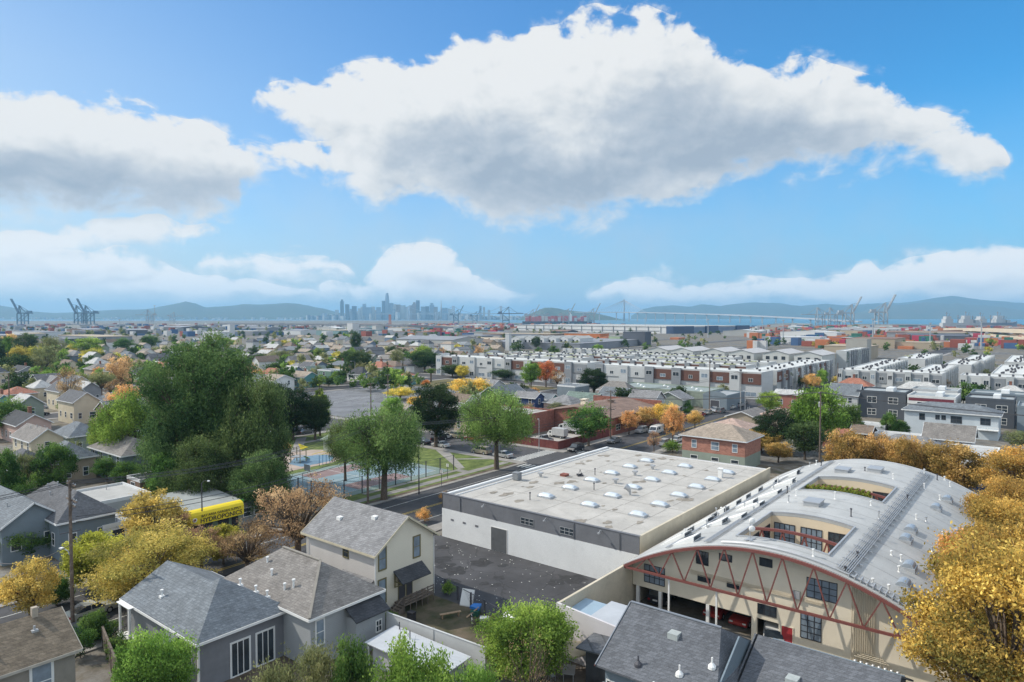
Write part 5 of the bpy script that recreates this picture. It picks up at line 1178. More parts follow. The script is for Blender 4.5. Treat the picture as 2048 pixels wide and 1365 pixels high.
# ================================================================ POLES, LAMPS, WIRES
WOOD = mat('pole_wood', (.12, .085, .065), .9, .25, 3, col2=(.20, .16, .13)); WIRE = mat('wire', (.06, .06, .065), .6)
POLE_TOPS = {}
def pole(key, x, y, h, label, arms=((-.6, 2.6),), axis='u', trans=False, lamp=None, m=None, low=None):
    r = empty('utility_pole', (x, y, 0), label, 'utility pole', 'utility poles')
    b = MB(); b.tube([(0, 0, -.3), (0, 0, h * .5), (0, 0, h)], [.19, .16, .12], 8); b.build('pole', m or WOOD, r)
    tops = []
    for k, (dz, w) in enumerate(arms):
        z = h + dz; b = MB(); a = (-w / 2, 0, z) if axis == 'u' else (0, -w / 2, z); c_ = (w / 2, 0, z) if axis == 'u' else (0, w / 2, z)
        off = .14; a = (a[0] + (off if axis == 'v' else 0), a[1] + (off if axis == 'u' else 0), z); c_ = (c_[0] + (off if axis == 'v' else 0), c_[1] + (off if axis == 'u' else 0), z)
        b.bar(a, c_, .10, .12); mm = ((a[0] + c_[0]) / 2, (a[1] + c_[1]) / 2)
        for s_ in (.3, .7): q = (a[0] + (c_[0] - a[0]) * s_, a[1] + (c_[1] - a[1]) * s_); b.bar((q[0], q[1], z - .05), (mm[0], mm[1], z - .6), .04)
        ca = b.build('crossarm', WOOD, r)
        b = MB()
        for s_ in (.04, .28, .72, .96):
            q = (a[0] + (c_[0] - a[0]) * s_, a[1] + (c_[1] - a[1]) * s_); b.lathe(q[0], q[1], [(.03, z + .06), (.07, z + .12), (.05, z + .22), (.02, z + .27)], 6); 
            if k == 0: tops.append((x + q[0], y + q[1], z + .25))
        b.build('insulator', GALV, ca)
    POLE_TOPS[key] = tops
    if trans: b = MB(); b.lathe(.32, .2, [(.05, h - 3.2), (.27, h - 3.15), (.27, h - 2.3), (.24, h - 2.25), (.06, h - 2.15)], 10); b.build('transformer', GALV, r)
    if lamp:
        lx, ly, lz = lamp; b = MB(); b.tube([(0, 0, lz - .8), (lx * .4, ly * .4, lz - .1), (lx, ly, lz)], .045, 6); la = b.build('lamp_arm', GALV, r)
        b = MB(); b.bar((lx, ly, lz), (lx * 1.3, ly * 1.3, lz - .02), .26, .13); b.build('lamp_head', WHITE, la)
    if low:
        for z, n_ in low:
            b = MB(); b.bar((-.9, .1, z), (.9, .1, z), .07); b.build('bracket', DARKM, r)
    return r
pole('A', 24.6, 75.4 - 1.2, 14.2, 'tall brown utility pole with cluttered top between the yellow trees at left', arms=((-.4, 2.2), (-1.9, 2.6), (-2.4, 1.8)), axis='v', lamp=(-.3, 1.3, 7.4), low=[(9.2, 1)])
pole('B', 71.0, 86.2, 12.6, 'weathered utility pole with wide crossarm and grey transformer in front of the park', arms=((-.3, 3.3), (-6.6, 2.0)), axis='v', trans=True, lamp=(-1.9, .9, 6.0))
pole('C', 141.7, 82.6, 12.5, 'utility pole with several crossarms beyond the warehouse back corner', arms=((-.3, 3.0), (-2.3, 2.4), (-4.5, 2.0)), axis='v', lamp=(-2.6, .3, 8.8))
pole('D', 145.0, 36.4, 15.2, 'utility pole with grey transformer rising behind the arched hall', arms=((-.4, 1.8),), axis='u', trans=True)
pole('E', 203.0, 80.7 + 2.6, 17.5, 'tall thin brown pole in front of the brown and white townhouses', arms=(), axis='v')
pole('F', 218.0, 79.0, 12.5, 'pole with pale foot and T shaped crossarm near the townhouse corner', arms=((-.3, 4.2),), axis='v', m=mat('pale_pole', (.38, .37, .35)))
pole('G', *PD(1677, 240), 14, 'slim brown pole at the street right of the townhouses', arms=(), lamp=(-1.8, .4, 7.5))
pole('H', *PD(948, 165), 9.5, 'short utility pole in front of the big parking lot', arms=((-.3, 2.2), (-1.2, 1.8)), axis='u') if 0 else pole('H', *P(742, 842)[:2], 11, 'utility pole with two crossarms standing at the near edge of the big parking lot', arms=((-.3, 2.4), (-1.5, 2.0)), axis='u')
pole('I', *P(776, 815)[:2], 11, 'utility pole at the shrubs beside the big parking lot', arms=((-.3, 2.2),), axis='u')
pole('J', *P(20, 860)[:2], 15, 'thin pole standing among the left houses near the palm', arms=(), axis='u')
pole('K', *P(1860, 765)[:2], 12, 'slim pole by the far grey townhouse blocks', arms=((-.3, 2),)) if 0 else None
def wire(a, b, sag, name='power_line', n=14, r=.028, label='', group='power lines along the street'):
    m = MB(); pts = []
    for i in range(n + 1):
        t_ = i / n; pts.append((a[0] + (b[0] - a[0]) * t_, a[1] + (b[1] - a[1]) * t_, a[2] + (b[2] - a[2]) * t_ - sag * 4 * t_ * (1 - t_)))
    m.tube(pts, r, 4); return tag(m.build(name, WIRE), label, 'wire', group)
W_ = [('A','B','wire from the tall left pole to the pole in front of the park',1.6),('B','C','wire from the park pole to the pole beyond the warehouse',1.8)]
WN = ['nearest', 'second', 'third', 'farthest']
for a, b_, lab, sg in W_:
    for i in range(4): wire(POLE_TOPS[a][min(i, len(POLE_TOPS[a]) - 1)], POLE_TOPS[b_][i], sg, label=WN[i] + ' upper ' + lab)
    for i in range(2): 
        p, q = POLE_TOPS[a][0], POLE_TOPS[b_][0]; wire((p[0], p[1], p[2] - 3.2 - i * .5), (q[0], q[1], q[2] - 3.6 - i * .5), sg * .8, label=('lower ', 'lowest ')[i] + lab, r=.035)
for i in range(3): wire(POLE_TOPS['A'][i], (-70, 80 + i, 13), 1.5, label=WN[i] + ' wire running off left from the tall left pole')
wire((24.6, 74.2, 8.0), (19.0, 92.5, 6.0), 2.2, label='sagging pale service cable from the left pole to the slate cottages', r=.04, group=None)
for i in range(3): wire(POLE_TOPS['C'][i], POLE_TOPS['F'][i], 1.2, label=WN[i] + ' wire from the pole beyond the warehouse to the townhouse corner pole')
for i in range(3): wire(POLE_TOPS['D'][i], (145 + i * .6, -40, 14.5), 1.6, label=WN[i] + ' wire running off right from the transformer pole behind the hall')
for i in range(3): wire(POLE_TOPS['D'][i], (142 + i, 82, 11), 1.0, label=WN[i] + ' wire between the hall pole and the warehouse corner pole')
def lamp_post(x, y, h, ax, ay, label, m=None):
    r = empty('street_lamp', (x, y, 0), label, 'street lamp', 'street lamps'); b = MB(); b.tube([(0, 0, 0), (0, 0, h)], [.11, .07], 8); b.cyl(0, 0, 0, .4, .16, n=8); b.build('pole', m or DARKM, r)
    b = MB(); b.tube([(0, 0, h - .05), (ax * .5, ay * .5, h + .35), (ax, ay, h + .3)], .04, 6); a = b.build('lamp_arm', m or DARKM, r); b = MB(); b.bar((ax, ay, h + .3), (ax * 1.35, ay * 1.35, h + .26), .3, .14); b.build('lamp_head', WHITE, a); return r
lamp_post(*P(405, 1078)[:2], 7.6, .5, -.6, 'dark lamp pole standing before the yellow shop sign')
lamp_post(*P(838, 989)[:2], 9.0, 0.1, -.8, 'dark pole on the kerb right of the spreading park tree')
lamp_post(*P(710, 838 - 76)[:2], 9.0, -1.6, .6, 'grey lamp with long curved arm behind the parking lot', GALV)
for (px, py, lab) in ((1078, 905, 'thin grey lamp pole at the zebra crossing'), (998, 905, 'thin dark lamp pole at the park corner tree'), (90, 905, 'white curved lamp in front of the cream victorian house'), (1490, 830, 'white street sign pole by the blue-grey workshop')):
    lamp_post(*P(px, py)[:2], 7.0 if px != 90 else 5, .6, .6, lab, GALV)
for (px, py, hh, lab) in ((883, 973, 2.9, 'short sign post on the park verge'), (895, 958, 2.8, 'dark post beside the park path'), (1250, 868, 2.2, 'small white sign at the corner')):
    x, y, _ = P(px, py); r = empty('sign_post', (x, y, 0), lab, 'sign'); b = MB(); b.cyl(0, 0, 0, hh, .05, n=6); b.build('post', DARKM, r); b = MB(); b.box(-.03, .03, -.25, .25, hh - .55, hh); b.build('plate', WHITE, r)
# ================================================================ CARS
CARPAINT = {}
def carpaint(n, c): 
    if n not in CARPAINT: CARPAINT[n] = mat('car_' + n, c, .28, .03, 1, spec=.6, metal=.15)
    return CARPAINT[n]
TYRE = mat('tyre', (.02, .02, .02), .9); LAMPM = mat('headlight', (.6, .6, .58), .2); TAILM = mat('taillight', (.35, .02, .02), .3)
def prism_y(b, prof, y0, y1, m=0, inset=0):
    A = [(x, y0, z) for x, z in prof]; B_ = [(x, y1, z) for x, z in prof]; b.poly(A, m); b.poly(B_[::-1], m)
    for i in range(len(prof)): j = (i + 1) % len(prof); b.poly([A[j], A[i], B_[i], B_[j]], m)
def car(x, y, rz, colname, col, label, kind='sedan', group='cars parked around the streets', z=0):
    r = empty({'van': 'van', 'truck': 'truck', 'pickup': 'pickup_truck', 'suv': 'parked_car'}.get(kind, 'parked_car'), (x, y, z), label, {'van': 'van', 'truck': 'truck', 'pickup': 'pickup'}.get(kind, 'car'), group, rz)
    cp = carpaint(colname, col)
    if kind in ('sedan', 'suv', 'pickup'):
        L2, W2 = 2.25, .88; hb = .92 if kind == 'sedan' else 1.08; ht = 1.42 if kind == 'sedan' else 1.72
        prof = [(-L2, .38), (-L2 + .05, .30), (L2 - .05, .30), (L2, .42), (L2 - .02, .68), (L2 - .25, hb - .12), (1.05, hb), (-1.55, hb + .02), (-L2 + .05, hb - .04)]
        b = MB(); prism_y(b, prof, -W2, W2); b.build('body', cp, r)
        if kind == 'sedan': g = [(1.05, hb), (.35, ht - .05), (-.85, ht - .02), (-1.65, hb + .02)]
        elif kind == 'suv': g = [(1.1, hb), (.55, ht - .04), (-1.95, ht - .06), (-2.15, hb)]
        else: g = [(1.1, hb), (.55, ht - .04), (-.45, ht - .06), (-.6, hb)]
        A = [(px_, -W2 + .06 + (.1 if z_ > hb + .1 else 0), z_) for px_, z_ in g]; B_ = [(px_, -yy, z_) for px_, yy, z_ in A]
        b = MB(); b.poly(A); b.poly(B_[::-1]); 
        for i in range(4): j = (i + 1) % 4; b.poly([A[j], A[i], B_[i], B_[j]])
        b.build('windows', GLASS, r)
        b = MB(); rx = (g[1][0] - .05, g[2][0] + .05); b.box(rx[1], rx[0], -W2 + .17, W2 - .17, ht - .05, ht); 
        for xx in ((g[0][0] + g[3][0]) / 2,): 
            for s_ in (-1, 1): b.bar((xx, s_ * (W2 - .05), hb), (xx, s_ * (W2 - .15), ht - .03), .07)
        b.build('roof', cp, r)
        if kind == 'pickup': b = MB(); b.box(-2.1, -.7, -.7, .7, hb - .02, hb + .035); b.build('cargo_bed', BLACK, r)
        wr = .33 if kind == 'sedan' else .37
    elif kind == 'van':
        L2, W2, wr = 2.6, .95, .36; prof = [(-L2, .4), (L2, .4), (L2, .95), (L2 - .5, 1.2), (L2 - 1.1, 2.0), (L2 - 1.4, 2.12), (-L2 + .1, 2.12), (-L2, 1.9)]
        b = MB(); prism_y(b, prof, -W2, W2); b.build('body', cp, r)
        b = MB(); b.poly([(L2 - .52, -W2 + .1, 1.24), (L2 - .52, W2 - .1, 1.24), (L2 - 1.06, W2 - .16, 1.96), (L2 - 1.06, -W2 + .16, 1.96)]); 
        for q in b.v[:]: pass
        b.box(L2 - 1.9, L2 - 1.15, -W2 - .01, W2 + .01, 1.25, 1.8); b.box(-.6, .4, -W2 - .01, W2 + .01, 1.25, 1.8); b.v = [(a_ + .02 if i < 4 else a_, c_, d_) for i, (a_, c_, d_) in enumerate(b.v)]
        b.build('windows', GLASS, r)
    else:
        L2, W2, wr = 3.6, 1.15, .45; b = MB(); b.box(-L2, 1.5, -W2, W2, .9, 3.3); b.build('cargo_box', mat('truck_box', (.38, .385, .39), .6, .1, 1), r)
        b = MB(); prism_y(b, [(1.55, .5), (L2, .5), (L2, 1.3), (L2 - .3, 1.5), (L2 - .8, 2.3), (1.55, 2.4)], -W2 + .08, W2 - .08); b.build('cab', cp, r); b = MB(); b.box(L2 - .75, L2 - .24, -W2 + .12, W2 - .12, 1.5, 2.15); b.box(1.9, 2.6, -W2 + .06, W2 - .06, 1.5, 2.1); b.build('windows', GLASS, r); b = MB(); b.box(-L2 + .1, L2 - .3, -.5, .5, .5, .9); b.build('chassis', BLACK, r)
    for sx_ in (-L2 * .62, L2 * .62):
        for s_ in (-1, 1):
            b = MB(); b.tube([(sx_, s_ * (W2 - .2), wr), (sx_, s_ * (W2 + .02), wr)], wr, 12); w_ = b.build('wheel', TYRE, r); b = MB(); b.tube([(sx_, s_ * (W2 + .02), wr), (sx_, s_ * (W2 + .035), wr)], wr * .6, 8); b.build('rim', GALV, w_)
    zt = .55 if kind not in ('truck',) else .8
    for s_ in (-1, 1):
        b = MB(); b.box(L2 - .04, L2 + .015, s_ * W2 * .72 - .16, s_ * W2 * .72 + .16, zt, zt + .14); b.build('headlight', LAMPM, r)
        b = MB(); b.box(-L2 - .015, -L2 + .04, s_ * W2 * .78 - .12, s_ * W2 * .78 + .12, zt + .08, zt + .24); b.build('taillight', TAILM, r)
    return r
K = dict(white=(.62,.62,.60), silver=(.38,.39,.40), black=(.025,.025,.03), grey=(.16,.165,.17), red=(.33,.035,.03), orange=(.50,.12,.03), blue=(.05,.10,.22), tan=(.35,.31,.24), green=(.04,.12,.08), pale=(.48,.48,.44))
def C_(x, y, rz, c, label, kind='sedan', **k): return car(x, y, rz, c, K[c], label, kind, **k)
ca = C_(66.0, 31.9, PI, 'black', 'black car parked nose-in under the arched hall, rear plate visible', 'suv', group=None)
b = MB(); b.box(-2.29, -2.25, -.26, .26, .62, .78); b.build('number_plate', WHITE, ca); ca.rotation_euler[2] = 0.05
C_(66.6, 26.0, PI, 'red', 'small red-orange car in the hall garage behind the white post', group=None); C_(66.4, 23.3, PI, 'red', 'dark red car deeper in the hall garage', group=None) 
C_(64.2, 19.9, .3, 'white', 'white van-like car parked in front of the hall opening', 'suv', group=None); C_(60.2, 33.0 - .4, 0, 'black', 'dark motorbike-sized car in the shade behind the shed roof', group=None) if 0 else None
C_(*P(1312, 868)[:2], PI + .05, 'white', 'white van driving on the street beyond the warehouse', 'van', group=None)
C_(*P(1228, 886)[:2], PI, 'grey', 'dark car waiting beside the crossarm pole beyond the warehouse')
C_(139.5, 96.5, 1.5, 'white', 'white box truck in the yard with the dark red fence', 'truck', group=None).scale = (.75, .75, .75); C_(132.8, 95.6, 1.4, 'silver', 'silver pickup in the yard with the dark red fence', 'pickup', group=None); C_(147, 97.5, 1.6, 'white', 'second white truck half hidden by the bright green round tree', 'truck', group=None)
for px, py, c, rz, k_, lab in [(1430,822,'silver',0,'sedan','silver car parked left of the thin brown pole'),(1442,826,'grey',0,'suv','dark grey car parked behind the thin brown pole'),(1462,818,'white',0,'sedan','white car at the kerb before the blue-grey workshop'),(1478,814,'silver',0,'suv','silver car near the workshop corner'),(1452,812,'black',0,'sedan','black car near the workshop'),
    (678,760,'silver',.3,'sedan','silver car at the far edge of the big lot'),(686,764,'grey',.4,'sedan','grey car in front of the silver one at the far edge of the big lot'),(705,762,'white',.3,'sedan','pale car right of the grey one at the far edge of the big lot'),(696,757,'black',.3,'suv','dark car by the grey lamp behind the big lot'),(652,760,'white',.2,'van','white van in front of the green flat-roofed house'),
    (548,876,'silver',.1,'suv','silver car under the dark broad tree'),(560,868,'white',.1,'sedan','white car behind the dark broad tree trunk'),(612,868,'grey',.1,'sedan','grey car on the road behind the park'),(878,882,'black',.1,'pickup','dark truck behind the evergreen trunk at the park'),(890,878,'white',.1,'sedan','white car behind the park evergreen'),
    (8,838,'white',.2,'sedan','white car at the left edge beside the green bin lorry'),(6,848,'green',.2,'suv','green car at the left edge'),(95,816,'silver',1.2,'sedan','silver car between the left houses'),(104,811,'black',1.2,'sedan','black car beside the silver one between the left houses'),
    (160,1275,'black',1.4,'sedan','dark car in the narrow drive right of the brown roof'),(182,1232,'pale',.1,'sedan','pale car half hidden behind the hedge by the tall pole')]:
    x, y, _ = P(px, py); C_(x, y, rz, c, lab, k_)
PK = random.Random(21); CP_ = []; names = {}
for c in ('white','silver','black','grey','blue','red','tan'):
    CP_.append((c, None))
PC = {}
def kerb(u, v, rz):
    c = PK.choice(['white','silver','silver','black','grey','grey','blue','red','tan']); k = PK.choice(['sedan', 'sedan', 'suv'])
    if (c, k) not in PC: PC[(c, k)] = car(u, v, rz, c, K[c], 'x', k)
    else: o = copy_tree(PC[(c, k)]); o.location = (u, v, 0); o.rotation_euler = (0, 0, rz); PARK.append((o, column(u, v), dist(u, v), f"{c} {'tall' if k == 'suv' else 'low'} car")); return
    PARK.append((PC[(c, k)], column(u, v), dist(u, v), f"{c} {'tall' if k == 'suv' else 'low'} car"))
PARK = []
for (v, rz) in ((70.7, 0), (83.5, PI)):
    u = 128
    while u < 238: 
        if PK.random() < .62: kerb(u, v, rz + PK.uniform(-.02, .02))
        u += 6.2
for u0, v0, v1 in ((112.6, 92, 149), (123.4, 104, 149), (112.6, -10, 66), (123.4, 0, 60), (242.2, 90, 150), (252.8, 84, 88)):
    v = v0
    while v < v1:
        if PK.random() < .5: kerb(u0, v, PI / 2 + PK.uniform(-.02, .02))
        v += 6.2
for vv, u0, u1 in ((151.2, -20, 108), (160, 20, 108), (151.2, 128, 238), (233.2, 20, 230), (242, 60, 230)):
    u = u0
    while u < u1:
        if PK.random() < .42: kerb(u, vv, PK.uniform(-.02, .02))
        u += 6.4
# ================================================================ YARD THINGS
WOODL = mat('wood_light', (.30, .21, .13), .85, .2, 3); BINM = mat('bin_green', (.02, .09, .06), .5); 
def fence(name, p, q, h, m, label, posts=2.4, cap=True, t_=.08, chain=False):
    r = empty(name, (p[0], p[1], 0), label, 'fence'); dx, dy = q[0] - p[0], q[1] - p[1]; L_ = math.hypot(dx, dy); n_ = max(1, int(L_ / posts)); ang = math.atan2(dy, dx); r.rotation_euler = (0, 0, ang)
    if not chain:
        b = MB(); b.box(0, L_, -t_ / 2, t_ / 2, .04, h); b.build('panel', m, r)
        if cap: b = MB(); b.box(-.02, L_ + .02, -t_ / 2 - .04, t_ / 2 + .04, h, h + .06); b.build('cap_rail', m, r)
    else:
        b = MB(); k = int(L_ / .34)
        for i in range(k): 
            x = L_ * i / k; b.bar((x, 0, .05), (min(x + h * .8, L_), 0, .05 + min(h * .8, L_ - x) / .8 * .8), .008); b.bar((x + .0, 0, min(h, .05 + h)), (min(x + h * .8, L_), 0, h - min(h * .8, L_ - x)), .008)
        b.bar((0, 0, h), (L_, 0, h), .05); b.build('mesh_wire', DARKM, r)
    for i in range(n_ + 1): b = MB(); x = L_ * i / n_; b.box(x - .05, x + .05, -t_ / 2 - .05, t_ / 2 + .05, 0, h + .09); b.build('post', m if not chain else DARKM, r)
    return r
fence('garden_wall', (41.2, 47.4), (41.75, 36.0), 2.9, mat('fence_white', (.46, .47, .47), .85, .07, .6), 'long white board wall between patio cover and back yard', 4)
fence('chain_fence', (53.3, 53.6), (50.8, 42.0), 1.5, DARKM, 'dark chain link fence between the asphalt yard and the junk in the back yard', 2.2, chain=True)
fence('chain_fence', (66.7, 91.6), (96.8, 91.6), 3.0, DARKM, 'tall chain link fence along the near side of the sport court', 3.4, chain=True)
fence('chain_fence', (66.7, 113.8), (66.7, 91.6), 3.0, DARKM, 'tall chain link fence at the left end of the sport court', 3.4, chain=True)
fence('wooden_fence', (24.6, 67.0), (22.2, 57.0), 1.9, WOODG, 'weathered wooden fence between the brown-roofed and the stucco house')
fence('wooden_fence', (126.5, 87.3), (149, 87.3), 1.9, mat('fence_red', (.16, .05, .045), .85, .2, 1), 'dark red fence around the truck yard on the corner', 3)
fence('wooden_fence', (126.5, 87.3), (126.5, 102), 1.9, mat('fence_red', (.16, .05, .045)), 'dark red fence along the side street at the truck yard', 3)
fence('white_fence', (48.5, 26.2), (40.8, 30.8), .9, WHITE, 'low white rail fence at the patio', 1.2)
fence('brick_wall', (46.5, 103.2), (64, 104.0), 2.4, mat('wall_darkred', (.12, .07, .06), .9, .2, 1, kind='brick'), 'dark brick yard wall under the giant tree')
# patio cover
pc = empty('patio_cover', (37.4, 36.8, 0), 'white corrugated patio cover in front of the long white wall', 'patio cover'); b = MB(); b.slab([(0, 9.2, 2.0), (0, 0, 2.0), (3.5, 0, 2.25), (3.5, 9.2, 2.25)], .07); b.build('roof', CORR, pc)
for x, y in ((.1, .2), (.1, 8.8), (3.3, .2), (3.3, 8.8), (.1, 4.5)): b = MB(); b.box(x, x + .12, y, y + .12, 0, 1.96); b.build('post', WHITE, pc)
for x, y in ((2.6, 6.3), (1.2, 4.2), (3.2, 8.3)): b = MB(); b.cyl(x, y, 1.95, 2.9, .05, n=6); b.build('vent_pipe', DARKM, pc)
b = MB(); b.box(.4, 3.2, .5, 8.6, 0, 1.9); b.build('storage_room', mat('wall_grey_siding'[:0] + 'store_wall', (.40, .40, .41)), pc)
def simple(name, label, cat, x, y, rz, parts, group=None):
    r = empty(name, (x, y, 0), label, cat, group, rz)
    for nm, fn, m in parts: b = MB(); fn(b); b.build(nm, m, r)
    return r
simple('mattress', 'white mattress leaning on the chain fence in the back yard', 'mattress', 52.3, 47.4, .3, [('pad', lambda b: b.slab([(0, -.7, 1.6), (0, .7, 1.6), (-.7, .7, .15), (-.7, -.7, .15)][::-1], .16), WHITE), ('border', lambda b: b.bar((0, -.72, 1.62), (-.7, -.72, .12), .06), GALV)])
simple('old_door', 'white panel lying tilted on the yard corner near the green tree', 'panel', 50.9, 41.2, 1.2, [('panel', lambda b: b.slab([(-1.0, -.6, .9), (1.0, -.6, .9), (1.0, .6, .12), (-1.0, .6, .12)][::-1], .07), WHITE), ('rail', lambda b: b.bar((-1, -.6, .94), (1, -.6, .94), .08), GALV)])
simple('bench', 'low wooden plank bench in the middle of the back yard', 'bench', 48.8, 46.7, -.5, [('seat', lambda b: b.box(-1.1, 1.1, -.18, .18, .42, .48), WOODL), ('leg', lambda b: b.box(-.9, -.8, -.15, .15, 0, .42), WOODL), ('leg', lambda b: b.box(.8, .9, -.15, .15, 0, .42), WOODL)])
simple('junk_pile', 'heap of junk under a blue sheet by the chain fence', 'junk', 51.0, 45.3, .4, [('crate', lambda b: (b.box(-.8, .1, -.5, .3, 0, .55), b.box(.2, .8, -.3, .4, 0, .4)), BINM), ('blue_sheet', lambda b: b.slab([(-.4, -.5, .75), (.5, -.5, .9), (.6, .4, .8), (-.3, .5, .85)], .25), mat('tarp_blue', (.03, .16, .45), .5)), ('plank', lambda b: b.bar((-1.3, .5, .1), (-.2, -.4, .8), .2, .04), WOODL)])
def bike(name, label, x, y, rz):
    r = empty(name, (x, y, 0), label, 'exercise bike' if 'exer' in name else 'bicycle', None, rz)
    for wx in (-.5, .5):
        b = MB(); b.tube([(wx + .32 * math.cos(a), 0, .34 + .32 * math.sin(a)) for a in [i * PI / 8 for i in range(17)]], .03, 5); w = b.build('wheel', BLACK, r)
        b = MB(); [b.bar((wx, 0, .34), (wx + .3 * math.cos(a), 0, .34 + .3 * math.sin(a)), .012) for a in [i * PI / 4 for i in range(8)]]; b.build('spokes', GALV, w)
    b = MB(); b.bar((-.5, 0, .34), (0, 0, .3), .035); b.bar((0, 0, .3), (.4, 0, .8), .035); b.bar((-.15, 0, .8), (.4, 0, .8), .035); b.bar((0, 0, .3), (-.18, 0, .9), .035); b.bar((-.5, 0, .34), (-.15, 0, .8), .03); b.bar((.5, 0, .34), (.38, 0, .95), .035); b.build('frame', WHITE, r)
    b = MB(); b.box(-.3, -.05, -.07, .07, .9, .96); b.build('saddle', BLACK, r); b = MB(); b.bar((.38, -.28, .97), (.38, .28, .97), .03); b.build('handlebar', DARKM, r); return r
bike('bicycle', 'white framed bicycle standing among the junk in the back yard', 48.9, 43.9, .8)
simple('wheelbarrow', 'pale wheelbarrow beside the bicycle in the back yard', 'wheelbarrow', 49.9, 43.2, 2.2, [('tray', lambda b: b.slab([(-.5, -.35, .6), (.4, -.35, .6), (.4, .35, .6), (-.5, .35, .6)], .25), GALV), ('handle', lambda b: (b.bar((.3, -.3, .4), (-1.1, -.3, .65), .04), b.bar((.3, .3, .4), (-1.1, .3, .65), .04)), WOODL), ('wheel', lambda b: b.tube([(.6, -.05, .2), (.6, .05, .2)], .2, 10), BLACK)])
for (x, y, m_, lab) in ((66.0, 68.2, BINM, 'green wheelie bin at the corner of the warehouse'), (45.6, 48.9, BLACK, 'black wheelie bin under the back steps of the cream house')):
    simple('wheelie_bin', lab, 'bin', x, y, .2, [('bin_body', lambda b: (b.poly([(-.26, -.28, .05), (.26, -.28, .05), (.26, .28, .05), (-.26, .28, .05)]), b.box(-.3, .3, -.33, .33, .08, .98)), m_), ('lid', lambda b: b.slab([(-.34, -.36, 1.1), (.34, -.36, 1.06), (.34, .36, 1.06), (-.34, .36, 1.1)], .08), m_), ('wheel', lambda b: b.tube([(-.3, -.34, .12), (-.3, .34, .12)], .12, 8), TYRE)])
um = empty('patio_umbrella', (47.4, 31.4, 0), 'beige patio umbrella over the garden table', 'umbrella'); b = MB(); b.cyl(0, 0, 0, 2.6, .03, n=6); b.build('pole', GALV, um); b = MB()
for i in range(8): a0, a1 = i * PI / 4, (i + 1) * PI / 4; b.poly([(0, 0, 2.65), (1.55 * math.cos(a0), 1.55 * math.sin(a0), 2.1), (1.55 * math.cos(a1), 1.55 * math.sin(a1), 2.1)]); b.poly([(0, 0, 2.62), (1.55 * math.cos(a1), 1.55 * math.sin(a1), 2.07), (1.55 * math.cos(a0), 1.55 * math.sin(a0), 2.07)]); b.poly([(1.55 * math.cos(a0), 1.55 * math.sin(a0), 2.1), (1.55 * math.cos(a0), 1.55 * math.sin(a0), 1.95), (1.55 * math.cos(a1), 1.55 * math.sin(a1), 1.95), (1.55 * math.cos(a1), 1.55 * math.sin(a1), 2.1)])
b.build('canopy', mat('canvas', (.46, .38, .27), .9), um)
simple('garden_table', 'grey metal garden table under and before the beige umbrella', 'table', 46.6, 31.0, .5, [('table_top', lambda b: b.box(-.8, .8, -.5, .5, .70, .75), GALV)] + [('leg', (lambda sx_, sy_: lambda b: b.box(sx_ - .03, sx_ + .03, sy_ - .03, sy_ + .03, 0, .7))(sx_, sy_), GALV) for sx_ in (-.7, .7) for sy_ in (-.4, .4)])
for (x, y, rz, m_, lab) in ((47.9, 29.9, 2.4, RUST, 'dark red garden chair right of the garden table'), (45.4, 31.9, -.5, GALV, 'grey garden chair left of the garden table')):
    simple('garden_chair', lab, 'chair', x, y, rz, [('seat', lambda b: b.box(-.24, .24, -.24, .24, .42, .46), m_), ('backrest', lambda b: b.slab([(-.24, -.24, .95), (-.24, .24, .95), (-.2, .24, .46), (-.2, -.24, .46)], .03), m_)] + [('leg', (lambda sx_, sy_: lambda b: b.box(sx_ - .02, sx_ + .02, sy_ - .02, sy_ + .02, 0, .42))(sx_, sy_), m_) for sx_ in (-.2, .2) for sy_ in (-.2, .2)])
# playground
simple('play_tower', 'playground tower with yellow roof and ramp on the sand', 'play structure', *P(597, 925)[:2], .4, [('deck', lambda b: b.box(-1.2, 1.2, -1.2, 1.2, 1.2, 1.3), GALV), ('post', lambda b: [b.box(sx_ - .07, sx_ + .07, sy_ - .07, sy_ + .07, 0, 3) for sx_ in (-1.1, 1.1) for sy_ in (-1.1, 1.1)], mat('play_post', (.35, .30, .20))), ('play_roof', lambda b: b.slab([(-1.4, -1.4, 3), (1.4, -1.4, 3), (0, 0, 3.9)], .08), YEL), ('slide', lambda b: b.slab([(1.2, -.4, 1.25), (1.2, .4, 1.25), (3.6, .4, .2), (3.6, -.4, .2)][::-1], .08), mat('slide_green', (.30, .50, .06)))])
simple('climbing_frame', 'blue climbing frame on the blue playground surface', 'play structure', *P(645, 928)[:2], .2, [('frame', lambda b: [b.bar((i - 2, -1, 0), (i - 2, -1, 2.2), .07) or b.bar((i - 2, 1, 0), (i - 2, 1, 2.2), .07) or b.bar((i - 2, -1, 2.2), (i - 2, 1, 2.2), .07) for i in range(5)], mat('play_blue_metal', (.03, .16, .34))), ('rail', lambda b: (b.bar((-2, -1, 2.2), (2, -1, 2.2), .07), b.bar((-2, 1, 2.2), (2, 1, 2.2), .07)), YEL)])
ph = empty('restroom_hut', (92.5, 121.5, 0), 'small green gabled park hut behind the playground', 'hut'); b = MB(); b.box(0, 4.5, 0, 6, 0, 2.7); gablewall(b, 'gy', 0, 4.5, 0, 6, 2.75, 1.0, .5); b.build('wall', wallmat('sage', False), ph); roofmesh('gy', 0, 4.5, 0, 6, 2.75, 1.0, .5).build('roof', mat('hut_roof', (.20, .25, .20)), ph); doorset(ph, 1.5, .05, .9, 2, '-v', 0, DARKM)
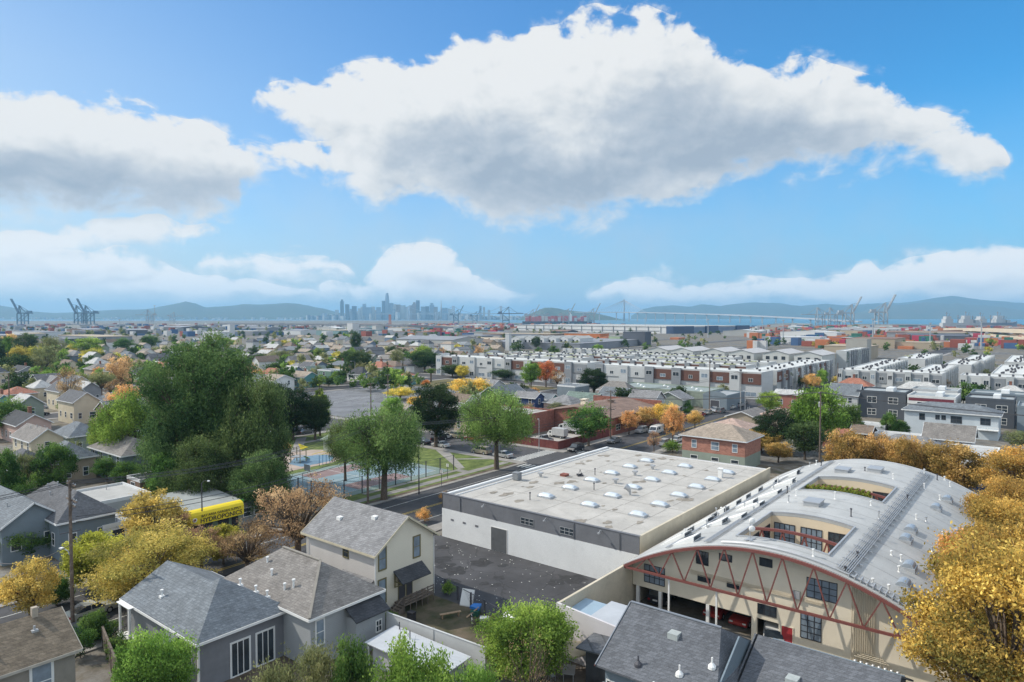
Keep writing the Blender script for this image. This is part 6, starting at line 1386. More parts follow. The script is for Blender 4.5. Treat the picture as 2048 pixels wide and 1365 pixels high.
for (x, y, rz) in ((70.2, 102.8, 0), (93.3, 102.8, PI)):
    simple('basketball_hoop', 'basketball hoop at the ' + ('left' if x < 80 else 'right') + ' end of the sport court', 'hoop', x, y, rz, [('post', lambda b: b.tube([(0, 0, 0), (0, 0, 2.6), (.9, 0, 3.2)], .07, 6), GALV), ('backboard', lambda b: b.box(.9, .95, -.9, .9, 2.9, 4.0), WHITE), ('rim', lambda b: b.tube([(1.2 + .23 * math.cos(a), .23 * math.sin(a), 3.05) for a in [i * PI / 5 for i in range(11)]], .02, 4), mat('hoop_red', (.5, .08, .02)))], 'basketball hoops')
for px, py, ts, w, k_, lab in [(848,1045,1018,34,'shrub_rust','rusty low bush between street and warehouse'),(572,912,885,20,'orange','small orange tree on the playground'),(890,1003,985,26,'shrub_rust','dry bush on the park verge'),(30,1010,960,80,'shrub','dark shrub at the left edge above the slate cottages')]:
    T(k_, px, py, ts, w, lab)
def brush(px, d, w, h_, k_, lab): x, y = PD(px, d); plant(k_, x, y, h_, w, lab, cat='bush')
for (x, y, w, h, k_, lab) in [(24.5, 63, 2.6, 2.4, 'shrub', 'dark shrub beside the wooden fence'), (22.6, 66.6, 2.5, 2.6, 'shrub', 'dark shrub at the corner of the brown-roofed house'), (25.2, 68.5, 3, 2, 'shrub', 'low hedge shrub by the porch of the stucco house'), (44.2, 50.2, 1.6, 1.2, 'shrub', 'small dark plant beside the back steps'), (52.6, 50.6, 1.5, 1.4, 'shrub_lime', 'weedy plant on the chain fence'), (36.5, 50, 1, 1.6, 'shrub_rust', 'reddish plant at the corner of the grey cottage'), (47.5, 35.2, 3.0, 3.2, 'shrub_lime', 'lime shrub climbing the lilac white wall')]:
    plant(k_, x, y, h, w, lab, cat='bush')
# ================================================================ NAMED HOUSES OF THE MIDDLE DISTANCE
FOOT = []   # footprints that keep later houses and trees away
def HM(px, py, e, w, d, rise, kind, wall, roof, label, **k):
    x, y, _ = P(px, py, e); FOOT.append((x, y, x + w, y + d)); return house(x, y, w, d, e, rise, kind, wall, roof, label, **k)
HM(245,912,5.2,7.6,14.5,2.3,'hip','slate','taupe','low house with taupe hip roof and white porch corner, left of the giant tree',vents=5,chim=False,nst=2)
HM(22,940,4.0,6.5,9,2.6,'hip','cream','dark','cottage with near-black hip roof at the left edge above the slate cottages')
HM(112,922,4.3,6.5,9,2.6,'hip','tan','slate','cottage with slate hip roof between the near-black roof and the taupe porch house')
HM(62,884,5.6,5.6,11,2.3,'gy','cream','taupe','cream victorian house with beige pediment and taupe roof at the left',porch=True,nst=2,vents=4)
HM(140,874,4.6,6.5,9.5,2.4,'hip','sage','slate','sage cottage with blue-grey hip roof right of the cream victorian')
HM(35,812,6.6,6,8,2.6,'gy','sage','pale','narrow two-storey sage gable house with two white windows, far left',nst=2)
HM(3,1058,4.6,6.6,13,2.6,'gy','slate','slate','slate victorian cottage with white edged gable at the left edge',skyl=1,vents=1)
HM(118,1046,4.8,6.4,15,2.8,'hip','slate','dark','slate victorian cottage with dark hip roof beside the tall utility pole',porch=False,vents=3)
HM(-60,1020,4.6,6,12,2.8,'hip','blue','grey','grey roofed cottage cut by the left edge above the slate gable')
HM(186,1012,3.0,8,10,.3,'flat','pale','pale','low shelter with a patchwork of pale flat roof panels left of the garden shop',vents=1,wins=False,name='outbuilding',cat='shed',group=None)
HM(206,1058,2.9,4,6.5,.3,'flat','white','pale','small white flat-roofed outbuilding between slate cottage and orange tree',vents=2,name='outbuilding',cat='shed',group=None)
HM(280,965,2.6,9,5,.3,'flat','brown','dark','dark low roof under the left edge of the giant tree',vents=0,name='outbuilding',cat='shed',group=None)
HM(78,765,5.5,8,10,2.8,'gx','grey','dark','dark roofed house with grey front gable left of the peach tree',nst=1)
HM(12,790,4.5,9,9,2.2,'hip','tan','red','reddish roofed low house behind the green bushes at left')
HM(30,758,5,12,9,1.0,'gx','pale','grey','long pale grey house at the far left under the tall palm')
HM(70,776,5,6,8,2.4,'hip','cream','pale','pale roofed cream cottage in the left cluster')
HM(96,768,5,6,8,2.8,'gy','pink','grey','dusty pink house with steep light roof in the left cluster',skyl=1)
HM(160,782,5,7,9,2.8,'gy','grey','pale','grey house with bright roof behind the umbrella tree')
HM(1046,786,4.6,7.5,9,2.2,'hip','navy','dark','navy house with dark hip roof behind the park corner tree')
HM(1070,797,5.6,4.6,8,1.6,'gy','navy','grey','narrow navy gable house left of the brown roofed hall',nst=2)
HM(1100,800,3.4,5.0,7,1.7,'gy','teal','slate','small teal gable cottage beside the narrow navy house')
HM(1150,775,4.2,10,8,.4,'flat','slate','slate','flat slate-grey house behind the teal cottage')
HM(930,806,4.5,6,9,2.2,'gy','white','brown','white house with brown gable roof behind the dark park evergreen')
HM(985,772,4.2,7,16,2.0,'gy','pale','grey','long grey roofed house behind the yellow-green shrubs')
HM(803,824,3.0,7,9,1.8,'gy','tan','tan','pale low roof hidden behind the dark park evergreen')
HM(1310,800,5.6,6.2,8.5,2.4,'gy','pale','grey','pale victorian house with three bright skylight strips on its roof',nst=1,porch=True,skyl=2)
HM(1365,800,5.0,7,9,2.2,'gx','sage','grey','sage fronted victorian with small arched gables left of the workshop',porch=True)
HM(1245,795,4.6,8,9,2.6,'gy','sage','slate','teal-grey gabled house behind the brown roofed hall',nst=1)
HM(1488,860,4.2,9,9,1.8,'hip','tan','pink','pinkish tan hip roof behind the pink brick house')
HM(1515,838,4.2,10,8,1.6,'gx','tan','taupe','taupe roof at the street corner behind the pinkish hip roof')
HM(1590,838,4.4,9,10,1.8,'hip','cream','pink','pink-brown hip roof beside the two-tone green tree')
HM(1600,790,5.0,6,8,1.2,'gy','brick','pale','red fronted house with a sloping solar roof behind the green tree')
HM(1715,792,6.4,8,8,3.2,'gy','pale','slate','pale house with steep slate gable right of the big green tree',nst=2)
HM(1945,884,4.8,6.8,8.5,2.8,'gy','pale','taupe','pale gable house with tan dormer roof in front of the white long house',nst=2,vents=2)
HM(1885,905,4.2,7,12,2.2,'hip','pale','grey','grey hip roof annex joined left of the pale gable house')
HM(1838,878,2.9,5,9,.2,'flat','white','pale','flat roofed sunroom with a strip of windows behind the golden row',name='sunroom',cat='annex',group=None)
HM(1740,868,3.4,6,4,1.5,'gy','brown','brown','small brown gabled shed behind the golden row',name='garden_shed',cat='shed',group=None)
HM(1770,855,3.2,5,6,.2,'flat','pale','pale','small white roofed shed behind the golden row',name='garden_shed',cat='shed',group=None)
HM(1692,872,3.0,5,5,1.3,'gy','brick','red','small red-brown shed left of the golden row',name='garden_shed',cat='shed',group=None)
HM(1985,935,4.2,20,8.5,.2,'flat','navy','pale','wide flat pale blue roof behind the orange-gold plane tree',name='flat_roofed_block',cat='building',group=None)
HM(1815,925,4,7,7,2.0,'gy','slate','grey','house with white window trim glimpsed through the golden row')
HM(548,762,5.6,9,10,2.0,'gy','white','tan','white two-storey house with pinkish tan gable roof left of the parking lot',nst=2)
HM(505,775,3.4,12,9,.3,'flat','white','pale','low white flat building in front of the pinkish gabled house',name='outbuilding',cat='building',group=None)
HM(662,743,6.0,7,10,.3,'flat','green','slate','green box-shaped house with flat roof at the far side of the parking lot',nst=2)
HM(618,735,5.6,6,8,2.4,'gy','white','dark','white half-timbered gable house behind the green box house',nst=2)
HM(540,748,3.6,14,10,1.6,'gx','tan','tan','tan curved workshop roof left of the half-timbered house')
HM(815,752,4.2,5,5,1.4,'hip','teal','red','small teal house with red pyramid roof beside the cypresses')
HM(752,750,4.2,6,7,1.6,'gx','blue','grey','light blue house between the lime bush and the cypresses')
# brown-roofed hall, brick hall
def block(name, label, cat, x, y, w, d, e, wall, roofm, group=None, par=.5, parts=None, kind='flat', rise=1.5, sid=False):
    FOOT.append((x, y, x + w, y + d)); r = empty(name, (x, y, 0), label, cat, group); b = MB(); b.box(0, w, 0, d, 0, e)
    if kind in ('gx', 'gy'): gablewall(b, kind, 0, w, 0, d, e, rise, .4)
    b.build('wall', wall, r)
    if kind == 'flat':
        b = MB(); b.box(.2, w - .2, .2, d - .2, e, e + .1); ro = b.build('roof', roofm, r); b = MB()
        for q in ((-.05, .2, -.05, d + .05), (w - .2, w + .05, -.05, d + .05), (.2, w - .2, -.05, .2), (.2, w - .2, d - .2, d + .05)): b.box(*q, e - .1, e + par)
        b.build('parapet', wall, r)
    else: ro = roofmesh(kind, 0, w, 0, d, e + .02, rise).build('roof', roofm, r)
    return r, ro
BRK = mat('brick_wall', (.24, .10, .075), .9, .15, .6, kind='brick'); BRNR = mat('brown_roofing', (.21, .145, .115), .95, .15, .5, kind='shingle', bump=.2, size=2)
r, ro = block('hall', 'wide low hall with weathered brown shallow roof beyond the truck yard', 'building', 150, 87, 27, 22, 4.6, BRK, BRNR, kind='gx', rise=2.0)
b = MB(); b.box(26.9, 27.3, -.2, 22.2, 0, 6.4); b.build('brick_parapet', BRK, r); b = MB(); b.box(8, 9.6, 13, 14.6, 5.4, 7.4); b.box(7.8, 9.8, 12.8, 14.8, 7.4, 7.6); b.build('roof_vent', CREAM, ro)
b = MB(); b.box(15, 16.6, 9, 10.2, 6.2, 7.0); b.build('roof_vent', BRNR, ro); 
for x in (3, 8, 13): winset(r, x, 1.2, 2, 1.4, '-v', 0, WHITE, GLASS, nx=2)
block('hall', 'red brick hall with pale flat roof behind the park corner tree', 'building', 138, 104.5, 11.5, 20, 4.8, BRK, MEMB)
r, ro = block('workshop', 'long low teal-grey flat-roofed building before the brown and white townhouses', 'building', 218, 91, 17, 36, 4.6, wallmat('sage', False), mat('teal_roofing', (.25, .29, .28), .9, .08, .3, kind='stain'))
for k in range(9): b = MB(); b.lathe(4 + (k % 3) * 4.5, 3 + k * 3.6, [(.5, 4.7), (.45, 5.0), (.2, 5.2)], 10); b.build('roof_dome', WHITE, ro)
r, ro = block('workshop', 'blue-grey workshop with rounded false front near the townhouse corner', 'building', 214, 78 + 4, 16, 8, 4.4, wallmat('slate', False), mat('ws_roof', (.30, .32, .33), .9, .1, .4))
b = MB(); n_ = 12
for i in range(n_): a, c_ = PI * i / n_, PI * (i + 1) / n_; b.poly([(-.12, 4 - 4 * math.cos(a), 4.4 + 1.6 * math.sin(a)), (-.12, 4 - 4 * math.cos(c_), 4.4 + 1.6 * math.sin(c_)), (-.12, 4 - 4 * math.cos(c_), 4.3), (-.12, 4 - 4 * math.cos(a), 4.3)]); b.poly([(.1, 4 - 4 * math.cos(a), 4.4 + 1.6 * math.sin(a)), (.1, 4 - 4 * math.cos(a), 4.3), (.1, 4 - 4 * math.cos(c_), 4.3), (.1, 4 - 4 * math.cos(c_), 4.4 + 1.6 * math.sin(c_))]); b.poly([(-.12, 4 - 4 * math.cos(a), 4.4 + 1.6 * math.sin(a)), (.1, 4 - 4 * math.cos(a), 4.4 + 1.6 * math.sin(a)), (.1, 4 - 4 * math.cos(c_), 4.4 + 1.6 * math.sin(c_)), (-.12, 4 - 4 * math.cos(c_), 4.4 + 1.6 * math.sin(c_))])
b.build('false_front', wallmat('slate', False), r); doorset(r, 4, .05, 3, 3, '-u', 0, DARKM)
# pink brick house
PB = mat('pink_brick', (.36, .175, .13), .9, .1, .5, kind='brick'); pk = empty('house', (131, 46.5, 0), 'pink brick two-storey house with grey hip roof behind the warehouse', 'house', 'houses of the neighbourhood'); FOOT.append((131, 46, 141, 61))
b = MB(); b.box(0, 9, 0, 13, 2.8, 6.0); b.build('wall', PB, pk); b = MB(); b.box(0, 9, 0, 13, 0, 2.8); b.build('ground_floor_wall', wallmat('sage', False), pk); ro = roofmesh('hip', 0, 9, 0, 13, 6.02, 2.3, .5).build('roof', roofmat('tan'), pk); fascia(0, 9, 0, 13, 6, 'hip', 2.3, .5).build('fascia', TRIM, pk)
for y in (2.0, 6.0, 10.4): winset(pk, y, 3.6, 1.5 if y == 6 else .9, 1.5, '-u', 0, WHITE, GLASS2); winset(pk, y, .7, 1.4, 1.3, '-u', 0, WHITE, GLASS)
# long white house right
WL = mat('white_blue_siding', (.50, .55, .58), .8, .05, .5, kind='siding'); lw = empty('house', (202, 10.2, 0), 'long white two-storey house with slate hip roof at the right', 'house', 'houses of the neighbourhood'); FOOT.append((200, 9, 214, 31))
b = MB(); b.box(0, 10, 0, 20, 0, 6.1); b.build('wall', WL, lw); ro = roofmesh('hip', 0, 10, 0, 20, 6.15, 1.9, .6).build('roof', roofmat('slate'), lw); fascia(0, 10, 0, 20, 6.15, 'hip', 1.9, .6).build('fascia', WHITE, lw)
for y, w_, z_, h_ in ((16, 1.1, 3.8, 1.5), (12.6, .8, 4.2, 1.0), (11.3, .8, 4.2, 1.0), (8.6, 2.2, 3.6, 1.6), (2.6, 1.9, 3.7, 1.5), (10.6, 2.4, .9, 1.2)): winset(lw, y, z_, w_, h_, '-u', 0, DARKM, GLASS, nx=2)
b = MB(); b.box(-1.6, 0, -.2, 4.4, 2.5, 2.62); b.box(-1.6, -1.5, -.2, 4.4, 3.3, 3.4); [b.box(-1.6, -1.5, q, q + .1, 2.6, 3.35) for q in (-.2, .9, 2.0, 3.1, 4.2)]; b.build('balcony', WHITE, lw)
# modern dark cubes
MOD = [(226, 33.5, 12, 13, 7.6, 'charcoal', 'charcoal modern flat-roofed block with white windows right of the steep slate gable'), (222, 21, 13, 11.5, 7.4, 'white', 'white modern flat-roofed block with maroon band behind the long white house'), (238.5, 22, 10, 12, 7.8, 'pale', 'pale modern block behind the white one'), (226, 8, 11, 11, 7.4, 'charcoal', 'dark modern block with parapet behind the right end of the long white house'), (240, 6, 10, 13, 7.6, 'slate', 'slate modern block in the second row at right'), (214, -5, 12, 12, 7.2, 'slate', 'slate-grey modern block cut by the right edge'), (232, -10, 13, 13, 7.6, 'charcoal', 'dark modern block in the far right second row')]
for i, (x, y, w, d, e, c_, lab) in enumerate(MOD):
    r, ro = block('modern_house', lab, 'building', x, y, w, d, e, wallmat(c_, False), mat('grey_deck', (.30, .33, .34), .85, .1, .3, kind='stain'), 'modern flat-roofed houses at right', par=.55)
    b = MB(); b.box(w * .35, w * .8, d * .3, d * .45, e + .1, e + 1.2); b.build('roof_box', TRIM, ro)
    for y_ in (d * .25, d * .68): winset(r, y_, e - 3.0, 2.4, 1.7, '-u', 0, WHITE, GLASS, nx=2); winset(r, y_, 1.0, 2.2, 1.7, '-u', 0, WHITE, GLASS, nx=2)
    winset(r, w * .5, e - 3, 2.0, 1.6, '-v', 0, WHITE, GLASS, nx=2)
    if i == 1: b = MB(); b.box(-.06, 0, .3, d - .3, e - 1.0, e - .2); b.build('maroon_band', mat('maroon', (.16, .035, .05)), r)
# ================================================================ TOWNHOUSE ROWS
TW = mat('panel_white', (.47, .48, .475), .8, .05, .4); TG = mat('panel_grey', (.235, .25, .265), .8, .05, .4); TB = mat('panel_brown', (.13, .065, .05), .8, .12, .6); TL = mat('panel_pale', (.40, .42, .42), .8, .06, .4); LIME = mat('lime_balcony', (.36, .50, .05), .6)
ROOFW = mat('white_roofing', (.56, .57, .55), .8, .08, .3, kind='stain'); GRN_R = mat('sedum_roof', (.24, .26, .06), .95, .3, .6)
def townrow(x, y, w, d, h, label, face, pal=(TB, TG, TW), mod=7.0, seed=0, green=False, group='rows of townhouses', name='townhouse_row', lime=0, wins=True, ac=True, body=None):
    """long row of attached townhouses, modules with panels, windows, roof units"""
    rr = random.Random(seed); FOOT.append((x, y, x + w, y + d)); r = empty(name, (x, y, 0), label, 'townhouses', group)
    b = MB(); b.box(0, w, 0, d, 0, h); b.build('wall', body or pal[2], r)
    b = MB(); b.box(.25, w - .25, .25, d - .25, h, h + .12); ro = b.build('roof', ROOFW, r); b = MB()
    for q in ((-.03, .25, -.03, d + .03), (w - .25, w + .03, -.03, d + .03), (.25, w - .25, -.03, .25), (.25, w - .25, d - .25, d + .03)): b.box(*q, h, h + .4)
    b.build('parapet', TW, r)
    Lf = d if face == '-u' else w; n_ = max(1, round(Lf / mod)); ml = Lf / n_
    def on(b, a0, a1, z0, z1, p0, p1): b.box(-p1, -p0, a0, a1, z0, z1) if face == '-u' else b.box(a0, a1, -p1, -p0, z0, z1)
    for i in range(n_):
        a = i * ml; c_ = a + ml * .66
        b = MB(); on(b, a + .1, c_, h * .56, h - .25, 0, .35); b.build('cladding', pal[0] if rr.random() < .62 else rr.choice(pal[1:]), r)
        b = MB(); on(b, c_ + .05, a + ml - .05, .0, h + .55, 0, .9); b.build('stair_tower', pal[1] if rr.random() < .6 else pal[2], r)
        if wins:
            winx = (a + c_) / 2; s_ = rr.choice((.9, 1.6)); fn = lambda cx, z0, w_, h_, pr: winset(r, cx, z0, w_, h_, face, -pr, TRIM, GLASS if rr.random() < .6 else GLASS2, nx=2, ny=1, fw_=.08)
            fn(winx, h * .56 + 1.0, s_ + .6, 1.2, .35); fn((c_ + a + ml) / 2, h - 2.6, (ml - (c_ - a)) * .62, 1.5, .9); fn((c_ + a + ml) / 2, .9, (ml - (c_ - a)) * .62, 2.0, .9)
            fn(winx, 1.0, ml * .34, 1.5, 0)
        if lime and i % lime == 1: b = MB(); on(b, c_ - 1.4, c_ + 1.4, h * .42, h * .42 + 1.1, .9, 2.0); b.build('balcony', LIME, r)
        if ac:
            for k in range(2):
                q = a + ml * (.3 + .45 * k); e_ = rr.uniform(2.2, max(2.4, (w if face == '-u' else d) - 3)); X, Y = (e_, q) if face == '-u' else (q, e_)
                b = MB(); b.box(X - .36, X + .36, Y - .36, Y + .36, h + .25, h + .9); b.box(X - .3, X + .3, Y - .3, Y + .3, h + .1, h + .25); b.build('air_conditioner', DARKM, ro)
        if green and i % 2: b = MB(); (b.box(w * .4, w * .85, a + .5, a + ml * .8, h + .12, h + .2) if face == '-u' else b.box(a + .5, a + ml * .8, d * .4, d * .85, h + .12, h + .2)); b.build('sedum_roof', GRN_R, ro)
    return r
townrow(250, 83, 13, 70, 9.6, 'brown and white townhouse row along the near street, right half', '-u', seed=1, mod=11.5)
townrow(254, 160, 13, 92, 9.6, 'brown and white townhouse row along the near street, left half', '-u', seed=2, mod=11.5)
townrow(266, 82.5, 80, 12, 9.4, 'townhouse row running away along the right side street', '-v', pal=(TB, TG, TL), seed=3, mod=8)
townrow(282, 100, 11, 74, 9.6, 'second townhouse row behind the front one, with brown panels', '-u', seed=4, green=True)
townrow(284, 182, 11, 70, 9.6, 'second townhouse row, left part with sedum roof patches', '-u', seed=5, green=True)
townrow(310, 100, 11, 66, 9.4, 'third townhouse row with grey units', '-u', pal=(TG, TL, TW), seed=6, green=True)
townrow(312, 174, 11, 76, 9.4, 'third townhouse row, left part', '-u', seed=7, green=True)
townrow(338, 126, 11, 90, 9.4, 'fourth townhouse row in the middle of the complex', '-u', pal=(TL, TG, TW), seed=8, green=True)
townrow(368, 150, 11, 100, 9.4, 'fifth and farthest townhouse row of the brown and white complex', '-u', pal=(TL, TG, TW), seed=9, green=True)
# pale gabled lofts behind
SAW = mat('loft_pale', (.47, .48, .46), .8, .05, .4); SAWR = mat('loft_roof', (.44, .43, .42), .7, .08, .4)
for i in range(6):
    x, y = 352 + (i % 2) * 3, 88 + i * 16.5; r, ro = block('loft_building', ['pale loft building with shallow gable nearest the grey tower','second pale gabled loft left of the grey tower','third pale gabled loft from the grey tower','fourth pale gabled loft behind the fan palms','fifth pale gabled loft from the grey tower','leftmost pale gabled loft behind the palms'][i], 'building', x, y, 26, 13, 11.5, SAW, SAWR, 'pale gabled loft buildings', kind='gx', rise=1.8)
    for k in (2.6, 6.5, 10.4): winset(r, k, 8.6, 1.7, 1.5, '-u', 0, DARKM, GLASS, nx=2); winset(r, k, 5.2, 1.7, 1.5, '-u', 0, DARKM, GLASS, nx=2)
townrow(378, 82.8, 50, 5, 12.5, 'dark green-grey side of the loft block along the right street', '-v', pal=(mat('panel_moss', (.13, .16, .15)), TG, TL), seed=12, mod=5, ac=False)
r, ro = block('tower_block', 'plain grey-beige tower at the far end of the loft block', 'building', 432, 84, 12, 11, 17, mat('tower_beige', (.33, .32, .29), .85, .06, .4), CONC)
for z_ in (3, 7, 11): winset(r, 5, z_, 1.5, 1.6, '-u', 0, DARKM, GLASS)
# white and grey townhouses at right
WG = (TG, TL, TW)
townrow(289, 31.5, 13, 35, 9.2, 'white and grey townhouse row with lime balconies at right, near block', '-u', pal=WG, seed=21, mod=6.2, lime=3)
townrow(287, -14, 13, 40, 9.2, 'white and grey townhouse row at the right edge with a lime balcony', '-u', pal=WG, seed=22, mod=6.2, lime=4)
for i, (x, y, w, d) in enumerate([(306, 56, 70, 10), (306, 33, 44, 9), (356, 28, 46, 10), (306, 8, 60, 10), (306, -12, 60, 10), (392, 50, 60, 12), (390, 8, 70, 10), (392, 26, 60, 9)]):
    townrow(x, y, w, d, 9.0, ['white townhouse row running back from the left end of the near block','short white townhouse row inside the courtyard of the near block','white townhouse row behind the courtyard','white townhouse row running back beside the alley','white townhouse row at the far right running back','far white townhouse row with solar panels','far white townhouse row right of the alley','middle far white townhouse row'][i], '-v', pal=WG, seed=30 + i, mod=6.5)
for (x, y, w, d, lab) in ((318, 58, 12, 6, 'a'), (400, 53, 26, 8, 'b')):
    pass
SOL = mat('solar_panel', (.03, .05, .10), .2, .1, 1)
# ================================================================ REST OF THE NEIGHBOURHOOD
rn = random.Random(42)
FOOT += [(-20, 0, 112, 36), (110, 4, 128, 68), (126, -60, 240, 66), (-40, -120, 120, 4), (64, 84, 112, 150), (40, 86, 63, 106), (128, 162, 240, 230), (126, 86, 160, 103), (44, 34, 110, 66), (0, 40, 62, 86), (245, 76, 450, 262), (284, -40, 470, 68), (45, 100, 72, 145)]
def hit(x0, y0, x1, y1, m=1.0): return any(x0 < f[2] + m and x1 > f[0] - m and y0 < f[3] + m and y1 > f[1] - m for f in FOOT)
def instreet(x0, y0, x1, y1): return any(x0 < u + RW + 2.4 and x1 > u - 2.4 for u in us) or any(y0 < v + (15 if v == 69.5 else 11) + 2.4 and y1 > v - 2.4 for v in vs)
wallc = ['cream', 'white', 'grey', 'sage', 'blue', 'tan', 'yellow', 'pink', 'green', 'pale', 'white', 'slate', 'teal', 'brown']; roofc = ['grey', 'dark', 'brown', 'tan', 'slate', 'grey', 'taupe', 'pale', 'dark', 'green', 'red', 'black']
rname = {'grey': 'grey', 'dark': 'dark', 'brown': 'brown', 'tan': 'tan', 'slate': 'slate', 'taupe': 'taupe', 'pale': 'pale', 'green': 'greenish', 'red': 'reddish', 'black': 'black', 'blue': 'blue'}
kname = {'gx': 'gable', 'gy': 'front-gabled', 'hip': 'hip'}
HPR = {}
def hproto(wc, rc, k, far):
    key = (wc, rc, k, far)
    if key not in HPR:
        w, d = rn.choice([(6.5, 12), (7, 13), (7.5, 11), (8.5, 10)]); 
        if k == 'gx': w, d = d, w
        h = house(0, 0, w, d, rn.choice([3.6, 4.4, 5.4, 6.2]), rn.uniform(2.0, 3.2), k, wc, rc, 'x', wins=not far, vents=0 if far else 1, detail=not far, chim=rn.random() < .3, nst=1)
        h['W'] = w; h['D'] = d; HPR[key] = [h, False]
    return HPR[key]
NEWH = []
def region(px, d):
    a = 'left of the giant tree' if px < 330 else 'behind the giant tree' if px < 620 else 'beyond the parking lot' if px < 900 else 'left of the townhouses' if px < 1200 else 'in front of the townhouses' if px < 1560 else 'at the right'
    b_ = 'just' if d < 240 else 'well' if d < 420 else 'far'
    return b_ + ' ' + a if not a.startswith(('in ', 'at ')) else a
lots = []
for i in range(-1, len(us)):
    u0 = (us[i] + RW + 3) if i >= 0 else -110; u1 = us[i + 1] - 3 if i + 1 < len(us) else 900
    for j in range(-1, len(vs)):
        v0 = (vs[j] + 14 if j >= 0 else -120); v1 = vs[j + 1] - 3 if j + 1 < len(vs) else 720
        for (yy, side) in ((v0 + 3, 0), ((v0 + v1) / 2 - 6, 2), (v1 - 16, 1)):
            x = u0
            while x < u1 - 8: lots.append((x + rn.uniform(0, 1.2), yy + rn.uniform(-1.5, 1.5))); x += rn.uniform(9.2, 11.5)
rn.shuffle(lots)
for (x, y) in lots:
    d = dist(x, y)
    if d < 70 or d > 880: continue
    px = column(x, y)
    if px < -90 or px > 2140: continue
    if px > 1000 and d > 235: continue
    if rn.random() < (.12 if d < 350 else .30): continue
    far = d > 330; wc, rc, k = rn.choice(wallc), rn.choice(roofc), rn.choice(['gx', 'gy', 'gy', 'hip', 'hip'])
    if far: wc = rn.choice(['cream', 'white', 'grey', 'sage', 'tan', 'pale', 'blue', 'yellow']); rc = rn.choice(['grey', 'dark', 'brown', 'tan', 'slate', 'pale', 'taupe'])
    pr = hproto(wc, rc, k, far); h0 = pr[0]
    if hit(x, y, x + h0['W'], y + h0['D']) or instreet(x, y, x + h0['W'], y + h0['D']): continue
    o = h0 if not pr[1] else copy_tree(h0)
    pr[1] = True; o.location = (x, y, 0); FOOT.append((x, y, x + h0['W'], y + h0['D']))
    NEWH.append((o, px, d, f"{wc} house with {rname[rc]} {kname[k]} roof"))
for k_, (h0, used) in list(HPR.items()):
    if not used:
        for c_ in list(h0.children_recursive): bpy.data.objects.remove(c_)
        bpy.data.objects.remove(h0)
ORD = ['leftmost', 'second from left', 'third from left', 'fourth from left', 'fifth from left', 'sixth from left', 'seventh from left', 'eighth from left', 'ninth from left'] + [q + ' from left' for q in 'tenth eleventh twelfth thirteenth fourteenth fifteenth sixteenth seventeenth eighteenth nineteenth twentieth'.split()]
def ordinals(items, grp):
    """items: (object, px, d, words); labels numbered along the picture inside the same description"""
    D_ = {}
    for o, px, d, w in items: D_.setdefault((w, region(px, d)), []).append((px, o))
    for (w, rg), L_ in D_.items():
        L_.sort(key=lambda q: q[0])
        for i, (px, o) in enumerate(L_):
            o['label'] = (f"{w} {rg}" if len(L_) == 1 else f"{ORD[min(i, 19)]} {w} {rg}"); o['group'] = grp
ordinals(NEWH, 'houses of the neighbourhood'); ordinals([(o, px, d, 'parked ' + w) for o, px, d, w in PARK], 'cars parked around the streets')
print('houses', len(NEWH))
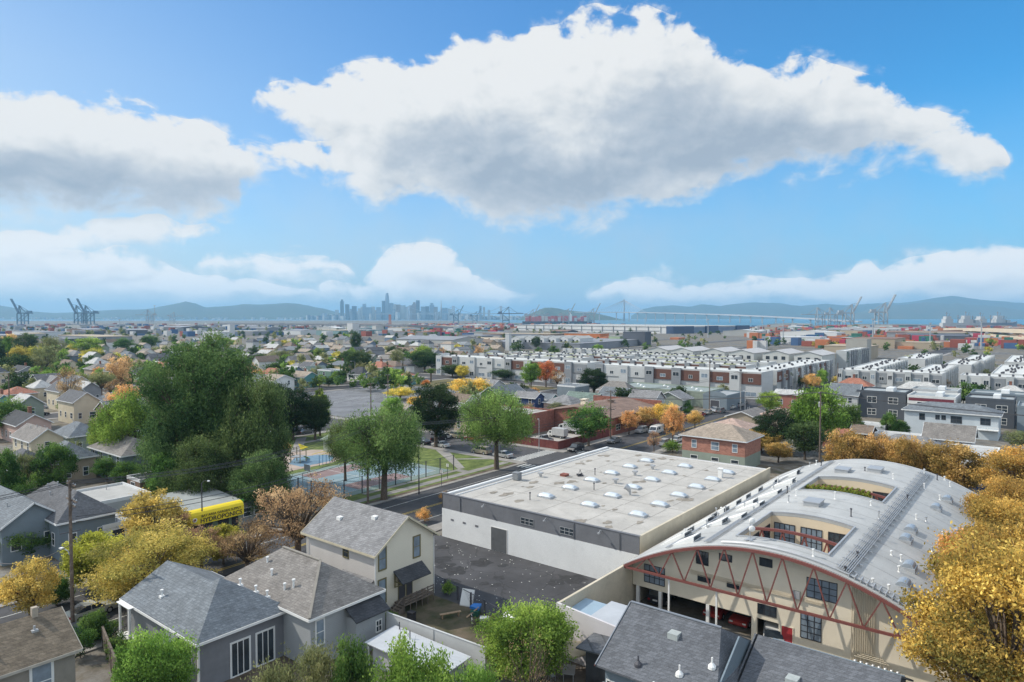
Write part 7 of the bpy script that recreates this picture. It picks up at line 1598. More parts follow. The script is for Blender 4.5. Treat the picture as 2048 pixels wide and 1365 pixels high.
# ---------------- trees of the middle distance, as the photo shows them: (kind, px, foot, top, width, label)
MT = [('palm',17,760,664,22,'tall palm far left among the houses'),('orange',22,700,668,30,'rusty round tree behind the palm'),('dark',52,720,665,46,'dark tree right of the palm'),('dark',-5,735,678,60,'dark tree at the left edge'),('yellow',40,742,692,50,'bright yellow-green hedge tree under the palm'),('yellow',68,735,692,34,'bright yellow tree beside the yellow hedge tree'),('olive',70,760,712,46,'pale olive tree by the dark hedge'),('dark',30,762,706,70,'long dark hedge trees left'),('olive',105,730,672,60,'large hazy olive tree left of centre-left houses'),('olive',92,755,690,50,'olive-brown tree in the left cluster'),('round_lime',180,715,676,58,'wide light green tree left of the giant tree'),('yellow',188,730,696,36,'round bright yellow tree above the peach tree'),('yellow',145,712,688,24,'small yellow tree beside the wide light green tree'),('round_green',248,705,678,38,'green tree above the giant tree left shoulder'),('peach',240,790,708,62,'peach-pink autumn tree touching the giant tree'),('brown',140,835,732,50,'tall half-bare brown tree in the left cluster'),('olive',165,830,800,60,'low olive tree under the half-bare tree'),('umbrella',205,815,748,52,'flat-topped umbrella tree with bent trunks'),('brown',222,800,752,40,'purplish bare tree behind the umbrella tree'),('olive',50,990,905,60,'sparse olive tree before the slate hip roof'),('green_mid',110,990,885,90,'wide green tree between the cottages left'),('olive',140,950,880,50,'sparse autumn tree before the taupe house'),('brown',205,930,885,50,'thin reddish tree before the taupe porch'),('round_green',215,965,920,60,'green shrubs in front of the taupe porch house'),('green_mid',255,975,925,70,'grey-green shrubs under the giant tree'),('green_mid',10,1010,900,70,'green tree at left edge above the slate gable'),
 ('olive',562,735,700,56,'wide grey-olive tree behind the tan workshop'),('dark',580,730,712,44,'dark low tree behind the white house'),('dark',625,722,700,44,'dark olive tree above the half-timbered house'),('dark',712,715,660,26,'tall dark conifer at centre left'),('dark',720,755,698,52,'dark wide tree by the parking lot lamp'),('dark',700,740,700,40,'dark tree left of the wide one by the lamp'),('dark',685,735,705,30,'grey-green tree above the green box house'),('cypress',763,758,712,16,'left cypress of the pair beyond the parking lot'),('cypress',775,762,718,12,'right cypress of the pair beyond the parking lot'),('olive',795,745,698,36,'eucalyptus with pale trunk beside the cypresses'),('cypress',806,762,720,9,'narrow cypress by the teal house'),('round_lime',783,768,738,50,'bright lime shrub tree at the far side of the parking lot'),('round_lime',735,758,740,18,'small lime bush by the parked cars'),('dark',850,745,698,64,'dark tree mass behind the teal house'),('round_lime',848,740,692,44,'lime topped tree over the dark mass'),('palm',862,765,735,28,'greyish palm behind the dark evergreen'),('dark',905,755,728,60,'dark green tree left of the grey roofed house'),('red',850,775,760,22,'small pink-red tree behind the park evergreen'),('golden',925,762,730,30,'yellow-green poplar behind the shrubs'),('golden',940,800,755,90,'broad yellow-green tree behind the park'),('golden',800,800,775,70,'yellowing hedge at the parking lot edge'),('yellow',978,745,722,34,'bright yellow tree under the townhouses'),('round_lime',952,740,716,32,'light green tree left of the yellow one'),('round_lime',1028,745,720,28,'light green tree right of the yellow one'),('dark',1010,760,738,60,'dark bush row before the townhouses'),('round_lime',1062,780,726,46,'green and yellow maple left of the red one'),('red',1092,775,722,44,'red maple before the townhouses'),('orange',1135,765,727,40,'orange-yellow maple right of the red one'),('brown',1115,780,740,34,'brownish tree under the red maple'),
 ('evergreen_big',1188,790,735,66,'big dark green tree before the townhouses'),('round_green',1273,762,732,28,'green tree against the townhouse front'),('olive',1342,772,726,40,'tall olive tree against the townhouse front'),('round_lime',1455,778,748,30,'lime tree before the townhouse corner'),('olive',1160,800,785,30,'small olive tree behind the brown hall'),('brown',1232,802,780,24,'small bare tree behind the brown hall'),('orange',1258,870,822,44,'orange-brown tree at the corner beyond the warehouse'),('orange',1290,860,815,54,'golden brown tree beside the white van'),('golden',1330,860,805,60,'wide golden tree between van and pink brick house'),('orange',1345,890,812,50,'pink-brown autumn tree in front of the van'),('orange',1390,860,822,36,'orange tree left of the pink brick house'),('brown',1308,905,862,34,'bare dark tree before the street corner'),('shrub_lime',1345,905,885,44,'lime bush at the warehouse rear edge'),('green_mid',1365,830,800,46,'green tree before the victorian houses'),
 ('dark',1550,765,735,40,'dark tree at the townhouse corner right'),('dark',1580,780,748,60,'dark shrub tree along the right street'),('dark',1660,745,712,24,'dark conifer in front of the grey tower'),('dark',1640,750,718,24,'dark conifer left of the grey tower'),('dark',1690,745,715,26,'dark tree right of the grey tower'),('orange',1622,785,748,38,'orange tree left of the white townhouses'),('round_lime',1645,778,740,26,'green street tree at the white townhouses'),('golden',1680,778,752,34,'golden tree under the corner of the white townhouses'),('golden',1700,775,745,28,'pale gold tree beside the corner one'),('orange',1747,785,754,34,'orange tree before the white townhouses'),('golden',1776,785,760,30,'pale brown-gold tree right of the orange one'),('golden',1832,785,765,26,'small golden tree under the lime balcony'),('brown',1880,790,755,40,'brown-green tree before the alley gap'),('brown',1950,795,755,50,'large brown-olive tree at the right townhouses'),
 ('round_lime',1640,905,775,100,'large two-tone green tree right of the pink roofs'),('round_lime',1605,900,800,80,'left lobe tree of the two-tone green clump'),('green_mid',1695,885,808,70,'green tree right of the two-tone clump'),('evergreen_big',1548,905,815,90,'very dark evergreen left of the transformer pole'),('dark',1610,920,840,90,'dark undergrowth tree behind the transformer pole'),('round_lime',1540,830,785,50,'lime-green tree by the street before the pink roofs'),('green_mid',1778,880,825,36,'green garden tree before the charcoal block'),('green_mid',1800,880,840,36,'low garden trees beside the white long house'),('olive',2040,905,862,60,'olive tree at the right edge above the orange plane'),('fan_palm',1405,735,708,30,'fan palm in front of the lofts, left one'),('fan_palm',1440,735,705,26,'second fan palm before the lofts'),('fan_palm',1462,735,703,28,'third fan palm before the lofts'),('fan_palm',1480,733,704,26,'fourth fan palm before the lofts'),('fan_palm',1130,700,680,20,'fan palm at the white gabled lofts, left'),('fan_palm',1150,700,679,22,'fan palm at the white gabled lofts, right'),('dark',1072,700,672,22,'dark conifer between the white gabled lofts'),('dark',985,705,690,24,'dark round tree before the white lofts'),('round_lime',1195,710,690,26,'light green tree at the white lofts')]
MT += [('olive',866,812,782,44,'olive hedge tree right of the parking lot hedge'),('golden',832,822,792,40,'yellowing shrub tree below the parking lot hedge'),('olive',792,848,815,50,'olive shrub tree above the spreading park tree'),('round_green',590,760,735,40,'green tree in front of the tan workshop'),('dark',520,742,706,50,'dark tree above the giant tree right shoulder'),('round_green',300,700,672,40,'green tree peeking over the giant tree'),('dark',10,700,672,50,'dark far tree at the left edge'),('round_lime',450,700,676,40,'light tree over the giant tree crown'),('round_green',1230,742,718,24,'small green tree before the townhouse gap'),('olive',1400,778,748,26,'olive tree before the right townhouses'),('dark',1500,792,765,26,'dark tree at the foot of the townhouse corner')]
for kk, px, pf, top, w, lab in MT: T(kk, px, pf, top, w, lab)
# scattered trees between the houses
NEWT = []; tw = {'far_green': 'green', 'far_lime': 'lime green', 'far_dark': 'dark', 'far_olive': 'olive', 'far_yellow': 'yellow', 'far_orange': 'orange', 'far_brown': 'half-bare brown'}
kinds = ['far_green'] * 6 + ['far_dark'] * 7 + ['far_olive'] * 6 + ['far_lime'] * 3 + ['far_yellow'] + ['far_orange'] + ['far_brown'] * 2
tries = 0
while len(NEWT) < 190 and tries < 12000:
    tries += 1; d = 85 + 420 * rn.random() ** 0.8; px = rn.uniform(-60, 1150 if d > 250 else 2100)
    x, y = PD(px, d); w = rn.uniform(4.5, 10.5)
    if any(x - w * .25 < f[2] and x + w * .25 > f[0] and y - w * .25 < f[3] and y + w * .25 > f[1] for f in FOOT): continue
    if instreet(x - .5 + 2.4, y - .5 + 2.4, x + .5 - 2.4, y + .5 - 2.4): continue
    if d < 112 and px < 1500: continue
    k_ = rn.choice(kinds)
    if d < 210: k_ = {'far_green': 'round_green', 'far_lime': 'round_lime', 'far_dark': 'dark', 'far_olive': 'olive', 'far_yellow': 'yellow', 'far_orange': 'orange', 'far_brown': 'brown'}[k_]
    o = plant(k_, x, y, w * rn.uniform(.75, 1.25), w, 'x'); NEWT.append((o, px, d, f"{tw.get(k_) or {'round_green': 'green', 'round_lime': 'lime green'}.get(k_, k_)} {'large' if w > 7 else 'small' if w < 5 else 'mid-sized'} tree")); FOOT.append((x - w * .3, y - w * .3, x + w * .3, y + w * .3))
ordinals(NEWT, 'trees of the neighbourhood')
# ================================================================ PORT AND INDUSTRY
far = random.Random(99); NEWS = []
def shed(px, d, w, dd, h, mc, rc, label=None, gable=False, rz=None, kind='gx'):
    x, y = PD(px, d); r = empty('industrial_shed', (x, y, 0), label, 'warehouse', 'industrial sheds towards the port', rz if rz is not None else far.choice([0, 0, -.19, .1]))
    b = MB(); b.box(0, w, 0, dd, 0, h)
    if gable: gablewall(b, kind, 0, w, 0, dd, h, h * .3, .3)
    b.build('wall', mc, r)
    if gable: roofmesh(kind, 0, w, 0, dd, h + .02, h * .3, .3, .3).build('roof', rc, r)
    else: b = MB(); b.box(-.2, w + .2, -.2, dd + .2, h, h + .5); b.build('roof', rc, r)
    return r
SM = {'white': mat('shed_white', (.52, .53, .53), .8, .06, .05), 'pale': mat('shed_pale', (.38, .38, .36), .8, .08, .05), 'grey': mat('shed_grey', (.22, .23, .25), .8, .1, .05), 'tan': mat('shed_tan', (.36, .30, .22), .8, .1, .05), 'brown': mat('shed_brown', (.20, .13, .10), .8, .1, .05), 'teal': mat('shed_teal', (.17, .27, .28), .8, .1, .05), 'dark': mat('shed_dark', (.09, .10, .12), .8, .1, .05), 'orange': mat('shed_orange', (.50, .17, .06), .8, .1, .05), 'green': mat('shed_green', (.30, .38, .24), .8, .1, .05)}
def S(px, py, w, dd, h, mc, rc, label, **k): 
    x, y, _ = P(px, py); return shed(px, dist(x, y), w, dd, h, SM[mc], SM[rc], label, **k)
lws = empty('long_warehouse', (1153, 544, 0), 'very long white warehouse with dark blue office corner before the bay', 'warehouse', None, R(-11.5))
b = MB(); b.box(0, 250, 0, 436, 0, 12); b.build('wall', SM['white'], lws); b = MB(); b.box(-1, 251, -1, 437, 12, 13); b.build('roof', SM['pale'], lws)
for k in range(14): b = MB(); b.box(-1.2, 0, 26 + k * 29, 26.8 + k * 29, 1, 13.4); b.build('wall_pilaster', SM['grey'], lws)
b = MB(); b.box(-.8, 0, 30, 432, 4.2, 5.0); b.build('dock_stripe', SM['grey'], lws)
NB = mat('office_navy', (.045, .07, .13), .4, .1, .1)
for q in ((-3, 12, -3, 12), (-3, 60, -4, -.1), (100, 140, -4, -.1), (205, 252, -4, -.1)): b = MB(); b.box(*q, 0, 13.6); b.build('office_block', NB, lws)
b = MB(); b.box(60, 100, -.6, 0, 1, 11); b.box(140, 205, -.6, 0, 1, 11); b.build('glazed_front', mat('blue_grey_clad', (.15, .20, .28), .5, .1, .1), lws)
S(905,700,50,70,9,'pale','grey','wide pale warehouse with grey hip-like roof beyond the parking lot',gable=True,kind='gy')
S(1160,702,150,110,6,'grey','grey','vast dark flat roofed depot behind the townhouse complex'); S(1290,692,14,26,14,'dark','dark','dark blue-grey box building on the depot'); S(1155,690,20,26,9,'teal','pale','teal flat building at the left of the depot'); S(1240,690,12,14,9,'green','pale','lime green box on the depot')
S(440,676,22,50,8,'white','white','long white building with square tower beyond the giant tree'); S(460,673,8,8,18,'white','white','white square tower of the long white building')
S(705,672,14,14,20,'white','white','small white silo-like tower at centre left'); S(752,668,16,14,14,'pale','pale','pale twin tank house left of the red building crane')
S(1018,702,4,4,15,'white','white','slim white tower at the left of the gabled lofts'); S(505,672,30,80,7,'grey','pale','low grey shed right of the giant tree top')
S(1200,678,30,60,7,'orange','pale','orange depot shed left of the yard stacks'); S(1790,698,60,40,9,'tan','brown','tan and brown depot beside the orange containers'); S(1800,668,40,120,9,'white','white','bright white flat shed in the right port yard'); S(1880,700,30,60,6,'tan','tan','low tan shed at the right port yard'); S(360,664,60,130,9,'dark','grey','dark hip roofed shed behind the giant tree crown',gable=True,kind='gy'); S(1100,680,40,110,7,'brown','tan','brown low depot behind the gabled lofts'); S(1640,686,30,60,6,'white','white','white low sheds among the trailers at right'); S(1740,720,30,30,9,'tan','tan','tan wall block beside the grey tower')
for i in range(6):
    x, y = PD(1040 + i * 24, 640); r = empty('white_loft', (x, y, 0), ['leftmost white gabled loft','second white gabled loft from left','third white gabled loft','fourth white gabled loft','fifth white gabled loft','rightmost white gabled loft'][i] + ' behind the townhouses', 'building', 'white gabled lofts'); b = MB(); b.box(0, 24, 0, 10.6, 0, 10); gablewall(b, 'gx', 0, 24, 0, 10.6, 10.02, 2.4, .2); b.build('wall', SM['white'], r); roofmesh('gx', 0, 24, 0, 10.6, 10.04, 2.4, .2).build('roof', SM['pale'], r)
    for k in (3, 7.5): winset(r, k, 5.5, 1.8, 3.0, '-u', 0, DARKM, GLASS, nx=2)
for i in range(95):
    d = far.uniform(720, 2250); px = far.uniform(-70, 1240) if far.random() < .62 else far.uniform(1450, 2120)
    if d > 1150 and 1000 < px < 1520: continue
    w, dd, h = far.uniform(18, 50), far.uniform(30, 120), far.uniform(5, 9)
    c1, c2 = far.choice(['white', 'pale', 'grey', 'pale', 'tan', 'grey', 'brown', 'teal', 'dark']), far.choice(['pale', 'grey', 'grey', 'white', 'tan', 'dark', 'brown'])
    o = shed(px, d, w, dd, h, SM[c1], SM[c2], gable=far.random() < .35, kind=far.choice(['gx', 'gy'])); NEWS.append((o, px, d, f"{c1} shed with {c2} roof" + (' and ridge' if len(o.children) and False else '')))
def regionS(px, d): return ('in the left port area' if px < 420 else 'in the yards left of centre' if px < 820 else 'in the yards at the centre' if px < 1250 else 'in the right port area') + (', nearer side' if d < 1150 else ', farther side' if d < 1700 else ' by the water')
region_h = region; region = regionS; ordinals(NEWS, 'industrial sheds towards the port'); region = region_h
# containers
CC = {'rust red': (.28,.08,.055), 'orange': (.45,.16,.07), 'blue': (.06,.12,.24), 'dark green': (.04,.15,.11), 'grey': (.30,.31,.32), 'white': (.55,.55,.54), 'magenta red': (.42,.05,.09), 'teal': (.08,.30,.33)}
CM = {k: mat('container_' + k.replace(' ', '_'), v, .65, .08, .2, kind='ribs', size=2) for k, v in CC.items()}
cb = MB(); cb.box(0, 12.2, 0, 2.5, 0, 2.7)
CPR = {}
for k in CC: 
    me = bpy.data.meshes.new('container'); me.from_pydata(cb.v, [], cb.f); me.materials.append(CM[k]); CPR[k] = me
NC = []
def cstack(px, d, n, lev, cols, ang, what):
    x, y = PD(px, d)
    for i in range(n):
        for l in range(far.randint(1, lev)):
            k = far.choice(cols); o = bpy.data.objects.new('shipping_container', CPR[k]); C.objects.link(o)
            o.location = (x + math.cos(ang + PI / 2) * 2.7 * i, y + math.sin(ang + PI / 2) * 2.7 * i, l * 2.75 + .02); o.rotation_euler = (0, 0, ang)
            o['category'] = 'container'; NC.append((o, column(o.location.x, o.location.y), k + (', bottom level', ', second level', ', third level', ', top level')[l], what))
for (px, d, n, lev, cols, ang, what) in [(1690,735,7,4,['orange','rust red','blue'],1.6,'tall stacks beside the tan depot'),(1715,730,6,3,['orange','rust red','grey'],1.6,'tall stacks beside the tan depot'),(1738,745,5,2,['orange','teal'],0,'tall stacks beside the tan depot'),(1640,860,8,3,['blue','teal','dark green'],1.6,'blue stacks behind the grey tower'),(1655,980,8,3,['dark green','blue'],1.6,'blue stacks behind the grey tower'),(1970,640,6,2,['dark green','blue','grey'],0,'right port yard'),(2010,760,6,2,['magenta red','white','dark green'],1.6,'right port yard'),(1900,720,6,2,['rust red','white','grey'],1.6,'right port yard'),(1960,830,8,2,['magenta red','rust red','white'],1.5,'right port yard'),(1560,1050,8,2,['rust red','orange'],1.5,'yard behind the lofts'),(1590,1250,10,3,['rust red','orange','blue'],1.5,'yard behind the lofts'),
    (1230,950,9,1,['orange'],1.6,'orange row on the depot'),(1290,960,9,1,['orange','rust red'],1.6,'orange row on the depot'),(1370,930,8,1,['orange'],1.6,'orange row on the depot'),(870,1250,9,2,['orange','rust red','white'],.1,'orange rows at the centre'),(930,1300,9,2,['orange','rust red'],.1,'orange rows at the centre'),(985,1350,9,2,['rust red','white','blue'],.1,'orange rows at the centre'),(960,1150,7,2,['teal','blue','white'],1.5,'teal stacks at the centre'),(1180,1150,8,2,['rust red','grey','white'],1.5,'yard behind the lofts')]:
    cstack(px, d, n, lev, cols, ang, what)
gD = {}
for o, px, k, what in NC: gD.setdefault((k, what), []).append((px, o.location.z, o))
for (k, what), L_ in gD.items():
    L_.sort(key=lambda q: (q[0], q[1]))
    for i, (px, z_, o) in enumerate(L_): o['label'] = f"{ORD[i] + ' ' if len(L_) > 1 and i < 20 else ''}{k.split(',')[0]} container on {k.split(', ')[1]}, {what}"; o['group'] = f"containers, {what}"
print('containers', len(NC))
big = MB(); mk = list(CC)
for i in range(1900):
    px = far.uniform(820, 1250) if far.random() < .45 else far.uniform(1500, 2100) if far.random() < .6 else far.uniform(-50, 820); d = far.uniform(1050, 2600) if px < 1250 else far.uniform(620, 2000)
    if 1000 < px < 1260 and d < 1600: continue
    x, y = PD(px, d); n_, l_ = far.randint(1, 6), far.randint(1, 3); m_ = far.choice([0, 1, 1, 6, 5, 4, 2, 3]) if px > 800 else far.choice([4, 5, 0, 2])
    a_ = far.random() < .5; big.box(x, x + (12.2 if a_ else 2.5 * n_), y, y + (2.5 * n_ if a_ else 12.2), .02, 2.7 * l_, m_)
tag(big.build('container_yards', [CM[k] for k in mk]), kind='stuff')
# dock cranes
CRB = mat('crane_blue', (.12, .19, .26), .6, .05, .1); CRP = mat('crane_pale', (.34, .37, .39), .6, .05, .1); CRD = mat('crane_dark', (.10, .12, .16), .6, .05, .1)
class MBC(MB):
    def bar(s, a, b, w, h=None, m=0): return MB.bar(s, a, b, w * 1.5, h, m)
def crane(px, d, label, m, up=True, right=False, s=1.0, ang=0.0, z=0):
    x, y = PD(px, d); r = empty('dock_crane', (x, y, z), label, 'crane', 'ship-to-shore cranes', AZ - PI / 2 + (PI if right else 0) + ang)
    for sx_ in (-14, 14):
        for sy_ in (-11, 11): b = MBC(); b.bar((sx_, sy_, 0), (sx_, sy_, 44), 2.0); b.build('leg', m, r)
    b = MBC()
    for sy_ in (-11, 11): b.bar((-14, sy_, 16), (14, sy_, 16), 2.0); b.bar((-14, sy_, 16), (14, sy_, 42), 1.2)
    for sx_ in (-14, 14): b.bar((sx_, -11, 16), (sx_, 11, 16), 1.8); b.bar((sx_, -11, 44), (sx_, 11, 44), 2)
    b.build('portal_brace', m, r)
    b = MBC(); b.bar((-15, -3, 46), (38, -3, 46), 2.6); b.bar((-15, 3, 46), (38, 3, 46), 2.6); b.build('girder', m, r)
    b = MBC(); b.bar((-14, -8, 44), (-12, -1, 76), 1.8); b.bar((-14, 8, 44), (-12, 1, 76), 1.8); b.bar((-12, 0, 76), (14, 0, 46), 1.2); b.bar((-12, 0, 76), (34, 0, 47), .8); b.bar((-12, 0, 76), (-2, 0, 60), 1); b.build('a_frame', m, r)
    b = MBC(); tip = (-15 - 62 * math.cos(R(63)), 46 + 62 * math.sin(R(63))) if up else (-77, 47)
    for sy_ in (-3, 3): b.bar((-15, sy_, 46), (tip[0], sy_, tip[1]), 2.2)
    for k in range(1, 9): t_ = k / 9; b.bar((-15 + (tip[0] + 15) * t_, -3, 46 + (tip[1] - 46) * t_), (-15 + (tip[0] + 15) * t_, 3, 46 + (tip[1] - 46) * t_), 1)
    b.bar((-12, 0, 76), (-15 + (tip[0] + 15) * .6, 0, 46 + (tip[1] - 46) * .6), .8); b.build('boom', m, r)
    b = MBC(); b.box(18, 34, -5, 5, 48, 55); b.build('machinery_house', m, r)
    r.scale = (s, s, s); return r
for a in [(46,2650,'leftmost blue dock crane with raised boom',CRB,True,False,1.0),(160,2600,'blue dock crane with raised boom, left of the pair',CRB,True,False,1.0),(178,2620,'blue dock crane with raised boom, right of the pair',CRB,True,False,1.0),(300,3400,'faint pale crane with lowered boom behind the left yards',CRP,False,False,.9),(345,3900,'small faint crane left of the red stacks',CRP,False,True,.8),(912,3500,'teal-grey crane with boom raised to the right near the skyline',CRB,True,True,.9),(950,3700,'second teal-grey crane left of the dark crane',CRB,True,True,.8),(1012,3000,'dark tall crane with lowered boom left of the red stacks',CRD,False,True,1.0),(1062,3000,'pale crane over the left end of the red stacks',CRP,True,True,.85),(1085,3200,'pale crane with lowered boom over the red stacks',CRP,False,False,.9),(1132,2800,'white crane with boom raised to the right over the red stacks',CRP,True,True,.85),(1182,2700,'white crane with boom raised to the right beside the island',CRP,True,True,.85),(1640,2350,'pale crane with lowered boom, left of the right-hand group',CRP,False,False,.85),(1665,2400,'second pale crane with lowered boom of the right-hand group',CRP,False,False,.85),(1696,2200,'pale crane with high raised boom of the right-hand group',CRP,True,True,.95),(1762,2150,'tallest pale crane with raised boom, right of the group',CRP,True,True,1.0)]:
    crane(*a[:5], right=a[5], s=a[6])
# container ship under the cranes and grey reserve ships at right
def loft(b, secs, m=0):
    k = len(secs[0]); n0 = len(b.v)
    for s_ in secs: b.v += s_
    for i in range(len(secs) - 1):
        for j in range(k): a = n0 + i * k + j; c_ = n0 + i * k + (j + 1) % k; b.f.append((a, c_, c_ + k, a + k)); b.m.append(m)
    b.f.append(tuple(range(n0, n0 + k))[::-1]); b.m.append(m); b.f.append(tuple(range(n0 + (len(secs) - 1) * k, n0 + len(secs) * k))); b.m.append(m)
def hull(b, L_, W_, H_, m=0):
    secs = []
    for t_ in np.linspace(0, 1, 11):
        w = W_ / 2 * (min(1, (1 - t_) / .22) ** .6 if t_ > .78 else min(1, .72 + t_ * 2)); w = max(w, .4); h = H_ + (4 * max(0, t_ - .8) / .2); x = L_ * t_
        secs.append([(x, -w, h), (x, -w * .9, -2), (x, w * .9, -2), (x, w, h)])
    loft(b, secs, m)
sh1 = empty('container_ship', (*PD(1045, 2950), -1.5), 'container ship loaded with stacks of magenta and red containers under the white cranes', 'ship', None, AZ - PI / 2); b = MB(); hull(b, 300, 40, 14); b.build('hull', SM['dark'], sh1)
b = MB(); rk = random.Random(5)
for i in range(19):
    for j in range(12): b.box(12 + i * 14, 24 + i * 14, -17 + j * 2.9, -14.3 + j * 2.9, 14, 14 + 2.6 * rk.randint(2, 9), rk.choice([0, 1, 0, 2, 0]))
b.build('container_load', [mat('load_pink', (.50, .17, .18), .7), mat('load_red', (.42, .11, .09), .7), CM['white']], sh1)['kind'] = 'stuff'
b = MB(); b.box(200, 212, -18, 18, 14, 44); b.box(203, 209, -3, 3, 44, 52); b.build('bridge_house', WHITE, sh1)
NAVY_G = mat('ship_grey', (.42, .44, .45), .6, .06, .05); NAVY_D = mat('ship_dark_grey', (.20, .22, .26), .6, .06, .05)
for (px, d, m_, lab, ang, L_) in ((1882, 1900, NAVY_G, 'pale grey reserve ship with two white deckhouses at the right pier', -.1, 105), (1950, 1960, NAVY_D, 'darker grey reserve ship with four mast towers behind the pale one', .0, 120)):
    r = empty('reserve_ship', (*PD(px, d), -1.5), lab, 'ship', 'grey reserve ships', AZ - PI / 2 + ang); b = MB(); hull(b, L_, 26, 16); b.build('hull', m_, r)
    for (x0, x1, w, z0, z1) in ((6, 26, 11, 16, 27), (9, 22, 9, 27, 34), (52, 78, 12, 16, 26), (56, 72, 9, 26, 36), (86, 96, 8, 16, 24)): b = MB(); b.box(x0, x1, -w, w, z0, z1); b.build('deckhouse', NAVY_G, r)
    for x0, z1 in ((14, 46), (44, 38), (64, 48), (82, 36)): b = MB(); b.bar((x0, 0, 16), (x0, 0, z1), 1.6); b.bar((x0, -6, z1 - 4), (x0, 6, z1 - 4), 1); b.bar((x0, 0, 20), (x0 + 9, 0, z1 - 3), .8); b.build('mast', NAVY_D, r)
# light masts, viaducts
for (px, py, top) in [(1416,676,640),(1566,688,642),(1745,692,640),(1962,700,642),(1525,662,636),(1290,664,638),(660,668,646),(930,668,640),(1098,666,640),(240,668,640),(310,660,612),(1860,690,648)]:
    x, y, _ = P(px, py); d = dist(x, y); h = zat(top, d); r = empty('light_mast', (x, y, 0), f"tall pale light mast {'over the left half of the long white warehouse' if px == 1098 else 'at the far left' if px<250 else 'beside the faint left crane' if px<400 else 'left of centre' if px<700 else 'near the orange container rows' if px<1000 else 'over the right half of the long white warehouse' if px<1300 else 'before the blue office corner' if px<1450 else 'at the bridge ramp' if px<1540 else 'among the yards behind the grey tower' if px<1600 else 'next to the orange container stacks' if px<1800 else 'in front of the pale reserve ship' if px<1900 else 'before the cream freeway'}", 'light mast', 'port light masts')
    b = MB(); b.tube([(0, 0, 0), (0, 0, h)], [.75, .4], 6); b.build('mast', CRP, r); b = MB(); b.box(-2.2, 2.2, -1, 1, h, h + 1.0); b.build('lamp_ring', GALV, r)
b = MB(); x, y = PD(780, 1500)
rb = empty('building_crane', (x, y, 0), 'red lattice mast standing before the skyline tower', 'crane'); b = MB(); [b.bar((sx_, sy_, 0), (sx_ * .6, sy_ * .6, 36), .9) for sx_ in (-2, 2) for sy_ in (-2, 2)]; [b.bar((-2, -2, k * 4), (2, 2, k * 4 + 4), .5) for k in range(9)]; b.build('lattice_mast', mat('mast_red', (.45, .16, .09)), rb)
def viaduct(name, pts, w, t_, m, label, step=45, group=None):
    r = empty(name, (0, 0, 0), label, 'bridge', group); b = MB(); pb = MB(); acc = 0
    W3 = [Vector((*PD(px, d), z_)) for px, d, z_ in pts]; k = 0
    for a, c_ in zip(W3, W3[1:]):
        b.bar(a, c_, w, t_); rl = (c_ - a); n_ = max(1, int(rl.length / step))
        side = Vector((-rl.y, rl.x, 0)).normalized() * (w / 2 - .6); b.bar(a + side + Vector((0, 0, t_ / 2 + .6)), c_ + side + Vector((0, 0, t_ / 2 + .6)), .6, 1.2); b.bar(a - side + Vector((0, 0, t_ / 2 + .6)), c_ - side + Vector((0, 0, t_ / 2 + .6)), .6, 1.2)
        for i in range(n_):
            if k > 90: break
            p = a.lerp(c_, (i + .5) / n_); q = MB(); q.bar((p.x, p.y, -2), (p.x, p.y, p.z - t_ / 2 - .02), w * .22); q.bar((p.x - side.x * .8, p.y - side.y * .8, p.z - t_ / 2 - w * .06), (p.x + side.x * .8, p.y + side.y * .8, p.z - t_ / 2 - w * .06), w * .16, w * .1); q.build('pier', m, r); k += 1
    b.build('deck', m, r); return r
BRG = mat('bridge_pale', (.36, .37, .39), .7, .05, .02); FRW = mat('freeway_cream', (.48, .42, .33), .8, .06, .05)
sk = viaduct('skyway_bridge', [(1150,5600,71),(1250,5300,68),(1340,4700,58),(1450,4000,44),(1536,3500,33),(1640,3100,20),(1720,2900,10)], 24, 5, BRG, 'long pale skyway bridge crossing the bay to the island', 120)
x, y = PD(1248, 5350); b = MB()
for s_ in (-5, 5): b.tube([(x + s_, y, -2), (x + s_ * .5, y, 172)], [5, 3], 6)
b.build('tower', BRG, sk); b = MB()
for k in range(9): 
    for px_ in (1190, 1292): q = PD(1248 + (px_ - 1248) * (k + 1) / 9, 5350 + (px_ < 1248) * 120 * (k + 1) / 9 - (px_ > 1248) * 260 * (k + 1) / 9); b.bar((x, y, 165), (q[0], q[1], 70), 1.4)
b.build('suspension_cable', BRG, sk)
viaduct('elevated_freeway', [(1895,1080,10),(1960,960,12),(2048,800,13),(2180,640,14),(2400,520,14)], 12, 3.4, FRW, 'upper cream elevated freeway deck at the right edge', 36, 'cream freeway decks')
viaduct('elevated_freeway', [(1900,1150,5),(1960,980,5.5),(2048,770,6),(2180,610,6),(2400,500,6)], 12, 2.4, FRW, 'lower cream elevated freeway deck at the right edge', 36, 'cream freeway decks')
viaduct('rail_viaduct', [(430,1750,13),(560,1600,13),(700,1500,13),(820,1420,12),(905,1400,8)], 9, 2.6, SM['grey'], 'long grey rail viaduct across the yards left of centre', 45)
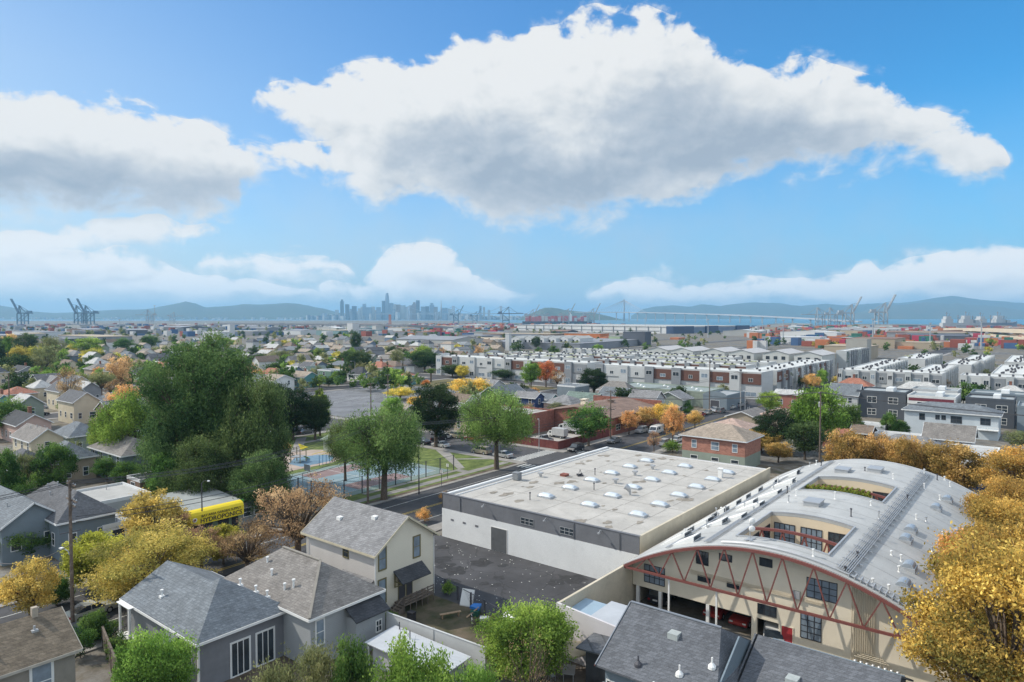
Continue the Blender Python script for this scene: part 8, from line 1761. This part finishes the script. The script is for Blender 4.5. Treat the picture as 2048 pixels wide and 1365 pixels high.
# ================================================================ SKYLINE ACROSS THE BAY
SKM = [mat('tower_blue', (.22, .27, .32), .4, .08, .01), mat('tower_pale_far', (.40, .40, .38), .7, .08, .01), mat('tower_dark_far', (.10, .12, .15), .5, .1, .01), mat('tower_brown_far', (.26, .20, .17), .7, .1, .01)]
def tower(px, w, top, label, m=0, shape='box', d=8400):
    x, y = PD(px, d); h = zat(top, d); ww = w * d / F; r = empty('skyscraper', (x, y, -1.5), label, 'skyscraper', 'towers of the skyline across the bay', AZ - PI / 2 + far.uniform(-.1, .1)); a = ww / 2; b = MB()
    if shape == 'round': b.lathe(0, 0, [(a, 0), (a * 1.02, h * .5), (a * .92, h * .78), (a * .70, h * .93), (a * .45, h * 1.0)], 16)
    elif shape == 'spire': b.tube([(0, 0, 0), (0, 0, h * .8), (0, 0, h)], [a * 1.1, a * .22, 1], 4)
    else: b.box(-a, a, -a * .8, a * .8, 0, h)
    b.build('shaft', SKM[m], r)
    if shape == 'step': c_ = MB(); c_.box(-a * .6, a * .6, -a * .5, a * .5, h, h + 22); c_.build('crown_block', SKM[m], r)
    return r
TWR = [(674,6,620,1,'box'),(684.5,6,603,2,'step'),(695,7,609,2,'box'),(703,5,618,0,'box'),(709,8,612.5,2,'box'),(719,5,617,1,'box'),(724,4,614,1,'box'),(729,6.5,608,0,'box'),(738,13,615,0,'box'),(746.5,7,613.5,1,'box'),(757.5,9,614.5,0,'box'),(767.5,6,602,2,'box'),(774.5,9,586.5,0,'round'),(783,7,606.5,0,'box'),(790,7,612,1,'step'),(797,8,609.5,3,'box'),(806,9,611,1,'box'),(814,6,614,1,'box'),(822,6,611,3,'box'),(829,8,608.5,3,'step'),(836,7,601,2,'box'),(847,9,613.5,0,'box'),(855,7,613,2,'box'),(864,8,610,0,'step'),(871,8,614,3,'box'),(882.5,7,599,1,'spire'),(890,10,616,0,'box'),(900,8,618,1,'box'),(961,4.5,612,0,'box'),(968,4,614.5,1,'box'),(978,5,620,1,'box')]
NT_ = []
for i, (px, w, top, m, s_) in enumerate(TWR):
    nm = {'round': 'tallest rounded skyscraper of the skyline', 'spire': 'slender pointed pyramid tower of the skyline'}.get(s_)
    o = tower(px, w, top, nm or 'x', m, s_); 
    if not nm: NT_.append((o, px, ('blue-grey','pale','dark','brownish')[m] + (' stepped' if s_ == 'step' else '') + ' skyline tower'))
NT_.sort(key=lambda q: q[1]); seen = {}
side = lambda px: 'left of the rounded one' if px < 774 else 'between rounded and pointed towers' if px < 882 else 'right of the pointed tower'
for o, px, w in NT_: k = (w, side(px)); seen.setdefault(k, []).append(o)
for (w, s_), L_ in seen.items():
    for i, o in enumerate(L_): o['label'] = f"{w} {s_}" if len(L_) == 1 else f"{ORD[i]} {w} {s_}"
low = MB(); rk = random.Random(8)
for i in range(420):
    px = rk.uniform(610, 1060); d = rk.uniform(8300, 9600); x, y = PD(px, d); k = 1.0 - min(1, abs(px - 790) / 230); h = rk.uniform(20, 50) + 110 * k * rk.random() ** 1.5; w = rk.uniform(18, 45); low.box(x, x + w, y, y + w, -1.5, h, rk.choice([0, 1, 1, 2, 3]))
for i in range(300):
    px = rk.uniform(-60, 640); d = rk.uniform(8900, 10500); x, y = PD(px, d); w = rk.uniform(14, 40); low.box(x, x + w, y, y + w, -1.5, rk.uniform(10, 34), rk.choice([1, 1, 0]))
tag(low.build('city_blocks_across_the_bay', SKM), kind='stuff')
wb = viaduct('suspension_bridge', [(740,8000,66),(1046,7600,70)], 22, 7, BRG, 'grey suspension bridge running from the skyline to the island', 99999)
tx = [790, 818, 907, 1002, 1030]
for px in (818, 873, 907, 1002):
    x, y = PD(px, 7850); b = MB(); h = 160 if px != 873 else 90; [b.bar((x + s_, y, -2), (x + s_, y, h), 9) for s_ in (-12, 12)]; b.bar((x - 12, y, h - 6), (x + 12, y, h - 6), 7); b.bar((x - 12, y, 110 if h > 100 else 60), (x + 12, y, 110 if h > 100 else 60), 7); b.build('tower', BRG, wb)
b = MB()
for (p0, z0, p1, z1) in ((765, 70, 818, 155), (818, 155, 862, 75), (862, 75, 907, 155), (907, 155, 1002, 155), (1002, 155, 1046, 75)):
    for k in range(12):
        f0, f1 = k / 12, (k + 1) / 12; zf = lambda f: z0 + (z1 - z0) * f - (80 if z0 == z1 else 12) * 4 * f * (1 - f); a = PD(p0 + (p1 - p0) * f0, 7850); c_ = PD(p0 + (p1 - p0) * f1, 7850); b.bar((*a, zf(f0)), (*c_, zf(f1)), 3.5)
b.build('suspension_cable', BRG, wb)
# far trees read as one mass
FT = random.Random(77); V_, Q_, K_ = [], [], []; n0 = 0
base = [crown(200 + i, 8, 4, 1, 7, .5, 300, .62, p_) for i, p_ in enumerate([G1, G3, G3, OL, G2, G1, YE])]
for i in range(950):
    d = 270 + 1500 * FT.random() ** 1.4; px = FT.uniform(-80, 1150) if FT.random() < .7 else FT.uniform(1150, 2120)
    if 860 < px < 1750 and d < 560: continue
    x, y = PD(px, d)
    if any(x > f[0] - 1 and x < f[2] + 1 and y > f[1] - 1 and y < f[3] + 1 for f in FOOT[:60]): continue
    v, q, c_, _ = base[FT.choice([0, 1, 2, 3, 3, 4, 5, 1, 6] if d < 900 else [0, 1, 2, 3, 1])]; s_ = FT.uniform(.5, 1.25); V_.append(v * [s_, s_, s_ * FT.uniform(.8, 1.15)] + [x, y, 0]); Q_.append(q + n0); K_.append(c_); n0 += len(v)
o = bpy.data.objects.new('distant_trees', np_mesh('distant_trees', np.concatenate(V_), np.concatenate(Q_), [LEAF], np.concatenate(K_))); C.objects.link(o); tag(o, kind='stuff')
# ================================================================ AIR
hm = bpy.data.materials.new('haze'); hm.use_nodes = True; t = NT(hm.node_tree); hm.node_tree.nodes.remove(hm.node_tree.nodes['Principled BSDF'])
pv = t.n('ShaderNodeVolumePrincipled'); pv.inputs['Color'].default_value = (.37, .70, 1, 1); pv.inputs['Density'].default_value = 8e-5; pv.inputs['Anisotropy'].default_value = 0.1
t.l(pv.outputs[0], hm.node_tree.nodes['Material Output'].inputs['Volume'])
b = MB(); b.box(-5500, 26500, -5500, 26500, -6, 500); o = b.build('haze', hm); tag(o, kind='stuff')
